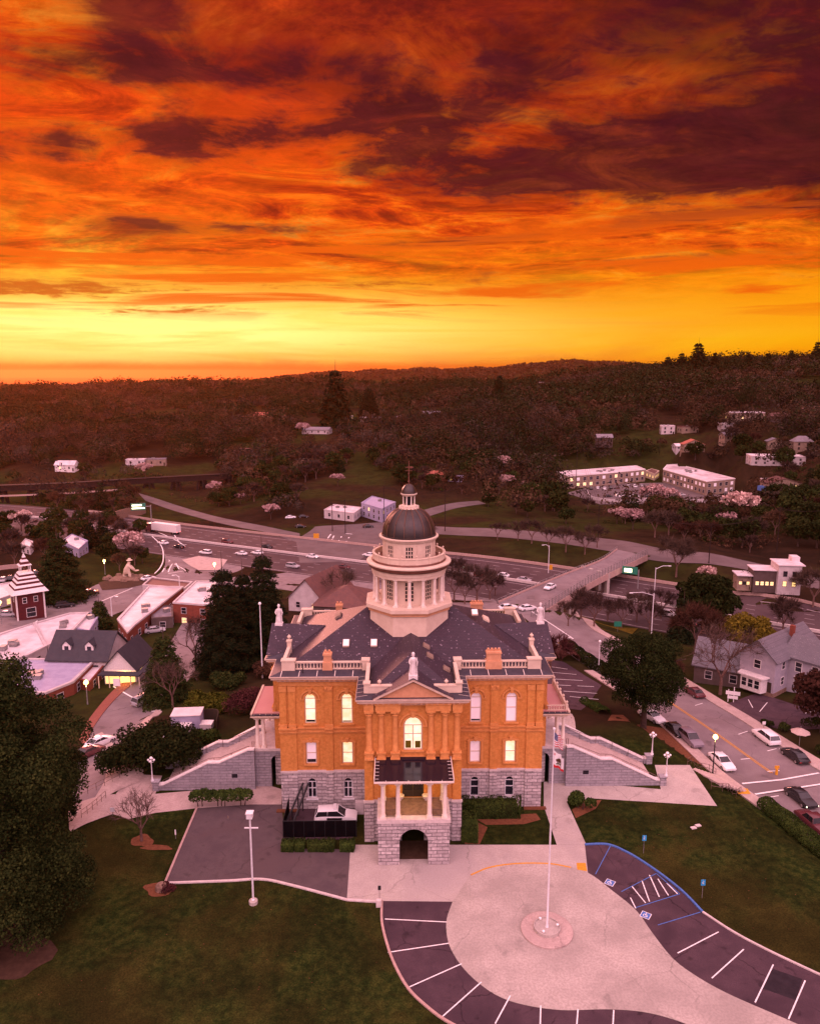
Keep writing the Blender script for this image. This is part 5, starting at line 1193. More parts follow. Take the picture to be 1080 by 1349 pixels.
# ---- side porches and grand stairs
def side_porch(sg):
    S = Matrix.Scale(sg, 4, (1,0,0))
    def mb(): q = MB(); q.M = S; return q
    st = mb(); band(st, 15.0, 19.0, -.6, 4.7, 5.0, 5.5, [(16.1, 1.8, -.6, 4.2, .9)])
    band(st, 15.0, 19.0, -.6, 4.7, 12.4, 12.9, []); st.box(18.5, 19.0, 5.5, 12.4, -.6, 4.7); st.build('porch_base', M['granite_stair'], court)
    dk_ = mb(); dk_.box(16.41, 19.1, 4.9, 13.0, 4.7, 5.02); dk_.box(15.0, 16.41, 4.9, 5.39, 4.7, 5.02); dk_.build('porch_floor', M['kerb_concrete'], court)
    for (x, y) in ((18.6, 5.3), (17.85, 5.3), (18.6, 12.6), (17.85, 12.6), (18.6, 9.0)):
        c = mb(); c.cbox(x, y, 5.02, .55, .55, .14); c.lathe([(.27,5.16),(.27,5.28),(.22,5.36),(.215,7),(.185,8.5),(.2,8.56),(.28,8.8)], 12, x, y); c.cbox(x, y, 8.8, .6, .6, .1); c.build('porch_column', M['column_white'], court, smooth=True)
    e = mb(); e.box(15.2, 18.95, 4.95, 5.5, 8.9, 9.2); e.box(15.2, 18.95, 12.35, 12.9, 8.9, 9.2); e.box(18.35, 18.95, 5.5, 12.35, 8.9, 9.2); e.box(15.1, 19.25, 4.6, 13.3, 9.2, 9.34)
    for i in range(14): e.box(15.3+i*.28, 15.42+i*.28, 4.75, 4.95, 9.06, 9.2)
    e.build('porch_entablature', M['cream_paint'], court)
    e = mb(); e.box(16.4, 19.2, 4.7, 13.25, 9.34, 9.5); e.box(15.1, 16.4, 4.7, 5.35, 9.34, 9.5); e.build('porch_gutter', M['lead_gutter'], court)
    e = mb(); e.box(16.42, 19.0, 5.0, 13.0, 9.5, 9.62); e.box(15.12, 16.42, 5.0, 5.38, 9.5, 9.62); e.build('porch_roof', M['roof_pink'], court)
    e = mb(); e.box(19.0, 19.25, 4.65, 13.3, 9.5, 9.7)
    for i in range(6): e.box(15.3+i*.7, 15.34+i*.7, 4.66, 5.0, 9.5, 9.53)
    e.build('porch_coping', M['cream_paint'], court)
    w = mb(); w.box(15.0, 16.4, 4.98, 5.38, 5.02, 8.9); w.build('porch_wall', M['brick_orange'], court)
    if sg > 0:
        b = mb()
        b.box(18.8, 19.0, 5.2, 12.8, 9.62, 9.72); b.box(18.8, 19.0, 5.2, 12.8, 10.2, 10.3); b.box(16.5, 18.8, 5.1, 5.25, 9.62, 9.7); b.box(16.5, 18.8, 5.1, 5.25, 10.2, 10.28)
        for i in range(24): b.lathe([(.05,9.72),(.08,9.85),(.05,10.05),(.06,10.2)], 6, 18.9, 5.3+i*.315)
        for i in range(7): b.lathe([(.05,9.7),(.08,9.85),(.05,10.05),(.06,10.2)], 6, 16.7+i*.315, 5.17)
        for y in (5.2, 7.1, 9.0, 10.9, 12.8): b.cbox(18.9, y, 9.62, .32, .32, .75); finial(18.9, y, 10.37, .17, b)
        b.build('porch_balustrade', M['cream_paint'], court, smooth=True)
    # stairs
    x0, x1 = 19.0, 30.2; ya, yb_ = 4.3, 10.0
    def zs(x):
        if x < 23.2: return 4.75-(x-19)*.42
        if x < 24.4: return 2.99
        return 2.99-(x-24.4)*.5
    s = mb(); xs = [19.1]; x = 19.1; prof = [(19.1, -.3), (19.1, 4.75)]
    z = 4.75
    while z > .2:
        nx = x+.36 if not (23.0 < x < 23.4) else x+1.2
        prof += [(nx, z)]; z -= .167; prof += [(nx, z)]; x = nx
    prof += [(x, -.3)]; xe = x
    s.xz(prof if sg > 0 else prof, ya+.45, yb_-.45); s.build('steps', M['sidewalk_pink'], court)
    for (y0, y1, nm) in ((ya, ya+.45, 'front'), (yb_-.45, yb_, 'back')):
        a = 5.55 if y0 > 6 else 5.25; top = lambda x: max(.75, zs(x)+.5)
        pr = [(18.9, a-.1), (19.6, a-.1), (23.2, top(23.2)), (24.5, top(24.4)), (xe, .72), (xe+.9, .66)]
        w = mb(); w.xz([(18.9, -.6), (xe+.9, -.6)] + pr[::-1], y0, y1); wo = w.build('stair_wall', M['granite_stair'], court)
        c = mb()
        for (p, q) in zip(pr[:-1], pr[1:]): c.xz([p, q, (q[0], q[1]+.16), (p[0], p[1]+.16)], y0-.08, y1+.08)
        c.build('coping', M['statue_white'], wo)
        n_ = mb(); n_.cbox(xe+.9, (y0+y1)/2, -.3, .75, .75, 1.35); n_.cbox(xe+.9, (y0+y1)/2, 1.05, .9, .9, .15); n_.build('newel', M['granite_stair'], wo)
        h = mb(); rr = [(19.4, y0+.2 if y0 > 6 else y1-.1, a+.9)]
        rail = [(x_, (y0-.1 if y0 > 6 else y1+.1), zs(x_)+.95) for x_ in np.linspace(19.6, xe+.2, 16)]
        h.tube(rail, .035, 5)
        for p in rail[::3]: h.tube([p, (p[0], p[1], p[2]-.95)], .03, 5)
        h.build('handrail', M['handrail'], wo)
    v = mb(); v.box(21.0, 21.7, ya-.01, ya+.02, 1.6, 2.1); v.build('vent', M['window_dark'], court)
    g = mb(); g.tube([(19.2, 4.9, 5.02), (19.2, 4.9, 6.0), (18.95, 4.95, 6.0), (18.95, 4.95, 5.02)], .04, 5); g.build('gate_rail', M['handrail'], court)
side_porch(-1); side_porch(1)
# window well kerb and corner pads
kb = MB()
for sg in (-1, 1): kb.box(*sorted((13.0*sg, 15.6*sg)), -.7, -.17, 0, .14)
kb.build('footing', M['mulch'], court)
# ---------------------------------------------------------------- vegetation
def quads_mesh(name, V, mat, parent=None):
    """V: (n,4,3) array of faces"""
    n = len(V); me = bpy.data.meshes.new(name); me.vertices.add(n*4); me.vertices.foreach_set('co', V.astype(np.float32).ravel())
    me.loops.add(n*4); me.loops.foreach_set('vertex_index', np.arange(n*4, dtype=np.int32)); me.polygons.add(n)
    me.polygons.foreach_set('loop_start', np.arange(0, n*4, 4, dtype=np.int32)); me.update(calc_edges=True); me.materials.append(mat)
    o = bpy.data.objects.new(name, me); COL.objects.link(o)
    if parent is not None: o.parent = parent
    return o
def unit(v): return v/np.maximum(np.linalg.norm(v, axis=-1, keepdims=True), 1e-9)
def leaves(C, N, size, asp=.62, jit=.8):
    """diamond leaves at C with normals about N"""
    n = len(C); nn = unit(N+nr.normal(0, jit, (n,3))); a = unit(np.cross(nn, nr.normal(0, 1, (n,3)))); b = np.cross(nn, a)
    s = (size*nr.uniform(.6, 1.35, n))[:,None]
    return np.stack([C-a*s, C-b*s*asp, C+a*s, C+b*s*asp], 1)
def clump_leaves(cl, n, size, fill=.35, jit=.8, asp=.62):
    cl = np.array(cl, float); w = cl[:,3]**2; idx = nr.choice(len(cl), n, p=w/w.sum())
    d = unit(nr.normal(0, 1, (n,3))); r = 1-fill*nr.random(n)**1.6
    c = cl[idx]; k = np.stack([c[:,3], c[:,3], c[:,3]*.82], -1)
    d[:,2] = np.where(d[:,2] < -.5, -d[:,2]*.6, d[:,2])
    return leaves(c[:,:3]+d*k*r[:,None], d, size, asp, jit)
def round_clumps(H, Rr, base, n, r0, seed, squash=1.0):
    if n > 24: r0 *= .72
    g = random.Random(seed); out = []
    hc = (H-base)/2
    for i in range(n):
        t = (i+.5)/n; ph = i*2.399+g.random(); zz = 1-2*t; rr = math.sqrt(max(0, 1-zz*zz))
        k = g.uniform(.55, .95); out.append((Rr*.78*rr*k*math.cos(ph), Rr*.78*rr*k*math.sin(ph), base+hc+hc*.72*zz*squash*k, r0*g.uniform(.7, 1.25)))
    return out
def branches(mb, p, d, L, r, depth, g, spread=.6, tips=None, nb=3):
    p = Vector(p); d = Vector(d).normalized(); q = p+d*L*.5+Vector((g.uniform(-.06,.06),)*3)*L; e = p+d*L
    mb.tube([p, q, e], [r, r*.82, r*.62], 5 if depth > 1 else 3)
    if tips is not None and depth <= 1: tips.append((e, d))
    if depth == 0: return
    for i in range(nb):
        a = g.uniform(0, 2*PI); s = g.uniform(.5, 1.0)*spread
        u = d.cross(Vector((math.cos(a), math.sin(a), .3))).normalized()
        branches(mb, e if i else q.lerp(e, .6), (d+u*s*1.4+Vector((0,0,.12))), L*g.uniform(.62, .82), r*.6, depth-1, g, spread, tips, nb)
def trunk_mesh(name, H, r, parent, mat='bark', depth=2, seed=1, spread=.55, lean=0, L0=.32, nb=3):
    g = random.Random(seed); mb = MB(); tips = []
    h = H*L0; mb.tube([(0,0,-.4), (0,0,0), (lean*.3,0,h*.5), (lean,0,h)], [r*1.5, r*1.15, r*.95, r*.8], 8)
    for i in range(nb+1):
        a = i*2*PI/(nb+1)+g.random(); branches(mb, (lean,0,h*.95), (math.cos(a)*spread, math.sin(a)*spread, 1), H*.24, r*.6, depth, g, spread, tips, nb)
    return mb.build(name, M[mat], parent, flip=False), tips
def twigs(tips, n, L, w, seed=0):
    C = np.array([t[0] for t in tips]); D = np.array([t[1] for t in tips]); i = nr.integers(0, len(C), n)
    d = unit(D[i]*.9+nr.normal(0, .65, (n,3))+np.array([0,0,.15])); c = C[i]-D[i]*nr.uniform(0, L*.9, (n,1)); l = L*nr.uniform(.5, 1.3, (n,1)); s = unit(np.cross(d, nr.normal(0, 1, (n,3))))*w
    return np.stack([c-s, c+s, c+d*l+s*.3, c+d*l-s*.3], 1)
def make_tree(kind, H, Rr, nl, ls, seed, base=None, mat=None, name=None, depth=2, tw=None, ncl=None):
    """returns the root; crown and trunk are its parts"""
    r = empty(name or {'oak':'oak_tree','conifer':'conifer_tree','bare':'bare_tree','blossom':'blossom_tree'}[kind], (0,0,0))
    if kind == 'oak':
        base = H*.22 if base is None else base
        trunk_mesh('trunk', H, .022*H+.08, r, 'bark', depth-1, seed, .55, L0=.28)
        cl = round_clumps(H, Rr, base, ncl or max(9, int(nl**.5/3.2)), Rr*.40, seed)
        quads_mesh('crown', clump_leaves(cl, nl, ls), M[mat or 'leaf_dark'], r)
    elif kind == 'conifer':
        mb = MB(); mb.tube([(0,0,-.4),(0,0,H*.5),(0,0,H*.99)], [.016*H+.1, .01*H+.05, .02], 7); mb.build('trunk', M['bark'], r, flip=False)
        base = H*.08 if base is None else base; g = np.random.default_rng(seed)
        nlay = int(14+H*.35); t = (np.floor(g.random(nl)*nlay)+.5*g.random(nl)**2)/nlay; t = 1-(1-t)**.9*1.0; t = 1-np.sqrt(1-np.clip(t,0,.999))
        ph = g.random(nl)*2*PI; k = np.sqrt(g.random(nl)); lob = 1+.22*np.sin(ph*5+np.floor(t*nlay)*2.1+seed)+.10*np.sin(ph*9+np.floor(t*nlay)*4.)
        rad = Rr*(1-t)**.85*lob*(.25+.75*k)+.12; z = base+(H-base)*t-rad*.28+g.normal(0, .12, nl)
        C = np.stack([rad*np.cos(ph), rad*np.sin(ph), z], -1); D = np.stack([np.cos(ph)*.5, np.sin(ph)*.5, np.full(nl, .9)], -1)
        quads_mesh('crown', leaves(C, D, ls, .5, .45), M[mat or 'leaf_conifer'], r)
    elif kind in ('bare', 'blossom'):
        _, tips = trunk_mesh('trunk', H, .016*H+.05, r, 'bark_pale' if kind == 'bare' else 'bark', depth, seed, .62, L0=.22)
        if kind == 'bare': quads_mesh('crown', twigs(tips, nl, H*.13, tw or ls), M[mat or 'twig_brown'], r)
        else:
            cl = [(t[0].x, t[0].y, t[0].z, H*.10) for t in tips]; quads_mesh('crown', clump_leaves(cl, nl, ls, .9), M[mat or 'leaf_blossom'], r)
    return r
def at(root, p, rz=0, label=None, cat='tree', group=None, scale=None):
    root.location = (p[0], p[1], p[2]); root.rotation_euler = (0,0,rz); tag(root, label, cat, group)
    if scale: root.scale = (scale,)*3
    return root

# --- singled-out trees near the courthouse
big = empty('evergreen_tree', (-37.3, 60.5, 0), 0, 'huge dark evergreen tree filling the lower left corner of the lawn', 'tree'); trunk_mesh('trunk', 17, .6, big, 'bark', 2, 3, .4)
g_ = random.Random(4); cl = []
for i in range(120):
    z_ = 1.2+23.5*(i+.5)/120; rr = 8.6*min(1, (26.8-z_)/9)**.6*(.86+.14*math.sin(z_*1.1)); a = i*2.399; k = g_.uniform(.45, .92); cl.append((rr*k*math.cos(a), rr*k*math.sin(a), z_, g_.uniform(1.3, 2.5)))
quads_mesh('crown', clump_leaves(cl, 150000, .125, .5), M['leaf_dark'], big)
at(make_tree('oak', 15, 6.0, 40000, .14, 8, base=.4, ncl=40, name='evergreen_tree', mat='leaf_dark', depth=1), (-41.0, 76.5, -2.2), 0, 'lower leafy dark tree joining the right side of the huge corner evergreen')
at(make_tree('oak', 16.4, 7.2, 60000, .135, 12, base=1.4, ncl=46, mat='leaf_magnolia', name='magnolia_tree', depth=3), (PY(848,106), 106, T(PY(848,106),106)), 0, 'big round dark magnolia tree on the lawn by the street')
for i, (px, Y, H, Rr, lab) in enumerate([(297,134,23.5,5.6,'tall feathery redwood, left one of the close pair left of the courthouse'), (349,139,25,5.4,'tall feathery redwood, right one of the close pair left of the courthouse'), (322,144,20,4.6,'lower redwood standing between and behind the close redwood pair')]):
    x = PY(px, Y); at(make_tree('conifer', H, Rr, 52000, .19, 20+i, name='redwood_tree'), (x, Y, T(x, Y)), 0, lab)
x = PY(218,121); at(make_tree('conifer', 14, 4.2, 30000, .17, 31, name='evergreen_tree', mat='leaf_dark'), (x, 121, T(x,121)), 0, 'bushy dark evergreen beside the lower street')
p = G(133,828); at(make_tree('conifer', 8.5, 2.9, 4500, .28, 33, name='evergreen_tree', mat='leaf_dark'), p, 0, 'small pointed evergreen rising among the white old town roofs')
p = G(82,790); at(make_tree('conifer', 21, 7.6, 22000, .3, 35, name='cedar_tree', mat='leaf_magnolia'), p, 0, 'broad dark cedar behind the striped red tower')
p = G(120,722); at(make_tree('conifer', 12, 3.4, 3000, .4, 36, name='conifer_tree'), p, 0, 'dark pointed conifer near the pale rooftops, left one of two'); p = G(137,722); at(make_tree('conifer', 13, 3.8, 3000, .4, 37, name='conifer_tree'), p, 0, 'dark pointed conifer near the pale rooftops, right one of two')
def bush(px, py, H, Rx, Ry, n, s, lab, mat='leaf_hedge', name='bush', cat='bush', seed=5, group=None, ang=0, boxy=False, z=None, world=None):
    p = world or (G(px, py) if z is None else P(px, py, z)); r = empty(name, (p[0], p[1], p[2]), ang, lab, cat, group)
    if boxy:
        m_ = nr.random(n); f = nr.integers(0, 5, n); u = nr.uniform(-1, 1, n); v = nr.uniform(-1, 1, n); w = nr.uniform(0, 1, n); o = np.ones(n)*.985
        C = np.where((f == 0)[:,None], np.stack([u, v, o], -1), 0)+np.where((f == 1)[:,None], np.stack([u, -o, w], -1), 0)+np.where((f == 2)[:,None], np.stack([o, u, w], -1), 0)+np.where((f == 3)[:,None], np.stack([-o, u, w], -1), 0)+np.where((f == 4)[:,None], np.stack([u, o, w], -1), 0)
        N = C*np.array([1,1,1.0]); rn = 1+.05*np.sin(C[:,0:1]*Rx*2.1)+.04*np.sin(C[:,1:2]*Ry*3.); C = C*np.array([Rx, Ry, H])*rn
        quads_mesh('foliage', leaves(C, N, s, .7, .6), M[mat], r)
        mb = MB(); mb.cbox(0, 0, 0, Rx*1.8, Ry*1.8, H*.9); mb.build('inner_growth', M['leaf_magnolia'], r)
    else:
        g = random.Random(seed); cl = []
        for i in range(max(6, int(Rx*Ry*1.6))):
            a = g.random()*2*PI; k = math.sqrt(g.random())*.75; cl.append((Rx*k*math.cos(a), Ry*k*math.sin(a), H*g.uniform(.28, .62), H*.40*g.uniform(.8,1.15)))
        quads_mesh('foliage', clump_leaves(cl, n, s, .3), M[mat], r)
        mb = MB()
        for i in range(4): a = i*1.6; mb.tube([(Rx*.2*math.cos(a), Ry*.2*math.sin(a), -.2), (Rx*.4*math.cos(a), Ry*.4*math.sin(a), H*.5)], [.1, .05], 5)
        mb.build('stem', M['bark'], r)
    return r
bush(210, 1008, 5.5, 6.5, 4.6, 16000, .2, 'large rounded dark laurel beside the left stairs', 'leaf_magnolia', seed=4)
bush(160, 1012, 4.0, 2.6, 2.6, 4000, .2, 'dark shrub joining the left end of the large laurel', 'leaf_magnolia', seed=41)
bush(262, 985, 2.6, 3.4, 1.9, 3500, .2, 'dark shrub between the laurel and the left stairs', 'leaf_hedge', seed=14)
bush(271, 940, 3.4, 3.9, 3.0, 6000, .2, 'round yellow green shrub above the blue shed', 'leaf_bright', seed=6)
bush(330, 940, 4.6, 3.6, 3.0, 5000, .14, 'reddish bare plum thicket left of the courthouse', 'leaf_plum', name='plum_thicket', seed=9)
bush(300, 905, 2.8, 4.2, 2.5, 4200, .2, 'dark underbrush at the foot of the redwoods', 'leaf_dark', seed=19)
bush(360, 890, 3.2, 3.6, 2.4, 3000, .2, 'brown undergrowth by the tall pole behind the left porch', 'twig_rust', seed=29)
# clipped hedges
rr = empty('clipped_hedge', P(292,1062,0), R(2), 'cloud-pruned green hedge on bare stems at the foot of the left stairs', 'hedge')
cl = [(-2.9,0,1.35,.85),(-2.0,.1,1.4,.9),(-1.0,-.05,1.35,.85),(0,.1,1.3,.82),(1.0,0,1.35,.88),(2.0,.05,1.4,.9),(2.9,0,1.4,.85)]
quads_mesh('foliage', clump_leaves(cl, 6500, .11, .25), M['leaf_hedge'], rr)
mb = MB()
for cx in (-2.7,-2.2,-.4,.0,.4,2.2,2.7): mb.tube([(cx,0,-.1),(cx*1.05,.1,.9)], [.07,.04], 5)
mb.build('stem', M['bark'], rr)
bush(766, 1064, 1.9, 1.75, 1.5, 3600, .11, 'clipped green shrub beside the right walk', 'leaf_hedge', seed=61, z=0)
bush(0, 0, 2.0, 3.5, .75, 4200, .11, 'long clipped hedge under the right wing windows', 'leaf_hedge', 'clipped_hedge', 'hedge', boxy=True, world=(9.0, 79.2, 0), ang=R(1))
bush(0, 0, 1.9, .85, 2.2, 3600, .11, 'clipped hedge running forward beside the central pavilion', 'leaf_hedge', 'clipped_hedge', 'hedge', boxy=True, world=(6.35, 76.2, 0), ang=R(1))
for i, (px, w, lab) in enumerate([(379, .66, 'leftmost low clipped hedge block'), (395, .5, 'smallest low clipped hedge block, second from left'), (423, 1.42, 'longest low clipped hedge block'), (457, .76, 'rightmost low clipped hedge block')]):
    bush(px, 1119, .95, w, .55, int(900+900*w), .085, lab+' in front of the black screened fence', 'leaf_bright' if False else 'leaf_hedge', 'low_hedge', 'hedge', group='low hedges before the screened fence', boxy=True, z=0)
def hedge_row(pts, H, w, n, s, lab, mat='leaf_hedge'):
    A = resamp([q[:2] for q in pts], 30); i = nr.integers(0, 30, n); t = nr.random((n,1)); base = A[i]*(1-t)+A[i+1]*t; d = unit(A[i+1]-A[i]); nn_ = np.stack([-d[:,1], d[:,0]], -1)
    a = nr.random(n)*PI; c = np.cos(a)[:,None]*w*(1+.15*np.sin(base[:,:1]*1.3)); z = np.sqrt(np.sin(a))*H*(1+.1*np.sin(base[:,1]*1.7)); Z = tz(base[:,0], base[:,1])
    xy = base+nn_*c; C = np.stack([xy[:,0], xy[:,1], Z+z], -1); N = np.stack([nn_[:,0]*np.cos(a), nn_[:,1]*np.cos(a), np.sin(a)], -1)
    o0 = Vector((A[15][0], A[15][1], T(*A[15]))); C -= np.array(o0); o = quads_mesh('hedge', leaves(C, N, s, .7, .6), M[mat]); o.location = o0
    return tag(o, lab, 'hedge')
hedge_row(Gs((1006,1062),(1035,1085),(1062,1108),(1100,1140)), 1.2, 1.1, 9000, .12, 'long low hedge between the right lawn and the street')
hedge_row(Gs((745,850),(765,866),(785,880),(806,892)), 1.4, 1.5, 5000, .18, 'row of dark rounded shrubs along the rear parking area', 'leaf_magnolia')
hedge_row(Gs((768,925),(785,934),(796,941)), .9, .9, 1800, .15, 'short low hedge at the corner of the rear parking area')
hedge_row(Gs((725,868),(738,862),(752,872)), 1.6, 1.6, 2500, .18, 'reddish shrubs at the far end of the rear parking area', 'leaf_plum')
kerb('kerb', widen(Gs((1003,1055),(1040,1090),(1080,1128),(1120,1165)), 0), M['kerb_concrete'], w=.3)
# bare trees
at(make_tree('bare', 6.5, 3, 500, .014, 51, depth=4, name='bare_tree'), P(187,1108,0), 0, 'small leafless tree in a mulch ring on the left lawn')
x = PY(948,112); at(make_tree('bare', 14, 5, 900, .03, 53, depth=4, name='bare_tree'), G(948,915), 0, 'large leafless tree in front of the pale two-storey house')
at(make_tree('bare', 9, 3, 500, .03, 54, depth=4, name='bare_tree'), G(228,932), 0, 'thin pale leafless tree beside the lower street')
at(make_tree('bare', 12, 3, 700, .03, 55, depth=4, name='bare_tree'), G(258,880), 0, 'leafless tree between the bushy evergreen and the redwoods')
at(make_tree('bare', 12, 3, 900, .035, 56, depth=3, name='bare_tree'), G(450,800), 0, 'leafless tree over the brown roof left of the dome')
for i, (px, py, H) in enumerate([(748,825,7),(765,815,9),(782,826,10),(800,818,11),(818,828,12),(838,820,12),(760,800,9),(855,832,10),(870,815,12)]):
    at(make_tree('bare', H, 3, 1500, .035, 60+i, depth=3, name='bare_tree') if i < 3 else copy_tree([o for o in COL.objects if o.get('label', '').startswith('leafless reddish')][i % 3]), G(px, py), i*1.3, 'leafless reddish tree in the thicket right below the overpass', group='leafless trees in the thicket below the overpass')
at(make_tree('bare', 13, 5, 3500, .05, 71, depth=3, mat='twig_rust'), G(915,860), 0, 'reddish bare tree behind the magnolia'); at(make_tree('bare', 15, 5, 3500, .05, 72, depth=3), G(890,760), 0, 'tall leafless tree at the far end of the overpass')
at(make_tree('bare', 13, 5, 2500, .05, 73, depth=3), G(1070,800), 0, 'leafless tree at the right edge beside the modern white building'); at(make_tree('bare', 11, 4, 2500, .05, 74, depth=3), G(1030,835), 0, 'leafless tree in front of the modern white building')
at(make_tree('oak', 17, 8, 14000, .42, 75, base=1, mat='leaf_magnolia', name='evergreen_tree'), G(925,835), 0, 'tall dark evergreen mass behind the magnolia'); at(make_tree('conifer', 13, 3.5, 5000, .32, 76, name='evergreen_tree'), G(897,845), 0, 'narrow dark evergreen at the left of the tall evergreen mass')
at(make_tree('oak', 9, 6.2, 9000, .3, 77, base=.5, mat='leaf_yellow', name='yellow_tree'), G(982,862), 0, 'yellow green feathery tree left of the pale house roof')
at(make_tree('oak', 11, 5.6, 9000, .26, 78, base=1.5, mat='twig_rust', name='brown_tree'), G(1082,965), 0, 'brown leafy tree at the right edge in front of the pale house')
at(make_tree('bare', 6, 4, 3500, .06, 79, depth=3, mat='twig_rust'), G(880,905), 0, 'low leafless shrubby tree right of the magnolia'); at(make_tree('bare', 8, 4, 2500, .05, 80, depth=3, mat='leaf_plum'), G(725,880), 0, 'slender reddish bare tree beside the rear parking area')
for i, (px, py, w, lab) in enumerate([(1031,962,1.3,'round'),(1072,958,1.8,'wide'),(1010,955,1.0,'small'),(1080,992,1.4,'tall')]): bush(px, py, w*1.1, w, w, 900, .14, f'{lab} dark garden shrub by the parasol across the street', 'leaf_dark', seed=90+i)
bt_ = [make_tree('bare', 10, 3, 1500, .04, 301+i, depth=3) for i in range(3)]; ubt = [[False],[False],[False]]
for i, (px, py, sc_) in enumerate([(598,792,1.1),(612,796,.9),(628,792,1.2),(645,790,1.0),(603,770,1.0),(652,785,.8),(700,716,1.1),(722,722,.9),(745,727,1.1),(770,730,.9),(786,722,1.0),(682,712,.9),(560,715,1.0),(655,711,.8)]):
    at(place(bt_[i%3], ubt[i%3], (0,0,0)), G(px, py), i*1.1, 'bare tree with thin twigs just right of the dome' if py > 765 else 'bare tree on the grass strip between the freeway and the hill road', group='bare trees right of the dome' if py > 765 else 'bare trees on the strip beyond the freeway', scale=sc_)
# palm
pr = empty('palm_tree', G(980,782), 0, 'short palm with a round head beside the modern white building', 'tree'); mb = MB(); mb.tube([(0,0,-.3),(0,0,5)], [.4,.35], 8); mb.build('trunk', M['bark'], pr)
fr = []
for i in range(46):
    a = i*2.4; e = R(70-i*2.6); pts = []
    for k in range(6):
        s_ = k/5*3.6; pts.append((s_*math.cos(a)*math.cos(e), s_*math.sin(a)*math.cos(e), 5+s_*math.sin(e)-s_*s_*.13))
    for k in range(5):
        p0, p1 = np.array(pts[k]), np.array(pts[k+1]); n_ = np.array([-math.sin(a), math.cos(a), -.2])*.28*(1-k/6); fr.append([p0-n_, p0+n_, p1+n_*.8, p1-n_*.8])
quads_mesh('fronds', np.array(fr), M['leaf_dark'], pr)
# blossom trees
bp_ = [make_tree('blossom', 7, 3.5, 1500, .26, 101, depth=2), make_tree('blossom', 6, 3, 1200, .28, 102, depth=2)]; ub = [[False], [False]]
for i, (px, py, s, lab) in enumerate([(172,738,1.9,'largest pink blossoming tree, by the kneeling statue'),(29,700,1.3,'pink blossoming tree at the far left above the parked cars'),(37,792,1.2,'small pink blossoming tree behind the striped red tower'),(317,664,.9,'small white blossoming tree below the end of the trestle'),(357,684,.9,'pale pink blossoming tree beside the hill road'),
    (283,655,1.3,'greyish blossoming tree right of the trestle end'),(192,630,1.2,'pale blossoming trees behind the trestle'),(118,700,1.0,'pale blossoming tree behind the cedar'),(661,622,1.3,'pale blossoming tree on the slope right of the dome'),(666,645,1.2,'pink blossoming tree above the grassy bank right of the dome'),(692,648,.8,'small pink blossoming tree on the grassy bank'),(445,640,1.0,'greyish blossoming tree above the low white building'),
    (860,672,1.6,'wide pink blossoming tree below the apartment parking'),(833,698,1.3,'pink blossoming tree near the road below the apartments'),(973,690,1.8,'bright pink blossoming tree below the right apartment block'),(955,700,1.2,'smaller pink blossoming tree below the right apartment block'),(880,668,1.2,'pink blossoming tree between the two retaining walls'),(400,575,1.6,'pale blossoming tree beside the purple roofed hill house'),(930,768,1.0,'pink blossoming shrub on the far road bank'),(812,690,1.1,'dull pink blossoming tree left of the others below the apartments')]):
    at(place(bp_[i%2], ub[i%2], (0,0,0)), G(px, py), i*1.7, lab, scale=s*(1.45 if py < 720 and i else 1))
# landmark conifers on the hills
cf = [make_tree('conifer', 20, 5, 4200, .6, 111), make_tree('conifer', 20, 6.5, 4200, .65, 112)]; uc = [[False],[False]]
for i, (px, py, hpx, lab) in enumerate([(443,562,88,'tallest conifer standing against the sunset on the hill'),(486,548,44,'pointed dark conifer right of the tallest hill conifer'),(657,530,42,'dark pointed conifer alone on the ridge right of the dome'),(196,570,30,'left one of three conifers on the far meadow'),(207,571,26,'middle one of three conifers on the far meadow'),(229,573,34,'right one of three conifers on the far meadow'),
    (84,590,28,'dark conifer on the left slope'),(320,548,22,'dark conifer at the end of the far meadow'),(365,620,26,'dark conifer above the grassy slope left of the dome'),(918,496,34,'tallest conifer on the right skyline'),(1074,492,30,'conifer at the far right of the skyline'),(878,497,22,'small conifer on the right skyline left of the tallest one'),(985,493,20,'small conifer on the right skyline'),(448,622,22,'slim dark evergreen on the grassy slope'),(700,505,16,'small conifer on the near ridge right of the dome'),
    (1010,497,20,'conifer among the houses on the right skyline'),(1040,494,22,'dark conifer on the skyline above the long low roof'),(896,498,24,'conifer just left of the tallest skyline conifer'),(940,496,22,'rounded conifer just right of the tallest skyline conifer'),(855,500,18,'small conifer at the start of the right skyline')]):
    if py < 500: hpx *= 1.35; p = Gy(px, 930); py_ = proj(*p)[1]
    else: p = G(px, py)
    Zc = p[1]*math.cos(PITCH)+(CH-p[2])*math.sin(PITCH); H = hpx*Zc/F; at(place(cf[i%2], uc[i%2], (0,0,0)), p, i, lab, scale=H/20)

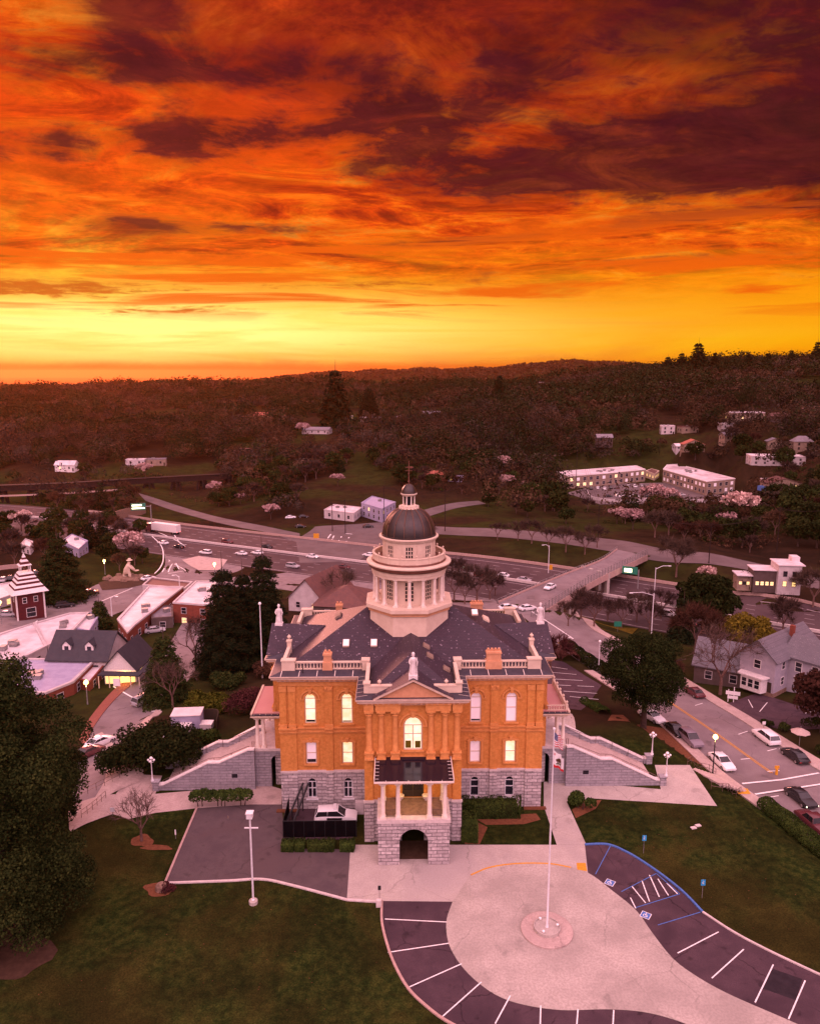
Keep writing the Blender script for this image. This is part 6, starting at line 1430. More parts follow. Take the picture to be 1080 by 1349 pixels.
# --- woods: mid-distance individuals, then the far woods as masses
def inpoly(x, y, pl_):
    c = np.zeros(np.shape(x), bool); j = len(pl_)-1
    for i in range(len(pl_)):
        (xi, yi), (xj, yj) = pl_[i], pl_[j]
        c ^= ((yi > y) != (yj > y)) & (x < (xj-xi)*(y-yi)/((yj-yi) or 1e-9)+xi); j = i
    return c
CLEAR = [([(784,570),(808,570),(808,584),(784,584)], 0),([(630,526),(652,526),(652,540),(630,540)], 0),([(1052,538),(1078,538),(1078,552),(1052,552)], 0),([(1008,577),(1030,577),(1030,591),(1008,591)], 0),([(254,568),(271,568),(271,579),(254,579)], 0),([(-60,622),(298,610),(300,655),(-60,672)], .03),  # (outline in the photograph, share of trees kept)
 ([(0,640),(300,640),(300,664),(200,690),(0,700)], .6), ([(180,645),(400,690),(400,740),(180,700)], .0), ([(300,640),(420,640),(440,690),(300,672)], .7),
 ([(395,640),(480,605),(530,640),(530,720),(395,720)], .0), ([(415,690),(520,640),(640,655),(640,700),(415,740)], .0), ([(530,600),(700,600),(720,690),(560,690)], .5), ([(725,610),(975,608),(990,672),(740,672)], .0), ([(640,640),(770,665),(840,700),(640,700)], .5),
 ([(560,690),(860,690),(960,725),(1100,750),(1100,800),(560,740)], .0), ([(990,725),(1080,725),(1080,800),(990,800)], .0), ([(150,545),(330,536),(335,550),(230,562),(140,558)], .15), ([(375,578),(460,572),(470,596),(380,600)], .25), ([(420,605),(490,600),(500,640),(420,640)], .6),
 ([(70,600),(110,600),(110,628),(70,628)], 0), ([(160,594),(225,594),(225,616),(160,616)], 0), ([(330,540),(360,540),(360,556),(330,556)], 0), ([(300,584),(350,584),(350,604),(300,604)], 0), ([(395,556),(445,556),(445,578),(395,578)], 0), ([(440,540),(600,536),(600,562),(440,562)], .12),
 ([(860,550),(905,550),(905,572),(860,572)], 0), ([(885,572),(935,570),(935,602),(885,602)], 0), ([(945,540),(1045,540),(1045,560),(945,560)], .15), ([(980,590),(1070,580),(1070,618),(980,618)], .15), ([(990,618),(1060,618),(1060,655),(990,655)], .2), ([(1020,500),(1090,500),(1090,516),(1020,516)], 0), ([(820,560),(960,560),(960,606),(820,600)], .85)]
def keep(X, Y, Z, g):
    c, s = math.cos(PITCH), math.sin(PITCH); dz = Z-CH; zc = c*Y-s*dz; yc = s*Y+c*dz; px = CX+F*X/zc; py = CY-F*yc/zc
    k = np.ones(X.shape)
    for pl_, f in CLEAR: k = np.where(inpoly(px, py, pl_), np.minimum(k, f), k)
    k = np.where(seg_dist(X, Y, FW) < 27, 0, k)
    return (g.random(X.shape) < k), px, py
g = np.random.default_rng(5)
protos = []
for i, (kd, H, Rr, n, s, mt) in enumerate([('oak',10,5.2,1300,.50,'leaf_dark'),('oak',9,5.5,1300,.50,'leaf_magnolia'),('bare',11,5,1100,.10,'twig_brown'),('bare',10,5,1100,.10,'twig_rust'),('bare',9,4.5,900,.10,'twig_brown'),('conifer',14,3.6,900,.55,None)]):
    t_ = make_tree(kd, H, Rr, n, s, 200+i, mat=mt); protos.append((t_, [False], kd, mt))
KL = {'leaf_dark':'rounded dark green oak','leaf_magnolia':'spreading very dark evergreen','twig_brown':'bare brown winter tree','twig_rust':'bare rust coloured tree',None:'narrow dark conifer'}
N = 1500; u = g.uniform(-.62, .62, N); Yv = 190+(520-190)*np.sqrt(g.random(N)); Xv = u*Yv; Zv = tz(Xv, Yv)
kp, px_, py_ = keep(Xv, Yv, Zv, g)
# also keep the basin before the freeway clear of trees apart from the listed ones
near = seg_dist(Xv, Yv, FW); side_ = np.array([ (FW[4][0]-FW[2][0])*(y-FW[2][1])-(FW[4][1]-FW[2][1])*(x-FW[2][0]) for x, y in zip(Xv, Yv)])
kp &= (side_ > 0)
idx = np.where(kp)[0]; idx = idx[np.argsort(Yv[idx])][:290]; YMAX = Yv[idx].max()
for i in idx:
    kd = rng.choices(range(6), [3,2,3,3,2,.5])[0]; t_, u_, k_, mt = protos[kd]
    area = 'beyond the trestle' if px_[i] < 300 else 'on the slope left of the dome' if px_[i] < 540 else 'on the slope right of the dome' if px_[i] < 730 else 'around the apartment blocks'
    place(t_, u_, (Xv[i], Yv[i], Zv[i]-.2), rng.random()*6, f'{KL[mt]} in the woods {area}', f'{KL[mt]}s {area}', rng.uniform(.7, 1.25)); 
    o = t_ if False else None
for o in COL.objects:
    if o.type == 'EMPTY' and o.parent is None and o.get('label', '').find('in the woods') > 0: o['category'] = 'tree'
def mass(name, lab, mat, Ys, dens, kinds, seed, hs=(6, 11), nq=46, sz=.85, keepf=True, ex=.62, twig=False):
    g = np.random.default_rng(seed); area = ex*(Ys[1]**2-Ys[0]**2); n = int(area*dens)
    u = g.uniform(-ex, ex, n); Y = np.sqrt(Ys[0]**2+(Ys[1]**2-Ys[0]**2)*g.random(n)); X = u*Y
    cl = np.sin(X*.021+seed)*np.sin(Y*.017+seed*2)+.6*np.sin(X*.06+Y*.04); X = X[cl > kinds]; Y = Y[cl > kinds]
    Z = tz(X, Y); k, _, _ = keep(X, Y, Z, g)
    k &= Y > 0
    if Ys[0] < 520: k &= (Y > min(YMAX-20, 420)) | (g.random(Y.shape) < .25)
    X, Y, Z = X[k], Y[k], Z[k]; n = len(X); H = g.uniform(hs[0], hs[1], n)*(1+.25*np.sin(X*.03))*np.where(g.random(n) < .12, 1.5 if Ys[1] < 700 else 1.0, 1.0); Rr = H*g.uniform(.38, .6, n)
    d = unit(g.normal(0, 1, (n, nq, 3))); d[...,2] = np.abs(d[...,2])*1.1-.25; lob = 1+.28*np.sin(d[...,0]*5+g.random((n,1))*6)*np.cos(d[...,1]*4+g.random((n,1))*6)
    lob = np.minimum(lob, 1.12) if Ys[1] > 700 else lob
    C = np.stack([X[:,None]+d[...,0]*Rr[:,None]*lob, Y[:,None]+d[...,1]*Rr[:,None]*lob, Z[:,None]+H[:,None]*(.5+.5*d[...,2]*lob)], -1).reshape(-1,3)
    global nr; V = leaves(C, d.reshape(-1,3), sz, .7, .38)
    return tag(quads_mesh(name, V, M[mat]), lab, 'woods', kind='stuff')
mass('bare_wood', 'bare rusty brown oak woods covering the nearer hills', 'wood_rust', (300, 620), .0110, -.9, 3, nq=170, sz=.56, hs=(7,14))
mass('bare_wood', 'greyish brown bare woods between the evergreens on the nearer hills', 'wood_brown', (300, 620), .0100, -.8, 4, nq=170, sz=.54, hs=(7,14))
mass('evergreen_wood', 'dark evergreen oaks scattered through the nearer hills', 'wood_green', (300, 620), .0105, -.35, 6, nq=190, sz=.58, hs=(7,15))
mass('bare_wood', 'bare rusty brown oak woods covering the farther hills', 'wood_rust', (620, 1080), .0095, -.6, 13, nq=48, sz=.95, hs=(5,13))
mass('bare_wood', 'greyish brown bare woods on the farther hills', 'wood_brown', (620, 1080), .0085, -.3, 14, nq=48, sz=.95, hs=(5,13))
mass('evergreen_wood', 'dark evergreen oaks scattered through the farther hills', 'wood_green', (620, 1080), .0080, -.3, 16, nq=70, sz=1.0, hs=(8,18))
mass('far_wood', 'woods on the far ridges', 'wood_rust', (1080, 1750), .0060, -.8, 8, nq=24, sz=1.8, hs=(7,14))
mass('far_wood', 'dark far evergreens along the skyline', 'wood_green', (1080, 1750), .0026, .0, 9, nq=34, sz=1.7, hs=(10,22))
mass('far_wood', 'hazy woods on the farthest ridge', 'wood_rust', (1750, 3900), .0013, -.8, 10, nq=12, sz=4.0, hs=(9,17))
for i, (px, py, kd, sc_) in enumerate([(4,722,0,1.0),(16,728,2,1.0),(52,716,1,.9),(66,722,0,1.1),(95,708,2,.9),(104,716,0,1.0),(112,700,1,1.0),(128,702,2,1.0),(142,700,0,.9),(152,704,3,1.0),(160,712,2,.9),(178,716,3,.8),(150,728,0,.8),(140,742,1,.8),(158,752,3,.7),(178,745,2,.8),(188,742,0,.6),(60,740,3,1.0),(20,745,2,.9),(8,700,1,1.0),(35,705,2,1.0),(75,702,0,1.1),(186,705,0,.7)]):
    t_, u_, k_, mt = protos[kd]; at(place(t_, u_, (0,0,0)), G(px, py), i*2.1, f'{KL[mt]} between the old town and the freeway', group=f'{KL[mt]}s between the old town and the freeway', scale=sc_)
for i, (px, py, kd, sc_) in enumerate([(1040,690,0,1.2),(1062,700,1,1.3),(1076,680,0,1.2),(1050,720,0,1.0),(1075,722,1,1.1),(1020,705,3,1.2),(735,672,0,1.1),(722,660,1,1.1),(745,690,1,.8),(905,690,0,1.0),(925,705,1,1.0),(880,705,2,1.1),(900,715,3,1.0),(945,712,0,.8),(862,708,2,1.2),(1000,700,0,1.1),(985,712,2,1.0)]):
    t_, u_, k_, mt = protos[kd]; at(place(t_, u_, (0,0,0)), G(px, py), i*1.9, f'{KL[mt]} on the bank above the hill road at right', group=f'{KL[mt]}s on the bank above the hill road at right', scale=sc_)
# undergrowth on open slopes
for sd, mt, dn in ((21,'twig_rust',.02),(22,'leaf_dark',.012)):
    g = np.random.default_rng(sd); n = 5200; Y = np.sqrt(200**2+(460**2-200**2)*g.random(n)); X = g.uniform(-.6,.6,n)*Y; Z = tz(X, Y)
    _, px_, py_ = keep(X, Y, Z, g); k = (seg_dist(X, Y, FW) > 27) & (((FW[4][0]-FW[2][0])*(Y-FW[2][1])-(FW[4][1]-FW[2][1])*(X-FW[2][0])) > 0)
    for pl_, f in CLEAR:
        if f == 0: k &= ~inpoly(px_, py_, pl_)
    k &= (np.sin(X*.05+sd)+np.sin(Y*.07) > .2); X, Y, Z = X[k], Y[k], Z[k]; n = len(X); d = unit(g.normal(0,1,(n,14,3))); d[...,2] = np.abs(d[...,2]); r_ = g.uniform(.7,1.9,(n,1))
    C = np.stack([X[:,None]+d[...,0]*r_, Y[:,None]+d[...,1]*r_, Z[:,None]+d[...,2]*r_], -1).reshape(-1,3)
    tag(quads_mesh('scrub', leaves(C, d.reshape(-1,3), .45, .5, .7), M[mt]), 'low scrub on the open banks', 'scrub', kind='stuff')

# fallen leaves and specks on the lawns
g = np.random.default_rng(77); n = 620; X = g.uniform(-40, 44, n); Y = g.uniform(50, 86, n); c_, s_ = math.cos(PITCH), math.sin(PITCH); zc = c_*Y+s_*CH; px_ = CX+F*X/zc; py_ = CY-F*(s_*Y-c_*CH)/zc
k = inpoly(px_, py_, [(0,1349),(0,1180),(120,1080),(250,1070),(215,1175),(455,1190),(500,1200),(510,1270),(560,1349)]) | inpoly(px_, py_, [(795,1060),(990,1068),(1080,1150),(1080,1275),(960,1215),(900,1165),(800,1105)]); X, Y = X[k], Y[k]
C = np.stack([X, Y, tz(X, Y)+.03], -1); tag(quads_mesh('fallen_leaves', leaves(C, np.tile([0,0,1.], (len(X),1)), .045, .6, .3), M['mulch']), 'brown fallen leaves scattered over the lawns', 'leaves', kind='stuff')
# ---------------------------------------------------------------- other buildings
def wins(parent, M4, x0, x1, z0, z1, nx, nz, w=1.0, h=1.3, mats=('window_dark',), seed=1, frame='white_wall', y=-.05):
    g = random.Random(seed)
    for i in range(nx):
        for j in range(nz):
            cx = x0+(x1-x0)*(i+.5)/nx; cz = z0+(z1-z0)*(j+.5)/nz; f = MB(); f.M = M4
            f.box(cx-w/2-.1, cx+w/2+.1, y, .02, cz-h/2-.1, cz-h/2); f.box(cx-w/2-.1, cx+w/2+.1, y, .02, cz+h/2, cz+h/2+.1); f.box(cx-w/2-.1, cx-w/2, y, .02, cz-h/2, cz+h/2); f.box(cx+w/2, cx+w/2+.1, y, .02, cz-h/2, cz+h/2); f.box(cx-w/2, cx+w/2, y, .015, cz-.03, cz+.03)
            o = f.build('window', M[frame], parent); p = MB(); p.M = M4; p.box(cx-w/2, cx+w/2, y+.03, .01, cz-h/2, cz+h/2); p.build('pane', M[g.choice(mats)], o)
def house(name, c, w, d, ang, h, rh, wall, roof, label, cat='house', kind='gable', win=2, st=1, wm=('window_dark',), eave=.45, chim=False, base=None, seed=3, sidewin=None, door=True, group=None, frame='white_wall'):
    """w across the front, d deep, front faces local -y"""
    r = empty(name, (c[0], c[1], c[2]), ang, label, cat, group)
    mb = MB(); mb.box(-w/2, w/2, -d/2, d/2, -3.5, h)
    if kind == 'gable': mb.xz([(-w/2, h), (w/2, h), (0, h+rh)], -d/2, d/2)      # gable end to the front
    if kind == 'side':
        mb.add([(-w/2,-d/2,h),(-w/2,d/2,h),(-w/2,0,h+rh),(w/2,-d/2,h),(w/2,d/2,h),(w/2,0,h+rh)], [(0,1,2),(3,5,4)])
    mb.build('wall', M[wall], r)
    q = MB(); t = .18; e = eave
    if kind == 'gable':
        s = rh/(w/2)
        for sg in (-1, 1): q.xz([(0, h+rh+.02), (sg*(w/2+e), h-e*s+.02), (sg*(w/2+e), h-e*s+t+.02), (0, h+rh+t+.05)][::sg], -d/2-e, d/2+e)
    elif kind == 'side':
        s = rh/(d/2)
        for sg in (-1, 1):
            a = [(-w/2-e, 0, h+rh+.02), (-w/2-e, sg*(d/2+e), h-e*s+.02), (-w/2-e, sg*(d/2+e), h-e*s+t+.02), (-w/2-e, 0, h+rh+t+.05)]
            b = [(w/2+e, p[1], p[2]) for p in a]; q.add(a+b, [(0,1,2,3),(7,6,5,4),(0,4,5,1),(1,5,6,2),(2,6,7,3),(3,7,4,0)])
    elif kind == 'hip':
        k = max(0, w/2-d/2); kd = max(0, d/2-w/2); W, D = w/2+e, d/2+e
        q.add([(-W,-D,h),(W,-D,h),(W,D,h),(-W,D,h),(-k,-kd,h+rh),(k,kd,h+rh)] if k >= kd else [(-W,-D,h),(W,-D,h),(W,D,h),(-W,D,h),(0,-kd,h+rh),(0,kd,h+rh)],
              ([(0,1,5,4),(1,2,5),(2,3,4,5),(3,0,4),(3,2,1,0)] if k >= kd else [(0,1,4),(1,2,5,4),(2,3,5),(3,0,4,5),(3,2,1,0)]))
    else:
        q.box(-w/2-.1, w/2+.1, -d/2-.1, d/2+.1, h+.002, h+.15); q.box(-w/2-.1, w/2+.1, -d/2-.1, -d/2+.15, h+.15, h+.5); q.box(-w/2-.1, w/2+.1, d/2-.15, d/2+.1, h+.15, h+.5); q.box(-w/2-.1, -w/2+.15, -d/2+.15, d/2-.15, h+.15, h+.5); q.box(w/2-.15, w/2+.1, -d/2+.15, d/2-.15, h+.15, h+.5)
    ro = q.build('roof', M[roof], r)
    if kind == 'flat':
        g = random.Random(seed)
        for i in range(2): x, y = g.uniform(-w*.3, w*.3), g.uniform(-d*.2, d*.3); u = MB(); u.cbox(x, y, h+.15, 1.2, .9, .8); u.build('roof_unit', M['metal_grey'], ro)
    if chim: u = MB(); u.cbox(w*.2, d*.1, h+rh*.4, .7, .7, rh*.8+.6); u.build('chimney', M['red_brick'], ro)
    hh = h/st
    if win: wins(r, Matrix.Translation((0, -d/2, 0)), -w/2+.4, w/2-.4, .5, h-.15, win, st, min(1.1, w/win*.5), min(1.4, hh*.5), wm, seed, frame)
    sw = sidewin if sidewin is not None else max(1, int(d/3.5))
    for sg in (-1, 1): wins(r, Matrix.Translation((sg*w/2, 0, 0)) @ Matrix.Rotation(R(90)*sg, 4, 'Z'), -d/2+.5, d/2-.5, .5, h-.15, sw, st, .95, min(1.3, hh*.5), wm, seed+1, frame)
    if door: u = MB(); u.box(w*.5-1.3 if win else -.5, w*.5-.4 if win else .5, -d/2-.06, -d/2+.02, 0, 2.05); u.build('door', M['wood_brown'], r)
    return r
def slab(name, out, zr, wall, roof, label, cat='building', st=1, wm=('window_dark',), every=3.6, units=3, seed=1, rim=.5, wh=(1.2,1.4), rimmat=None, win=True):
    """flat-roofed building from its roof outline (photo pixels at roof height)"""
    pts = [P(x, y, zr) for x, y in out]; a = sum(pts[i-1][0]*pts[i][1]-pts[i][0]*pts[i-1][1] for i in range(len(pts)))
    if a < 0: pts = pts[::-1]
    cx = sum(p[0] for p in pts)/len(pts); cy = sum(p[1] for p in pts)/len(pts); zg = min(T(p[0], p[1]) for p in pts)
    r = empty(name, (cx, cy, zg), 0, label, cat); H = zr-zg; q = [(p[0]-cx, p[1]-cy) for p in pts]; n = len(q)
    mb = MB(); mb.prism(q, -1, H-.4); mb.build('wall', M[wall], r)
    ins = lambda d: [tuple(v) for v in offs(q, -d)]
    ro = MB(); ro.prism(ins(.25), H-.398, H-.3); rf = ro.build('roof', M[roof], r)
    i2 = ins(.3); ri = MB(); i1 = offs(q, .06)
    vs = [(p[0],p[1],H-.399) for p in i1]+[(p[0],p[1],H) for p in i1]+[(p[0],p[1],H) for p in i2]+[(p[0],p[1],H-.399) for p in i2]
    ri.add(vs, [(j*n+i, j*n+(i+1)%n, ((j+1)%4)*n+(i+1)%n, ((j+1)%4)*n+i) for j in range(4) for i in range(n)]); ri.build('parapet', M[rimmat or wall], rf)
    g = random.Random(seed)
    for i in range(units):
        t = [g.random()+.3 for _ in q]; s = sum(t); x = sum(a*p[0] for a, p in zip(t, q))/s; y = sum(a*p[1] for a, p in zip(t, q))/s
        u = MB(); u.cbox(x, y, H-.3, g.uniform(.9,1.8), g.uniform(.8,1.4), g.uniform(.6,1.1), g.random()); u.build('roof_unit', M['metal_grey'], rf)
    if win:
        for i in range(n):
            a_, b_ = Vector(q[i]), Vector(q[(i+1)%n]); d = b_-a_; L = d.length; nn = Vector((d.y, -d.x))
            if nn.y > L*.15 and abs(nn.x) < L*.9: continue
            k = int(L/every)
            if k < 1: continue
            wins(r, Matrix.Translation((a_.x, a_.y, 0)) @ Matrix.Rotation(math.atan2(d.y, d.x), 4, 'Z'), .3, L-.3, .4, H-.7, k, st, wh[0], wh[1], wm, seed+i)
    return r
WD = ('window_dark',); WL = ('window_dark','window_dark','window_glow')
slab('shop_row', [(-40,852),(0,834),(45,820),(62,850),(38,862),(-40,885)], -5.6, 'white_wall', 'white_roof', 'long white flat roof at the left edge of the old town', units=4, wm=WL)
slab('shop_row', [(46,820),(92,807),(118,806),(97,829),(63,850)], -5.8, 'white_wall', 'white_roof', 'narrow white flat roof beyond the long one, right below the striped tower', units=3, seed=5)
slab('shop_row', [(98,827),(119,806),(132,808),(118,830)], -6.2, 'lavender_wall', 'white_roof', 'small pale roof tucked left of the pointed evergreen', units=1)
slab('brick_shop', [(155,815),(196,772),(242,772),(178,822),(168,833)], -5.6, 'red_brick', 'white_roof', 'long brick shop under a pale sloping roof in the old town', units=3, seed=6, rimmat='white_wall')
slab('brick_shop', [(228,793),(258,765),(285,765),(281,797)], -4.2, 'red_brick', 'white_roof', 'tall square brick building with a white roof beside the redwoods', units=3, seed=7, st=2, rimmat='white_wall', wm=WL)
slab('brick_shop', [(188,770),(200,760),(254,766),(244,774)], -6.6, 'white_wall', 'brown_roof', 'low building with a dark roof and white rim nearest the freeway ramp', units=0)
slab('dark_annex', [(202,797),(228,797),(228,812),(200,814)], -6.4, 'dark_wall', 'grey_roof', 'dark low annex between the two brick shops', units=1)
slab('brick_shop', [(-30,890),(15,867),(127,867),(97,897),(60,912),(-30,912)], -4.6, 'red_brick', 'lavender_wall', 'brick shop with a pale flat roof and two air units nearest the big tree', units=4, seed=9, rimmat='white_wall')
slab('brick_shop', [(103,894),(125,872),(141,872),(118,898)], -5.4, 'red_brick', 'white_roof', 'small brick annex with a white roof beside the lower street', units=0)
slab('market_stall', [(-20,772),(17,766),(22,781),(-20,795)], -7, 'white_wall', 'white_roof', 'white canopy roof at the far left beside the striped tower', units=0, wm=('window_glow',))
slab('office', [(82,712),(95,703),(116,712),(104,723)], -9.5, 'lavender_wall', 'white_roof', 'pale lavender roofed building half hidden behind the cedar', units=1)
slab('office', [(28,716),(34,709),(44,713),(40,720)], -10, 'white_wall', 'white_roof', 'small white building far left beyond the cedar', units=0)
hs = house('gabled_inn', G(119,882), 11.5, 9.5, R(-3), 4.0, 4.0, 'white_wall', 'dark_roof', 'white inn with a dark blue gable roof and two dormers', 'inn', 'side', win=3, sidewin=2)
for dx in (-2.6, 1.9):
    dm = MB(); dm.M = Matrix.Translation((dx, -3.4, 5.0)); dm.box(-.8, .8, 0, 2.6, -.4, 1.3); dm.xz([(-.8,1.3),(.8,1.3),(0,2.1)], 0, 2.6); do = dm.build('dormer', M['statue_white'], hs)
    q = MB(); q.M = dm.M
    for sg in (-1, 1): q.xz([(0,2.12),(sg*1.0,1.12),(sg*1.0,1.24),(0,2.26)][::sg], -.15, 2.6)
    q.build('dormer_roof', M['dark_roof'], do); w_ = MB(); w_.M = dm.M; w_.box(-.4,.4,-.03,.02,.0,1.1); w_.build('pane', M['window_dark'], do)
hs = house('inn_wing', G(172,890), 6.0, 8.5, R(-3), 3.2, 3.4, 'statue_white', 'dark_roof', 'white gabled inn wing with a glowing yellow porch', 'inn', 'gable', win=1, sidewin=2, wm=('window_glow',), frame='statue_white')
pw = MB(); pw.box(-3.2, 4.6, -6.6, -4.75, 2.6, 2.8); pw.box(3.6, 5.0, -4.75, 3.0, 2.6, 2.8); pw.build('porch_roof', M['dark_roof'], hs)
pw = MB()
for x in (-3.1,-1.1,.9,2.9,4.5): pw.box(x-.07, x+.07, -6.5, -6.36, -.5, 2.6)
pw.build('porch_post', M['cream_paint'], hs); pw = MB(); pw.box(-2.8, 2.8, -4.36, -4.31, .2, 2.3); pw.build('porch_glow_panel', M['window_glow'], hs)  # emissive panel stands in for the lamplit porch wall
def lamp_light(p, e, col=(1,.6,.2), parent=None, r=.15):
    l = bpy.data.lights.new('lamp_light', 'POINT'); l.energy = e; l.color = col; l.shadow_soft_size = r; o = bpy.data.objects.new('lamp_light', l); COL.objects.link(o); o.location = p; o.parent = parent; return o
lamp_light((1, -5.6, 2.2), 260, (1,.55,.12), hs)
house('barn_house', G(424,797), 10, 15, R(-24), 3.6, 5.0, 'white_wall', 'brown_roof', 'pale house with a steep dark purple roof left of the dome', 'house', 'gable', win=2, wm=WL)
house('brown_house', G(458,806), 13, 14, R(-10), 3.4, 3.4, 'dark_wall', 'brown_roof', 'low house with a broad rust brown roof just left of the dome', 'house', 'hip', win=2)
slab('roadside_building', [(427,671),(440,664),(477,668),(466,676)], -9.6, 'white_wall', 'white_roof', 'low white building by the far junction', units=2, every=4.5)
slab('roadside_building', [(476,662),(490,653),(521,661),(503,670)], -7.2, 'lavender_wall', 'lavender_wall', 'two-storey lavender building right beside the dome', units=1, st=2, every=4.5, wm=WL)
ap = [(733,621),(838,613),(850,618),(800,623),(748,627)]
slab('apartment_block', ap, -6.2, 'beige_wall', 'white_roof', 'left long two-storey apartment block with a white flat roof', 'apartments', 2, ('window_dark','window_dark','blind_white','window_glow'), 4.2, 7, 21, rimmat='statue_white', wh=(2.0,1.7))
slab('apartment_block', [(873,618),(878,612),(892,611),(968,630),(930,634)], -5.8, 'beige_wall', 'white_roof', 'right long two-storey apartment block with a white flat roof', 'apartments', 2, ('window_dark','window_dark','blind_white'), 4.2, 7, 22, rimmat='statue_white', wh=(2.0,1.7))
slab('apartment_office', [(850,620),(858,617),(868,620),(862,624)], -9.2, 'cream_paint', 'brown_roof', 'small cream building between the apartment blocks', units=0, wm=('window_glow',))
# houses on the hills: (px, py of base, width px, kind, wall, roof, height m, label)
for i, (px, py, wp, kd, wl, rf_, h, lab) in enumerate([
 (455,553,18,'flat','beige_wall','white_roof',4,'small pale roofed house left of the row of hill houses'),(488,555,26,'flat','beige_wall','white_roof',4,'long flat-roofed hill house beside the pointed conifer'),(531,554,21,'hip','beige_wall','grey_roof',4,'hip-roofed hill house above the dome'),(567,549,24,'side','dark_wall','grey_roof',4,'wide grey-roofed hill house right of the dome'),(584,553,16,'gable','beige_wall','grey_roof',4,'gabled hill house beside the wide grey-roofed one'),
 (418,571,36,'side','white_wall','grey_roof',4,'long purple roofed house on the meadow'),(89,620,26,'side','statue_white','white_roof',5,'bright white house on the left slope'),(180,612,24,'flat','white_wall','white_roof',4,'pale flat building above the trestle, left one'),(207,613,24,'flat','beige_wall','grey_roof',5,'two-storey building above the trestle, right one'),(345,552,18,'side','beige_wall','red_roof',5,'reddish hill house lit at its windows'),
 (325,600,30,'hip','dark_wall','brown_roof',4,'brown hip-roofed house above the trestle end'),(283,568,14,'side','white_wall','white_roof',3,'tiny white roof beyond the left meadow'),(700,525,26,'side','dark_wall','grey_roof',4,'dark roofed house on the near ridge'),(597,528,20,'side','dark_wall','grey_roof',4,'dim house among trees on the near ridge'),(878,572,17,'flat','white_wall','white_roof',7,'pale house left of the red-roofed one'),
 (911,595,27,'gable','beige_wall','red_roof',6,'house with a bright red roof on the right slope'),(893,592,12,'side','white_wall','white_roof',3,'small white outbuilding beside the red-roofed house'),(905,570,24,'flat','beige_wall','brown_roof',5,'low building with lit windows above the red-roofed house'),(980,553,44,'flat','beige_wall','white_roof',6,'long pale-roofed building high on the right slope'),(1028,556,32,'side','dark_wall','brown_roof',5,'dark brown house at the right on the slope'),
 (955,566,16,'flat','white_wall','white_roof',5,'small white house left below the long pale roof'),(958,580,18,'side','beige_wall','grey_roof',4,'dull house among trees above the right apartment block'),(1020,612,66,'flat','white_wall','white_roof',6,'broad white building group on the right slope'),(1054,594,24,'hip','beige_wall','grey_roof',7,'house with a bluish hip roof behind the broad white buildings'),(1027,646,44,'gable','beige_wall','brown_roof',5,'tan gabled house at the right below the white buildings'),
 (1060,517,50,'flat','beige_wall','white_roof',6,'long low pale roof under the right skyline'),(740,490,60,'flat','beige_wall','grey_roof',5,'distant long building on the hazy ridge'),(885,505,14,'side','beige_wall','grey_roof',4,'tiny house on the right ridge'),(850,508,18,'side','beige_wall','grey_roof',4,'dim house on the ridge left of the skyline conifers'),(575,632,30,'side','red_brick','red_roof',4,'reddish shed on the slope right of the weather vane'),
 (600,634,18,'flat','lavender_wall','lavender_wall',3,'bluish shed on the slope right of the weather vane'),(1010,640,14,'flat','beige_wall','white_roof',4,'small pale garage beside the tan gabled house'),(795,582,20,'side','dark_wall','grey_roof',4,'dark low house above the left apartment block'),(640,536,18,'side','dark_wall','grey_roof',4,'dim roof among the woods up the slope right of the dome'),(1064,549,22,'side','beige_wall','brown_roof',5,'brown roofed house at the right edge below the long low roof'),(1018,588,18,'gable','beige_wall','grey_roof',4,'small gabled house just above the broad white buildings'),(262,577,14,'side','beige_wall','brown_roof',3,'tiny brown house in the woods beyond the left meadow')]):
    if not wp: continue
    p = G(px, py) if py > 508 else Gy(px, 1000); Zc = p[1]*math.cos(PITCH)+(CH-p[2])*math.sin(PITCH); w = wp*Zc/F
    house('hill_house', p, w, min(12, max(6, w*.5)), R(((i*37)%30)-15), h*.8, h*.45, wl, rf_, lab, 'house', kd or 'flat', win=max(2, int(w/4.5)), wm=WL if i % 3 == 0 else WD, sidewin=2, seed=i, st=2 if h > 5 else 1, frame=wl)
bt = MB(); bt.cbox(0,0,0,5,3.5,2.2,.3); o = bt.build('tarpaulin', M['paint_blue']); o.location = G(1006,646); tag(o, 'bright blue tarpaulin cover beside the tan gabled house', 'tarpaulin')
# pale house across the street
A_, B_, C_ = G(979,908), G(1009,917), G(1085,893); d1 = Vector((B_[0]-A_[0], B_[1]-A_[1])); w_ = d1.length; an = math.atan2(d1.y, d1.x)
dd = Vector((-d1.y, d1.x)).normalized(); D = 15.0; cc = ((A_[0]+B_[0])/2+dd.x*D/2, (A_[1]+B_[1])/2+dd.y*D/2, (A_[2]+B_[2])/2+.6)
vh = house('pale_house', cc, 6.2, D, an, 6.2, 2.7, 'grey_wall', 'slate_grey', 'pale two-storey house with a grey shingle roof on a stone base', 'house', 'gable', win=1, st=2, sidewin=3, frame='statue_white', chim=True, eave=.6)
q = MB(); q.box(-3.2, 3.2, -D/2-.1, D/2, -2.4, .25); q.build('stone_base', M['rock_wall'], vh)
q = MB(); q.box(3.1, 9.2, -D/2+4.5, -D/2+11.5, -1.5, 6.0); q.build('wing', M['grey_wall'], vh)
q = MB()
for sg in (-1, 1): a = [(2.0, -D/2+8, 8.75), (2.0, -D/2+8+sg*4.1, 5.85), (2.0, -D/2+8+sg*4.1, 6.05), (2.0, -D/2+8, 9.0)]; b = [(9.8, p[1], p[2]) for p in a]; q.add(a+b, [(0,1,2,3),(7,6,5,4),(0,4,5,1),(1,5,6,2),(2,6,7,3),(3,7,4,0)])
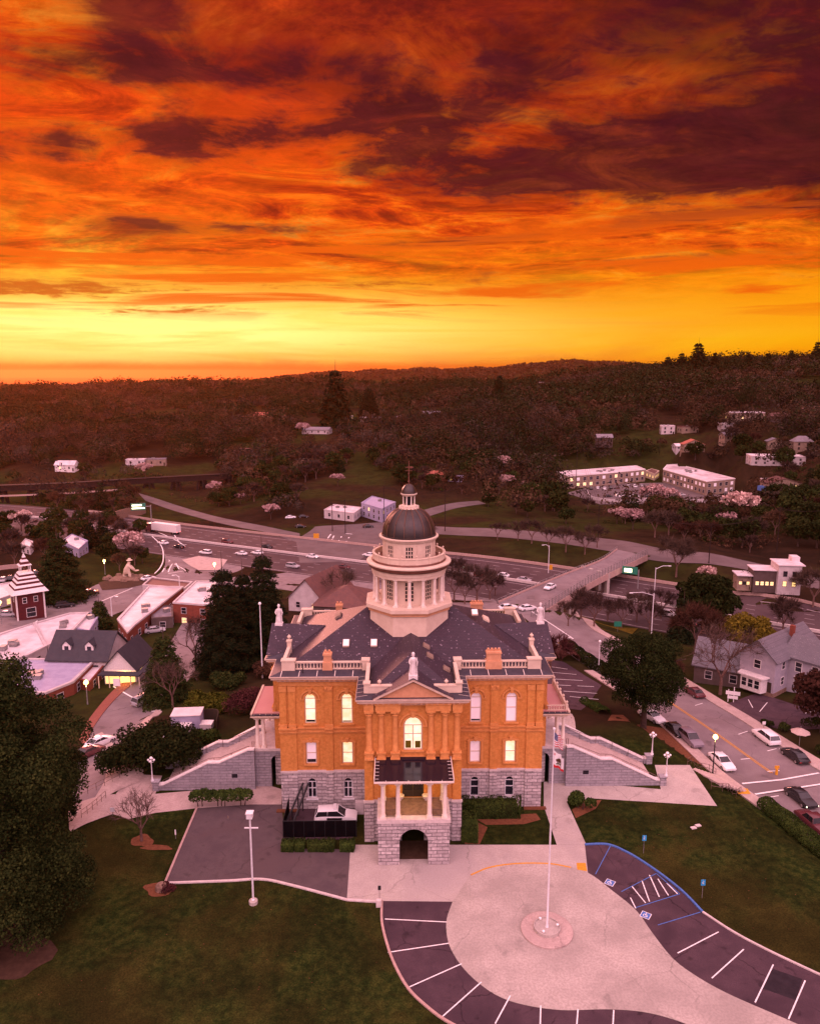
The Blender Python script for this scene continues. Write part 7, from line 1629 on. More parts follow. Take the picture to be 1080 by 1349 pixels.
q.build('wing_roof', M['slate_grey'], vh); q = MB(); q.xz([(0,0),(0,0),(0,0)],0,0) if False else None
q = MB(); q.add([(9.2,-D/2+4.5,6.0),(9.2,-D/2+11.5,6.0),(9.2,-D/2+8,8.6)], [(0,1,2)]); q.build('gable_wall', M['grey_wall'], vh)
wins(vh, Matrix.Translation((3.2, -D/2+4.5, 0)), .3, 5.8, .6, 5.8, 2, 2, 1.0, 1.6, WD, 3, 'statue_white')
bay = MB(); bay.prism([(-2.4,-D/2),(-2.0,-D/2-1.5),(1.6,-D/2-1.5),(2.0,-D/2)], .1, 2.7); bo = bay.build('bay_window', M['statue_white'], vh)
q = MB(); q.prism([(-2.8,-D/2-.05),(-2.4,-D/2-1.9),(2.0,-D/2-1.9),(2.4,-D/2-.05)], 2.7, 2.95); q.build('bay_roof', M['statue_white'], bo); wins(bo, Matrix.Translation((0, -D/2-1.5, 0)), -1.9, 1.5, .5, 2.5, 3, 1, .8, 1.4, WD, 3, 'statue_white')
house('rear_house', G(953,893), 9, 10, R(-30), 3.6, 3.4, 'dark_wall', 'slate_grey', 'low house with a grey roof behind the large leafless tree', 'house', 'side', win=2, chim=False)
# modern white building
mz = P(1028,775,-9.8); mh = empty('modern_building', (mz[0], mz[1], -9.8), R(-8), 'modern white and charcoal building with glowing windows', 'building', scale=.86)
q = MB(); q.box(-2.5, 4.5, -4, 4, -1, 8.6); q.build('wall', M['white_wall'], mh); q = MB(); q.box(-9.5, -2.51, -2.5, 4, -1, 6.4); q.build('dark_wall', M['dark_wall'], mh)
q = MB(); q.box(-2.8, 5.4, -4.4, 4.4, 8.6, 8.9); q.box(3.0, 5.4, 1.0, 4.4, 8.9, 10.4); q.build('roof', M['white_roof'], mh); q = MB(); q.box(-14.5, -9.51, -2.2, 4, 4.2, 4.5); q.box(-9.9, -2.6, -3.0, 4.2, 6.4, 6.65); q.build('canopy', M['white_roof'], mh)
q = MB(); q.box(-14, -9.6, -1, 3.8, -1, 4.2); q.build('side_wing', M['beige_wall'], mh)
wins(mh, Matrix.Translation((0,-4,0)), -1.8, 3.8, 1, 7.5, 2, 2, 1.1, 1.6, ('window_glow','window_dark'), 4, 'dark_wall'); wins(mh, Matrix.Translation((0,-2.5,0)), -9, -3, .8, 3.4, 4, 1, 1.0, 1.2, ('window_glow',), 4, 'dark_wall'); wins(mh, Matrix.Translation((0,-1,0)), -13.6, -10, .6, 2.6, 3, 1, .9, 1.0, ('window_glow','window_dark'), 4, 'dark_wall')

# striped red bell tower
tp = G(39,812); ft = empty('bell_tower', tp, R(38), 'dark red wooden firehouse tower with white striped stepped roof', 'tower')
q = MB(); q.cbox(0,0,-1,6.2,6.2,8.0); q.build('wall', M['barn_red'], ft); q = MB()
for u in (-1,1):
    for v in (-1,1): q.cbox(u*3.1, v*3.1, -1, .35, .35, 8.0)
q.build('corner_board', M['statue_white'], ft)
z = 7.0; W = 8.2; wh = MB(); rd = MB()
def frus(mb, w0, w1, z0, z1): mb.lathe([(w0/2*1.41421, z0), (w1/2*1.41421, z1)], 4, 0, 0, PI/4)
for (w0, w1, z0, z1, c) in [(8.4,6.9,6.9,7.9,'w'),(6.7,6.3,7.9,8.35,'r'),(6.4,5.5,8.35,8.85,'w'),(5.3,5.0,8.85,9.4,'r'),(5.1,4.5,9.4,9.8,'w'),(4.4,4.1,9.8,10.3,'r'),(4.2,3.6,10.3,10.7,'w'),(3.5,3.2,10.7,11.2,'r'),(3.4,2.7,11.2,11.6,'w')]:
    frus(wh if c == 'w' else rd, w0, w1, z0, z1)
for u in (-1,1):
    for v in (-1,1): wh.cbox(u*1.05, v*1.05, 11.6, .22, .22, 1.7)
frus(wh, 2.9, 2.3, 13.3, 13.6); frus(rd, 2.2, 1.6, 13.6, 14.2); frus(wh, 1.75, 1.1, 14.2, 14.7); frus(rd, 1.0, .7, 14.7, 15.2); frus(wh, .8, .02, 15.2, 16.3)
wh.build('roof_band', M['statue_white'], ft, flip=True); rd.build('roof_tier', M['barn_red'], ft); q = MB(); q.lathe([(.5,12.0),(.42,12.4),(.2,12.8),(0,12.85)], 12); q.build('bell', M['copper_rib'], ft)
wins(ft, Matrix.Rotation(0,4,'Z') @ Matrix.Translation((0,-3.1,0)), -2.5, 2.5, 3.6, 6.6, 2, 1, .8, 1.3, WD, 3, 'statue_white'); wins(ft, Matrix.Translation((0,-3.1,0)), -1.6, 1.6, .6, 3.2, 1, 1, 2.0, 2.2, WL, 3, 'statue_white')
wins(ft, Matrix.Rotation(R(-90),4,'Z') @ Matrix.Translation((0,-3.1,0)), -2.2, 2.2, 3.6, 6.6, 1, 1, .8, 1.3, WD, 3, 'statue_white')

# trestle
tp_ = [P(-160,644,-9), P(-20,641,-9), P(90,637,-9), P(170,632,-9), P(240,628,-9), P(300,625,-9)]; A = resamp([p[:2] for p in tp_], 24); o0 = Vector((A[0][0], A[0][1], -9))
tr_ = empty('railway_trestle', tuple(o0), 0, 'dark timber and steel railway trestle crossing the ravine', 'trestle'); q = MB()
for i in range(24): a = Vector((A[i][0], A[i][1], -9))-o0; b = Vector((A[i+1][0], A[i+1][1], -9))-o0; m_ = (a+b)/2; d = b-a; q.cbox(m_.x, m_.y, -2.6, d.length*1.02, 3.4, 2.9, math.atan2(d.y, d.x)); q.cbox(m_.x, m_.y, .3, d.length*1.02, 4.2, .25, math.atan2(d.y, d.x))
q.build('deck', M['timber_dark'], tr_); q = MB()
for i in range(3, 17): a = Vector((A[i][0], A[i][1], -9))-o0; b = Vector((A[i+1][0], A[i+1][1], -9))-o0; m_ = (a+b)/2; d = b-a; q.cbox(m_.x-.5, m_.y-2.5, -5.3, d.length*1.0, .6, .8, math.atan2(d.y, d.x))
q.build('lower_beam', M['kerb_warm'], tr_)
for i in range(0, 25, 2):
    a = Vector((A[i][0], A[i][1], -9))-o0; g_ = T(A[i][0], A[i][1])-(-9)
    if g_ > -2: continue
    q = MB()
    for s in (-1, 1):
        q.tube([(a.x+s*2.6, a.y+s*1.2, g_-1), (a.x+s*1.2, a.y+s*.8, -1.6)], .9, 5); q.tube([(a.x+s*2.6, a.y+s*1.2, g_), (a.x-s*1.2, a.y-s*.8, -2)], .22, 4); q.tube([(a.x+s*1.2, a.y-s*2, g_-1), (a.x+s*.8, a.y-s*.8, -1.6)], .4, 5)
    q.build('trestle_bent', M['timber_dark'], tr_)
walls('retaining_wall', Gs((146,688),(158,684),(174,680),(192,676)), 4.0, .5, M['rock_wall'], label='stained stone retaining wall left of the freeway truck')
# ---------------------------------------------------------------- vehicles
def make_car(kind, name):
    r = empty(name, (0,0,0)); W = .9
    if kind == 'sedan': ST = [(-2.30,.38,.62,.80),(-2.22,.30,.78,.86),(-1.6,.25,.95,.9),(-.9,.22,.97,.91),(.6,.22,.93,.91),(1.3,.24,.86,.9),(1.95,.27,.74,.88),(2.28,.36,.60,.76)]; CB = [(-1.75,.95,.74),(-1.05,1.38,.64),(.15,1.43,.64),(1.0,.92,.74)]
    elif kind == 'suv': ST = [(-2.38,.45,.80,.84),(-2.3,.36,1.0,.92),(-1.6,.32,1.08,.95),(0,.3,1.07,.95),(.9,.3,1.05,.95),(1.35,.33,1.03,.94),(2.1,.36,.92,.92),(2.38,.45,.75,.82)]; CB = [(-2.28,1.05,.82),(-1.95,1.68,.70),(.2,1.74,.70),(1.1,1.05,.80)]
    else: ST = [(-2.7,.5,.85,.86),(-2.65,.45,1.02,.94),(-.6,.42,1.04,.96),(-.5,.42,1.08,.96),(1.2,.42,1.08,.96),(1.6,.42,1.08,.95),(2.5,.45,1.0,.93),(2.75,.5,.82,.84)]; CB = [(-.75,1.08,.82),(-.55,1.75,.70),(.6,1.78,.70),(1.3,1.08,.80)]
    b = MB(); pr = lambda x, zl, zh, hw: [(x,-hw*.94,zl),(x,-hw,zl+.18),(x,-hw,(zl+zh)/2+.06),(x,-hw*.9,zh),(x,-hw*.4,zh+.03),(x,hw*.4,zh+.03),(x,hw*.9,zh),(x,hw,(zl+zh)/2+.06),(x,hw,zl+.18),(x,hw*.94,zl)]
    vs = [p for s in ST for p in pr(*s)]; n = 10
    b.add(vs, [(j*n+i, (j+1)*n+i, (j+1)*n+(i+1)%n, j*n+(i+1)%n) for j in range(len(ST)-1) for i in range(n)] + [tuple(range(n)), tuple((len(ST)-1)*n+i for i in range(n-1,-1,-1))])
    b.build('body', M['car_white'], r, smooth=True)
    g = MB(); (xa,za,wa),(xb,zb,wb),(xc,zc,wc),(xd,zd,wd) = CB
    g.add([(xa,-wa,za),(xb,-wb,zb-.06),(xc,-wc,zc-.06),(xd,-wd,zd),(xa,wa,za),(xb,wb,zb-.06),(xc,wc,zc-.06),(xd,wd,zd)], [(0,3,2,1),(4,5,6,7),(0,1,5,4),(1,2,6,5),(2,3,7,6)]); g.build('window', M['car_glass'], r)
    t = MB(); t.add([(xb-.06,-wb-.01,zb-.07),(xc+.1,-wc-.01,zc-.07),(xc+.1,wc+.01,zc-.07),(xb-.06,wb+.01,zb-.07),(xb+.05,-wb+.08,zb),(xc-.02,-wc+.08,zc),(xc-.02,wc-.08,zc),(xb+.05,wb-.08,zb)], [(0,1,5,4),(1,2,6,5),(2,3,7,6),(3,0,4,7),(4,5,6,7)])
    for s in (-1,1):
        for (p, q) in (((xa,s*wa,za),(xb,s*wb,zb-.05)),((xc,s*wc,zc-.05),(xd,s*wd,zd)),(((xb+xc)/2,s*(wb+wa)/2+.02*s,za),((xb+xc)/2,s*wb,zb-.05))): t.tube([p,q], .035, 4)
    t.build('roof', M['car_white'], r, smooth=True)
    k = .36 if kind != 'sedan' else .32
    for x in (ST[0][0]+.85, ST[-1][0]-.85):
        for s in (-1, 1):
            w = MB(); w.M = Matrix.Translation((x, s*(W-.08), k)) @ Matrix.Rotation(R(90), 4, 'X'); w.lathe([(k*.6,-.11),(k,-.09),(k,.09),(k*.6,.11)], 16); wo = w.build('wheel', M['tyre'], r)
            w2 = MB(); w2.M = w.M; w2.lathe([(0,-.112),(k*.6,-.118),(k*.6,.118),(0,.112)], 12); w2.build('rim', M['rim'], wo)
    zh = ST[-1][2]-.1; zt = ST[0][2]-.05
    for s in (-1, 1):
        h = MB(); h.box(ST[-1][0]-.16, ST[-1][0]-.02, *sorted((s*.5, s*.80)), zh-.06, zh+.08); h.build('headlight', M['globe'], r)
        h = MB(); h.box(ST[0][0]+.0, ST[0][0]+.12, *sorted((s*.5, s*.84)), zt-.1, zt+.06); h.build('taillight', M['car_red'], r)
    return r
CP = {k: [make_car(k, n), [False]] for k, n in (('sedan','parked_car'), ('suv','parked_suv'), ('pickup','pickup_truck'))}
def car(kind, p, ang, col, lab, group=None, lights=False, tail=False, cat='car'):
    pt, us = CP[kind]; o = place(pt, us, (p[0], p[1], p[2]+.05), ang); tag(o, lab, cat)
    if group: o['group'] = group
    e = .5; gx = (T(p[0]+e*math.cos(ang), p[1]+e*math.sin(ang))-T(p[0]-e*math.cos(ang), p[1]-e*math.sin(ang)))/(2*e) if lab.find('overpass') < 0 else 0
    o.rotation_euler = (0, -math.atan(gx), ang)
    recolour(o, ('body','roof'), M[col])
    if lights: recolour(o, ('headlight',), M['headlight_lit'])
    if tail: recolour(o, ('taillight',), M['tail_lit'])
    return o
def dirn(a, b): p, q = G(*a), G(*b); return math.atan2(q[1]-p[1], q[0]-p[0])
SD = dirn((897,901),(1016,985))       # downhill along the street
car('suv', G(1008,976), SD+PI, 'car_white', 'white SUV parked at the far kerb of the street'); car('sedan', G(1046,1000), SD+PI, 'car_black', 'black sedan parked behind the white SUV at the far kerb')
car('suv', G(909,979), SD, 'car_mauve', 'silver mauve SUV parked at the near kerb beside the magnolia'); car('sedan', G(889,966), SD, 'car_black', 'dark car half hidden behind the magnolia at the near kerb')
car('sedan', G(950,1008), SD, 'car_white', 'white sedan parked by the lit street lamp'); car('sedan', G(914,916), SD+PI, 'car_maroon', 'dark maroon sedan at the far kerb beyond the magnolia')
car('sedan', G(1054,1056), SD, 'car_black', 'black car driving toward the crosswalk with headlights on', lights=True); car('pickup', G(1072,1092), SD+PI, 'car_maroon', 'dark maroon pickup at the right edge of the street', cat='pickup')
car('sedan', G(858,948), SD+.3, 'car_white', 'white car glimpsed beneath the magnolia branches')
BD = math.atan2(brL[3][1]-brL[0][1], brL[3][0]-brL[0][0])
pb = B(724,775,-6.7); car('sedan', (pb[0], pb[1], float(bz(pb[0], pb[1]))+.12), BD+PI, 'car_white', 'white sedan coming off the overpass')
for px, py, a, c, k, lab in [(685,792,.5,'car_black','sedan','black car at the intersection right of the dome'),(669,803,.2,'car_white','sedan','white car at the intersection, nearest the dome'),(695,804,.4,'car_white','sedan','white car at the intersection behind the black one'),
    (120,783,.6,'car_maroon','sedan','dark red car leaving the old town street'),(86,800,.5,'car_black','suv','black SUV beside the cedar'),(10,812,.3,'car_silver','sedan','silver car at the foot of the striped tower'),(192,926,1.0,'car_silver','suv','dusty SUV parked beside the bushy evergreen'),(132,982,1.1,'car_white','sedan','white car behind the edge of the huge corner evergreen'),
    (119,995,1.1,'car_maroon','sedan','reddish car glimpsed through the huge corner evergreen'),(196,764,.9,'car_white','sedan','white car on the freeway off-ramp'),(205,833,.3,'car_silver','sedan','silver car beneath the dark annex'),(485,695,.2,'car_black','sedan','dark car crossing the far junction'),(396,695,0.1,'car_black','sedan','dark car turning at the left of the far junction'),
    (383,683,.1,'car_white','sedan','white car parked left of the low white building'),(400,682,.1,'car_black','sedan','dark car parked beside the low white building')]:
    p = G(px, py); car(k, p, a if a > .21 or py < 700 else a, c, lab)
for i, (px, py) in enumerate([(5,766),(14,764),(24,762),(36,759),(48,757)]): car('sedan', G(px, py), 1.9, ['car_silver','car_black','car_silver','car_maroon','car_black'][i], ['silver car nearest the left edge in the far left car park','black car second from the left edge in the far left car park','silver car in the middle of the far left car park','maroon car in the far left car park','black car at the right end of the far left car park'][i])
FA = math.atan2(FW[4][1]-FW[2][1], FW[4][0]-FW[2][0])
for i, (px, py, c, k, lab, fl) in enumerate([(215,717,'car_white','sedan','white car on the freeway just past the truck',1),(271,730,'car_white','suv','white car on the freeway above the off-ramp',1),(318,731,'car_white','sedan','white car on the freeway, left of the close pair',1),(339,730,'car_white','sedan','white car on the freeway, right of the close pair',1),(386,748,'car_silver','suv','silver car on the freeway near the purple roofed house',0),(453,749,'car_maroon','sedan','dark car on the freeway left of the dome',0),
    (486,733,'car_white','sedan','pale car on the freeway touching the dome in view',1),(634,760,'car_red','suv','red SUV on the freeway right of the dome',0),(661,760,'car_white','sedan','white car behind the red SUV on the freeway',1)]): car(k, G(px, py), FA+(PI if fl else 0), c, lab, tail=(c == 'car_red'))
for i, (px, py, c, lab, fl) in enumerate([(236,722,'car_black','black car on the freeway between the truck and the off-ramp',1),(300,716,'car_maroon','maroon car in the far lanes of the freeway left of centre',0),(352,722,'car_black','black car in the far lanes of the freeway above the redwoods',0),(412,735,'car_white','white car in the middle lanes of the freeway left of the dome',0),(430,758,'car_silver','silver car in the near lanes of the freeway by the rust brown roof',1),(604,748,'car_black','black car on the freeway just right of the dome',0),
    (690,766,'car_silver','silver car about to pass under the overpass',0),(880,812,'car_white','white car on the freeway beyond the magnolia',0),(930,826,'car_black','black car on the freeway in front of the modern building',0),(1040,842,'car_silver','silver car on the freeway at the far right',1)]): car('suv' if i % 3 == 1 else 'sedan', G(px, py), FA+(PI if fl else 0), c, lab, tail=i % 2 == 0, lights=i % 2 == 1)
for i, (px, py) in enumerate([(778,645),(787,644),(796,645),(804,644),(813,644),(827,642),(836,642),(845,641),(801,655),(816,655),(835,655),(851,655),(866,642),(875,645),(886,649),(896,653),(958,652),(969,655)]):
    car('suv' if i % 3 == 0 else 'sedan', G(px, py), 1.4 if i < 8 else .1 if i < 12 else -.5, ['car_black','car_white','car_white','car_black','car_maroon','car_white','car_white','car_silver'][i % 8], f"{['black','white','white','black','maroon','white','white','silver'][i % 8]} car in the {'row before the left apartment block' if i < 8 else 'row along the left retaining wall' if i < 12 else 'line between the apartment blocks' if i < 16 else 'bay by the end of the right apartment block'}", f"{['black','white','white','black','maroon','white','white','silver'][i % 8]} cars in the {'row before the left apartment block' if i < 8 else 'row along the left retaining wall' if i < 12 else 'line between the apartment blocks' if i < 16 else 'bay by the end of the right apartment block'}")
# freight truck
tk = empty('freight_truck', G(214,702), FA+PI, 'long white freight truck on the freeway', 'truck')
q = MB(); q.box(-9, 4.6, -1.25, 1.25, 1.1, 4.1); q.build('trailer', M['statue_white'], tk); q = MB(); q.box(5.0, 7.2, -1.2, 1.2, .6, 3.6); q.box(7.2, 8.6, -1.1, 1.1, .6, 2.0); q.build('cab', M['car_maroon'], tk)
q = MB(); q.box(7.2, 7.26, -1.05, 1.05, 2.1, 3.2); q.build('window', M['car_glass'], tk)
for x in (-7.6,-6.3,3.9,5.1,7.6):
    for s in (-1,1): w = MB(); w.M = Matrix.Translation((x, s*1.1, .5)) @ Matrix.Rotation(R(90), 4, 'X'); w.lathe([(.5,-.15),(.5,.15)], 14); w.build('wheel', M['tyre'], tk)
for s in (-1,1): q = MB(); q.box(-9.06,-9.0,*sorted((s*.7,s*1.15)),1.15,1.45); q.build('taillight', M['tail_lit'], tk)

# ---------------------------------------------------------------- foreground street furniture
CM = Matrix.Translation(court.location) @ Matrix.Rotation(R(1.1), 4, 'Z')
def cw(x, y, z=0): v = CM @ Vector((x, y, z)); return tuple(v)
# screened fence, patrol-style SUV, ramp hood
fe = empty('screened_fence', cw(-10, -5.5), R(1.1), 'black screened fence enclosing the sunken parking bay', 'fence'); q = MB(); q.box(-4.1, 3.85, -.02, .02, .05, 1.95); q.box(-4.1, -4.06, .02, 4.6, .05, 1.95); q.build('screen', M['fence_screen'], fe)
for i in range(8): q = MB(); q.tube([(-4.1+i*1.135,-.05,-.3),(-4.1+i*1.135,-.05,2.05)], .035, 6); q.build('post', M['metal_black'], fe)
q = MB(); q.tube([(-4.1,0,2.0),(3.85,0,2.0)], .03, 5); q.tube([(-4.1,0,2.0),(-4.1,4.6,2.0)], .03, 5); q.build('rail', M['metal_black'], fe)
o = car('suv', cw(-8.6, -2.6, .0), R(1.1), 'car_white', 'white SUV with black lower sides behind the black screened fence')
q = MB(); q.box(-.95,.75,-.965,-.93,.5,1.0); q.build('door', M['car_black'], o); q = MB(); q.cbox(-.1,0,1.74,.35,1.1,.14); q.build('light_bar', M['metal_pole'], o)
q = MB(); q.M = CM; q.cbox(-6.0, -1.0, 0.05, 1.0, .6, 1.5); u = q.build('air_conditioner', M['white_wall']); tag(u, 'pale air conditioning cabinet against the basement wall', 'air conditioner')
rh = empty('stair_railing', cw(-13.4,-1.2), R(1.1), 'dark sloping stair rail rising against the left corner of the basement', 'railing')
q = MB(); q.tube([(-.8,-2.6,.3),(.9,1.0,3.4)], .14, 6); q.tube([(.0,-2.7,.3),(1.5,1.0,3.4)], .14, 6); q.build('rail', M['metal_black'], rh); q = MB()
for t in (.1,.4,.7,.95): q.tube([(-.8+1.7*t,-2.6+3.6*t,0),(-.8+1.7*t,-2.6+3.6*t,.3+3.1*t)], .07, 5)
q.build('post', M['metal_black'], rh)
# ornamental globe lamps on the stair newels
def globe_lamp(h=3.0):
    r = empty('globe_lamp', (0,0,0)); q = MB(); q.lathe([(.22,0),(.2,.12),(.1,.3),(.12,.4),(.07,.55),(.055,h*.5),(.05,h-.5),(.08,h-.45),(.05,h-.4),(.05,h-.2)], 10)
    for a in range(4): q.tube([(0,0,h-.55),(.25*math.cos(a*PI/2),.25*math.sin(a*PI/2),h-.6),(.34*math.cos(a*PI/2),.34*math.sin(a*PI/2),h-.42)], .025, 5)
    q.build('post', M['metal_pole'], r, smooth=True)
    def gl(x, y, z, rr): g = MB(); g.lathe([(.02,z),(rr*.7,z+rr*.3),(rr,z+rr),(rr*.7,z+rr*1.7),(.02,z+rr*2)], 12, x, y, cap=False); g.build('globe', M['globe'], r, smooth=True)
    gl(0,0,h-.22,.19)
    for a in range(4): gl(.34*math.cos(a*PI/2), .34*math.sin(a*PI/2), h-.42, .14)
    return r
gl_, ug = globe_lamp(), [False]
XE = 31.35
for x, y, lab in ((-XE,4.52,'front'),(-XE,9.78,'back'),(XE,4.52,'front'),(XE,9.78,'back')):
    o = place(gl_, ug, cw(x, y, 1.2), 0, f'white globe lamp on the {lab} post of the {"left" if x < 0 else "right"} stairs', 'white globe lamps of the grand stairs'); o['category'] = 'lamp'
# floodlight pole
fp = P(334,1190,0); r = empty('floodlight_pole', fp, 0, 'tall white floodlight pole on the left lawn', 'light pole')
q = MB(); q.lathe([(.42,0),(.42,.32),(.34,.38)], 16); q.build('footing', M['concrete'], r); q = MB(); q.lathe([(.16,.38),(.16,.44),(.10,.46),(.085,9.0)], 12); q.build('pole', M['metal_pole'], r, smooth=True)
q = MB(); q.box(-.55,.75,-.05,.05,7.9,8.0); q.build('crossarm', M['metal_pole'], r); q = MB(); q.box(-.28,.28,-.28,.28,9.0,9.5); q.box(-.34,.34,-.34,.34,9.5,9.58); q.build('floodlight', M['metal_pole'], r)
def pole(name, base, h, rad, lab, cat='light pole', head=None, mat='metal_pole', arm=None, lit=None, energy=0, cross=0):
    r = empty(name, base, 0, lab, cat); q = MB(); q.lathe([(rad*1.5,-.3),(rad*1.3,.3),(rad,.5),(rad*.7,h)], 8); q.build('pole', M[mat], r, smooth=True)
    if arm:
        q = MB(); q.tube([(0,0,h-.4),(arm[0]*.5,arm[1]*.5,h+.3),(arm[0],arm[1],h+.2)], rad*.5, 5); q.build('arm', M[mat], r)
        q = MB(); q.cbox(arm[0], arm[1], h+.08, .7, .3, .16); q.build('lamp_head', M[lit or 'metal_pole'], r)
    elif head: q = MB(); q.lathe([(.05,h),(head,h+head*.6),(head*1.1,h+head*1.2),(head*.7,h+head*2),(.05,h+head*2.3)], 10); q.build('lantern', M[lit or 'globe'], r, smooth=True)
    for k in range(cross): q = MB(); q.box(-1.1,1.1,-.06,.06,h-.5-k*.9,h-.38-k*.9); q.build('crossarm', M[mat], r)
    if energy: lamp_light((0 if not arm else arm[0], -.1 if not arm else arm[1], h+(head or .1)*.2-.3), energy, parent=r)
    return r
pole('light_pole', G(346,893), 13.5, .12, 'tall pale floodlight pole behind the left porch', head=.25)
pole('street_lamp', G(938,1021), 5.1, .09, 'black street lamp glowing orange by the kerb', 'street lamp', .3, 'metal_black', lit='lamp_lit', energy=190)
pole('light_pole', G(788,884), 5.5, .08, 'white lamp post beside the rear parking area', 'street lamp', .22)
for px, py, h, e, lab in [(139,757,4.0,500,'lit lamp beside the kneeling statue'),(285,790,9.5,420,'lit lamp at the top left of the redwoods'),(61,812,6.5,300,'lit lamp on the corner of the striped red tower'),(116,928,3.6,120,'lit lamp on the small brick annex'),(3,822,5,120,'lit lamp at the left edge below the striped tower')]: pole('street_lamp', G(px, py), h, .1, lab, 'street lamp', .38, 'metal_grey', lit='lamp_lit', energy=e)
for px, py, h, ax, ay, lab in [(857,845,11,-5,0,'left curved arm street light by the freeway below the overpass'),(860,805,12,4,1,'right curved arm street light by the freeway'),(238,792,7,-1.5,0,'grey double headed light behind the brick roofs'),(148,812,5,1.5,0,'low curved arm light by the old town street'),(722,755,9,-2,0,'street light at the far bank of the freeway')]: pole('street_light', G(px, py), h, .12, lab, 'street light', arm=(ax, ay))
for px, py, h, lab in [(758,645,31,'tallest utility pole left of the apartment block'),(506,688,16,'utility pole beside the lavender building'),(586,700,17,'utility pole right of the dome'),(868,600,12,'utility pole between the hill road and the red-roofed house'),(933,742,13,'utility pole on the far road bank'),(1021,740,18,'utility pole left of the modern building'),(787,712,13,'utility pole at the road bend left of the bridge'),(438,700,12,'utility pole before the low white building'),(455,703,14,'slender utility pole right of the low white building'),(290,722,0,'')]:
    if h: pole('utility_pole', G(px, py), h, .16, lab, 'utility pole', mat='timber_dark', cross=2)

up_ = {o['label']: o for o in COL.objects if o.get('category') == 'utility pole'}
for i, (a, b, ha, hb) in enumerate([((758,645),(787,712),30.4,12.4),((787,712),(933,742),12.4,12.4),((933,742),(1021,740),12.4,17.4),((1021,740),(1110,735),17.4,17.4),((438,700),(455,703),11.4,13.4),((455,703),(506,688),13.4,15.4),((506,688),(586,700),15.4,16.4),((586,700),(758,645),16.4,30.4)]):
    p0, p1 = Vector(G(*a)), Vector(G(*b)); p0.z += ha; p1.z += hb; r = empty('utility_wire', tuple(p0), 0, ['first', 'second', 'third', 'fourth', 'fifth', 'sixth', 'seventh', 'eighth'][i]+' sagging span of overhead wires counted along the poles', 'wire')
    for s_ in (-1, 0, 1): q = MB(); q.tube([tuple((p1-p0)*t_+Vector((s_*.9, 0, -4*t_*(1-t_)*1.6))) for t_ in [k/8 for k in range(9)]], .035, 4); q.build('cable', M['timber_dark'], r, flip=False)
# flagpole with plinth and flags
fb = P(720,1226,0)
r = empty('flagpole', fb, 0, 'tall white flagpole on a round stepped concrete plinth', 'flagpole')
q = MB(); q.lathe([(2.35,.0),(2.35,.16),(2.25,.2),(.0,.2)], 48); q.build('plinth', M['sidewalk_pink'], r); q = MB(); q.lathe([(1.2,.2),(1.2,.5),(1.1,.52),(1.1,.4),(0,.4)], 40); q.build('planter_ring', M['concrete'], r)
q = MB(); q.lathe([(.16,.4),(.14,.6),(.10,.7),(.085,8),(.05,19.6),(.12,19.62),(.12,19.8),(0,19.85)], 12); q.build('pole', M['metal_pole'], r, smooth=True)
for a in (0, 2.1, 4.2):
    q = MB(); q.lathe([(.1,0),(.13,.15),(.02,.2)], 8, .95*math.cos(a), .95*math.sin(a)); q.M = Matrix.Identity(4); o = q.build('ground_light', M['globe'], r); o.location = (0,0,.52)
surf('flag_red', (.55,.02,.03), (.5,.02,.03), 3, .8); surf('flag_navy', (.02,.03,.14), (.02,.03,.12), 3, .8); surf('flag_brown', (.10,.04,.02), (.08,.035,.02), 3, .8); surf('flag_green', (.04,.12,.03), (.04,.1,.03), 3, .8)
def flag(name, ztop, hoist, fly, cfun, mats, lab, ang, droop):
    nu, nv = 48, 32; q = MB(); vs = []
    for j in range(nv+1):
        for i in range(nu+1):
            u, v = i/nu, j/nv
            x = fly*(u*.42-.05*math.sin(u*9)*u); y = .16*math.sin(u*13+v*2.2)*u**.5; z = -v*hoist*(1-.12*u)-droop*u**1.3
            vs.append((x, y, z))
    fs = []; mi = []
    for j in range(nv):
        for i in range(nu): fs.append((j*(nu+1)+i, (j+1)*(nu+1)+i, (j+1)*(nu+1)+i+1, j*(nu+1)+i+1)); mi.append(cfun((i+.5)/nu, (j+.5)/nv))
    q.add(vs, fs); q.mi = mi; o = q.build(name, [M[m] for m in mats], None, smooth='all', flip=False); o.location = (fb[0], fb[1], ztop); o.rotation_euler = (0, 0, ang); return tag(o, lab, 'flag')
def us(u, v):
    if u < .4 and v < 7/13: return 2 if not (int(u*27) % 2 == 0 and int(v*22) % 2 == 0) else 0
    return 1 if int(v*13) % 2 == 0 else 0
flag('flag', 19.4, 1.25, 2.0, us, ['flag_cloth','flag_red','flag_navy'], 'stars and stripes flag at the top of the flagpole', R(-10), .6)
def ca(u, v):
    if v > .84: return 1
    if (u-.14)**2*2.2+(v-.2)**2 < .006: return 1
    bear = ((u-.52)/.2)**2+((v-.46)/.13)**2 < 1 or ((u-.34)/.08)**2+((v-.47)/.09)**2 < 1 or (abs(v-.62) < .08 and any(abs(u-k) < .03 for k in (.38,.47,.6,.68)))
    if bear: return 2
    if abs(v-.72) < .03 and .28 < u < .76: return 3
    if .77 < v < .81 and .2 < u < .8 and int(u*40) % 2: return 2
    return 0
flag('flag', 17.7, 1.5, 2.3, ca, ['flag_cloth','flag_red','flag_brown','flag_green'], 'white bear flag with a red stripe, lower on the flagpole', R(-10), .7)
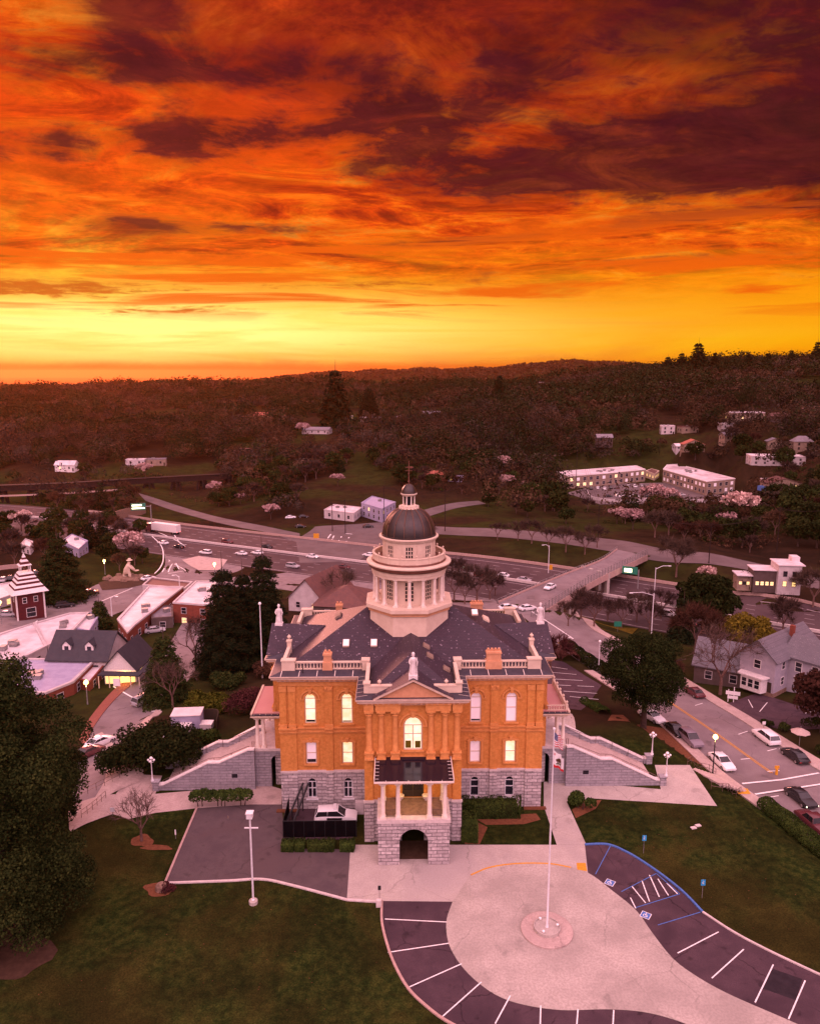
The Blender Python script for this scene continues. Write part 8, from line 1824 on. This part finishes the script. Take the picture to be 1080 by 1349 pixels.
# small signs
def signpost(px, py, h, w, hh, mat, lab, name='sign', z=0, cat='sign', pm='metal_grey', back=None):
    p = G(px, py); r = empty(name, p, 0, lab, cat); q = MB(); q.tube([(0,0,-.2),(0,0,h)], .03, 6); q.build('post', M[pm], r); q = MB(); q.box(-w/2, w/2, -.05, -.02, h-hh, h); q.build('panel', M[mat], r); return r
def glyph(r, strokes, h, mat, s, y=-.056):
    q = MB()
    for (x0,z0,x1,z1) in strokes: q.box(min(x0,x1)*s-.02, max(x0,x1)*s+.02, y, y+.004, h+min(z0,z1)*s-.02, h+max(z0,z1)*s+.02)
    q.build('symbol', M[mat], r)
WC = [(-.1,.5,0,.6),(-.05,.1,-.05,.5),(-.05,.3,.2,.3),(-.3,-.2,.2,-.2),(.2,-.4,.2,-.2),(-.3,-.4,-.3,0),(-.3,-.4,.1,-.4)]
for px, py, h, lab in ((847,1124,2.1,'blue accessible parking sign nearer the courthouse'),(924,1183,2.0,'blue accessible parking sign on the right lawn')): r = signpost(px, py, h, .42, .62, 'blue_sign', lab); glyph(r, WC, h-.3, 'sign_white', .3)
signpost(500,1190,1.9,.30,.45,'metal_black','thin dark sign post at the corner of the left lawn'); q = MB(); q.cbox(0,0,0,.5,.35,.7); o = q.build('utility_box', M['kerb_concrete']); o.location = G(499,1194); tag(o, 'small pale utility box at the corner of the left lawn', 'utility box')
signpost(149,1074,1.0,.5,.55,'sign_white','small white notice on the pink terrace'); signpost(232,1105,1.1,.14,.6,'sign_white','thin white marker stake beside the asphalt service court')
signpost(813,832,2.4,1.7,1.2,'sign_green','green road sign on the grass below the overpass'); signpost(725,757,3.2,1.0,1.6,'paint_yellow','yellow chevron sign by the far side of the freeway'); r = signpost(417,722,5.5,2.0,1.8,'paint_yellow','yellow roadside sign at the far junction')
signpost(1005,960,1.2,.5,.5,'sign_white','small white sign in the garden across the street'); signpost(155,912,2.6,1.2,1.4,'sign_white','white shop sign beside the brick walk'); signpost(301,1080,.5,.1,.3,'beige_wall','short tan marker post in the service court')
r = empty('directory_sign', G(964,925), R(-20), 'white sign board on two posts in front of the pale house', 'sign'); q = MB(); q.box(-1.1,1.1,-.06,.06,1.3,1.9); q.box(-.8,.8,-.06,.06,.6,1.1); q.build('panel', M['sign_white'], r); q = MB(); q.box(-.75,-.63,-.04,.04,-.2,2.2); q.build('post', M['sign_white'], r); q = MB(); q.box(.1,.22,-.04,.04,-.2,2.7); q.build('post', M['sign_white'], r)
r = empty('overhead_sign', G(184,690), R(15), 'green freeway sign panel glowing yellow under the trestle', 'sign'); q = MB(); q.box(-3,3,-.1,.1,6,9.0); q.build('panel', M['sign_green'], r); q = MB(); q.box(-2.6,2.6,-.14,-.101,6.6,7.1); q.box(-2.6,1.4,-.14,-.101,7.8,8.4); q.build('legend', M['lamp_white'], r); q = MB(); q.tube([(5,0,-1),(5,0,8)], .25, 6); q.tube([(-3,0,7.5),(5,0,7.5)], .15, 5); q.build('gantry', M['metal_grey'], r)
r = empty('overhead_sign', P(829,756,-8.5), R(-25), 'lit green freeway sign seen from behind beneath the overpass fence', 'sign'); q = MB(); q.box(-2.2,2.2,-.1,.1,0,2.2); q.build('panel', M['sign_green'], r); q = MB(); q.box(-1.6,.6,-.15,-.101,.5,1.6); q.build('lit_face', M['lamp_white'], r)
q = MB(); q.tube([(2.5,0,-4.5),(2.5,0,1.5)], .2, 6); q.build('post', M['metal_grey'], r)
# yellow bollard, rails, plaques, parasol, shed, bed stump
q = MB(); q.lathe([(.18,0),(.16,.9),(.1,1.0)], 10); q.box(-.3,.3,-.04,.04,.95,1.35); o = q.build('bollard', M['paint_yellow']); o.location = G(1022,1021); tag(o, 'yellow crossing marker in the street', 'bollard')
for px, py, lab in ((913,1091,'left pale plaque set in the right lawn'),(919,1088,'right pale plaque set in the right lawn')): q = MB(); q.cbox(0,0,0,.6,.4,.1,.3); o = q.build('plaque', M['kerb_concrete']); o.location = G(px, py); tag(o, lab, 'plaque')
um = empty('parasol', G(1052,982), 0, 'pale pink garden parasol across the street', 'parasol'); q = MB(); q.lathe([(1.35,2.1),(.8,2.4),(0,2.7)], 8, cap=False); q.build('canopy', M['sidewalk_pink'], um); q = MB(); q.tube([(0,0,0),(0,0,3.0)], .04, 6); q.build('pole', M['metal_grey'], um)
q = MB(); q.box(-2.0,2.0,-1.3,1.3,-.3,2.3); o = q.build('container', M['lavender_wall']); o.location = G(248,958); o.rotation_euler = (0,0,R(5)); tag(o, 'blue storage container beside the laurel', 'container'); q = MB(); q.box(-2.1,2.1,-1.4,1.4,2.3,2.42); q.build('lid', M['white_roof'], o)
q = MB(); q.cbox(0,0,0,1.7,1.2,1.3); o = q.build('bin', M['white_wall']); o.location = G(244,966); tag(o, 'low white box in front of the blue storage container', 'bin'); q = MB(); q.cbox(0,0,1.3,1.8,1.3,.1); q.build('lid', M['statue_white'], o)
q = MB(); q.cbox(0,0,0,1.6,1.4,.9); o = q.build('bin', M['white_wall']); o.location = G(273,960); tag(o, 'low white box inside the timber enclosure', 'bin'); q = MB(); q.cbox(0,0,.9,1.7,1.5,.1); q.build('lid', M['statue_white'], o)
walls('timber_screen', Gs((264,950),(276,948),(288,950),(286,965)), 1.7, .12, M['wood_brown'], label='brown timber screen beside the blue storage container', cat='fence')
walls('picket_fence', Gs((-40,758),(0,751),(30,748)), 1.4, .15, M['kerb_warm'], label='long pale fence above the far left car park', cat='fence')
st_ = empty('stone_planter', P(213,1172,0), 0, 'small rough stone stump planter with red leaves at the lawn corner', 'planter'); q = MB(); q.lathe([(.6,0),(.55,.5),(.4,.65),(.2,.5)], 9); q.build('stump', M['rock_wall'], st_); quads_mesh('foliage', clump_leaves([(.5,-.2,.2,.6),(.9,0,.15,.5),(.3,.3,.3,.4)], 900, .09), M['leaf_plum'], st_)
for lab, pts, n in (('dark handrail along the pink path at the left', Gs((108,1078),(122,1068),(140,1052)), 5), ('pale handrail above the pink path at the left', Gs((105,1052),(140,1035),(168,1020)), 6), ('dark handrail at the head of the street steps', Gs((936,1040),(952,1042),(975,1046)), 5), ('dark handrail beside the street steps', Gs((905,1008),(925,1014),(942,1022)), 6)):
    A = resamp([q_[:2] for q_ in pts], n); o0 = Vector((A[0][0], A[0][1], T(*A[0]))); r = empty('handrail', tuple(o0), 0, lab, 'handrail'); V_ = [Vector((a[0], a[1], T(*a)))-o0 for a in A]
    for k in (.5, 1.0): q = MB(); q.tube([tuple(v+Vector((0,0,k))) for v in V_], .03, 5); q.build('rail', M['handrail'], r)
    for v in V_: q = MB(); q.tube([tuple(v), tuple(v+Vector((0,0,1.0)))], .03, 5); q.build('post', M['handrail'], r)
s_ = MB(); a, b = Vector(G(909,1012)), Vector(G(944,1022)); d = (b-a); 
for i in range(8):
    c = a.lerp(b, (i+.5)/8); s_.cbox(c.x+1.2, c.y-2.0, c.z-.2, .6, 4.2, .35-.02*i, math.atan2(d.y, d.x))
tag(s_.build('street_steps', M['sidewalk_pink']), kind='structure')
tag(poly('tactile_pad', Gs((966,1040),(984,1041),(988,1048),(972,1048)), .22, M['paint_yellow']), kind='structure')
# kneeling statue of a prospector
kp_ = G(166,762)
def skin(name, joints, bones, mat, parent):
    me = bpy.data.meshes.new(name); me.from_pydata([j[:3] for j in joints], bones, []); me.materials.append(mat); o = bpy.data.objects.new(name, me); COL.objects.link(o); o.parent = parent
    o.modifiers.new('s', 'SKIN'); l = me.skin_vertices[0].data if me.skin_vertices else None
    if l is None: return o
    for v, j in zip(l, joints): v.radius = (j[3], j[3])
    l[0].use_root = True; m = o.modifiers.new('b', 'SUBSURF'); m.levels = 1; m.render_levels = 2; return o
ks = empty('kneeling_statue', kp_, R(20), 'colossal pale concrete statue of a kneeling gold prospector', 'statue')
J = [(0,0,1.7,.95),(.5,0,2.7,1.0),(1.0,0,3.9,.95),(1.2,0,4.7,.4),(1.35,0,5.25,.55),  (1.0,-.9,4.0,.42),(2.0,-1.1,3.2,.34),(2.7,-.6,2.3,.26),(1.0,.9,4.0,.42),(2.0,1.1,3.2,.34),(2.7,.6,2.3,.26), (1.2,-.6,1.9,.55),(1.3,-.7,.4,.42),(-.3,.7,1.3,.6),(1.2,.8,.5,.42),(-.8,.8,.4,.36)]
skin('figure', J, [(0,1),(1,2),(2,3),(3,4),(2,5),(5,6),(6,7),(2,8),(8,9),(9,10),(0,11),(11,12),(0,13),(13,14),(14,15)], M['cream_paint'], ks)
q = MB(); q.lathe([(.5,5.55),(.95,5.6),(.5,5.75),(.4,6.15),(0,6.2)], 12, 1.4, 0); q.build('hat', M['cream_paint'], ks); q = MB(); q.lathe([(.3,2.0),(.9,2.25),(.8,2.2)], 14, 3.1, 0); q.build('gold_pan', M['cream_paint'], ks)
q = MB(); q.lathe([(4.6,-.5),(4.2,.35),(2.6,.5),(0,.5)], 11); q.build('rock_base', M['rock_wall'], ks)
for i in range(9): a = i*.7; q = MB(); q.lathe([(.9,-.3),(1.0,.3),(.7,.9+.3*math.sin(i*3)),(.2,1.1)], 7, 0, 0, i); o = q.build('boulder', M['rock_wall']); o.location = (ks.location.x+5.5*math.cos(a), ks.location.y+3.4*math.sin(a)-1, ks.location.z); o.scale = (1.1, .8, 1); tag(o, 'rough boulder at the foot of the kneeling statue', 'boulder', 'boulders around the kneeling statue')
ho = ks

# ---------------------------------------------------------------- haze: one even body of air round camera and land
hz = MB(); hz.box(-46000, 46000, -400, 43000, -420, 135)
ho_ = hz.build('haze', None or bpy.data.materials.new('haze_air'))
hm = ho_.data.materials[0]; hm.use_nodes = True; t = NT(hm.node_tree); t.n.clear(); out = t.new('ShaderNodeOutputMaterial'); pv = t.new('ShaderNodeVolumePrincipled')
pv.inputs['Color'].default_value = (1.0, .36, .10, 1); pv.inputs['Density'].default_value = .000034; pv.inputs['Anisotropy'].default_value = .7
t.lk(pv.outputs[0], out.inputs['Volume']); tag(ho_, 'warm sunset haze over the hills', 'haze', kind='stuff')
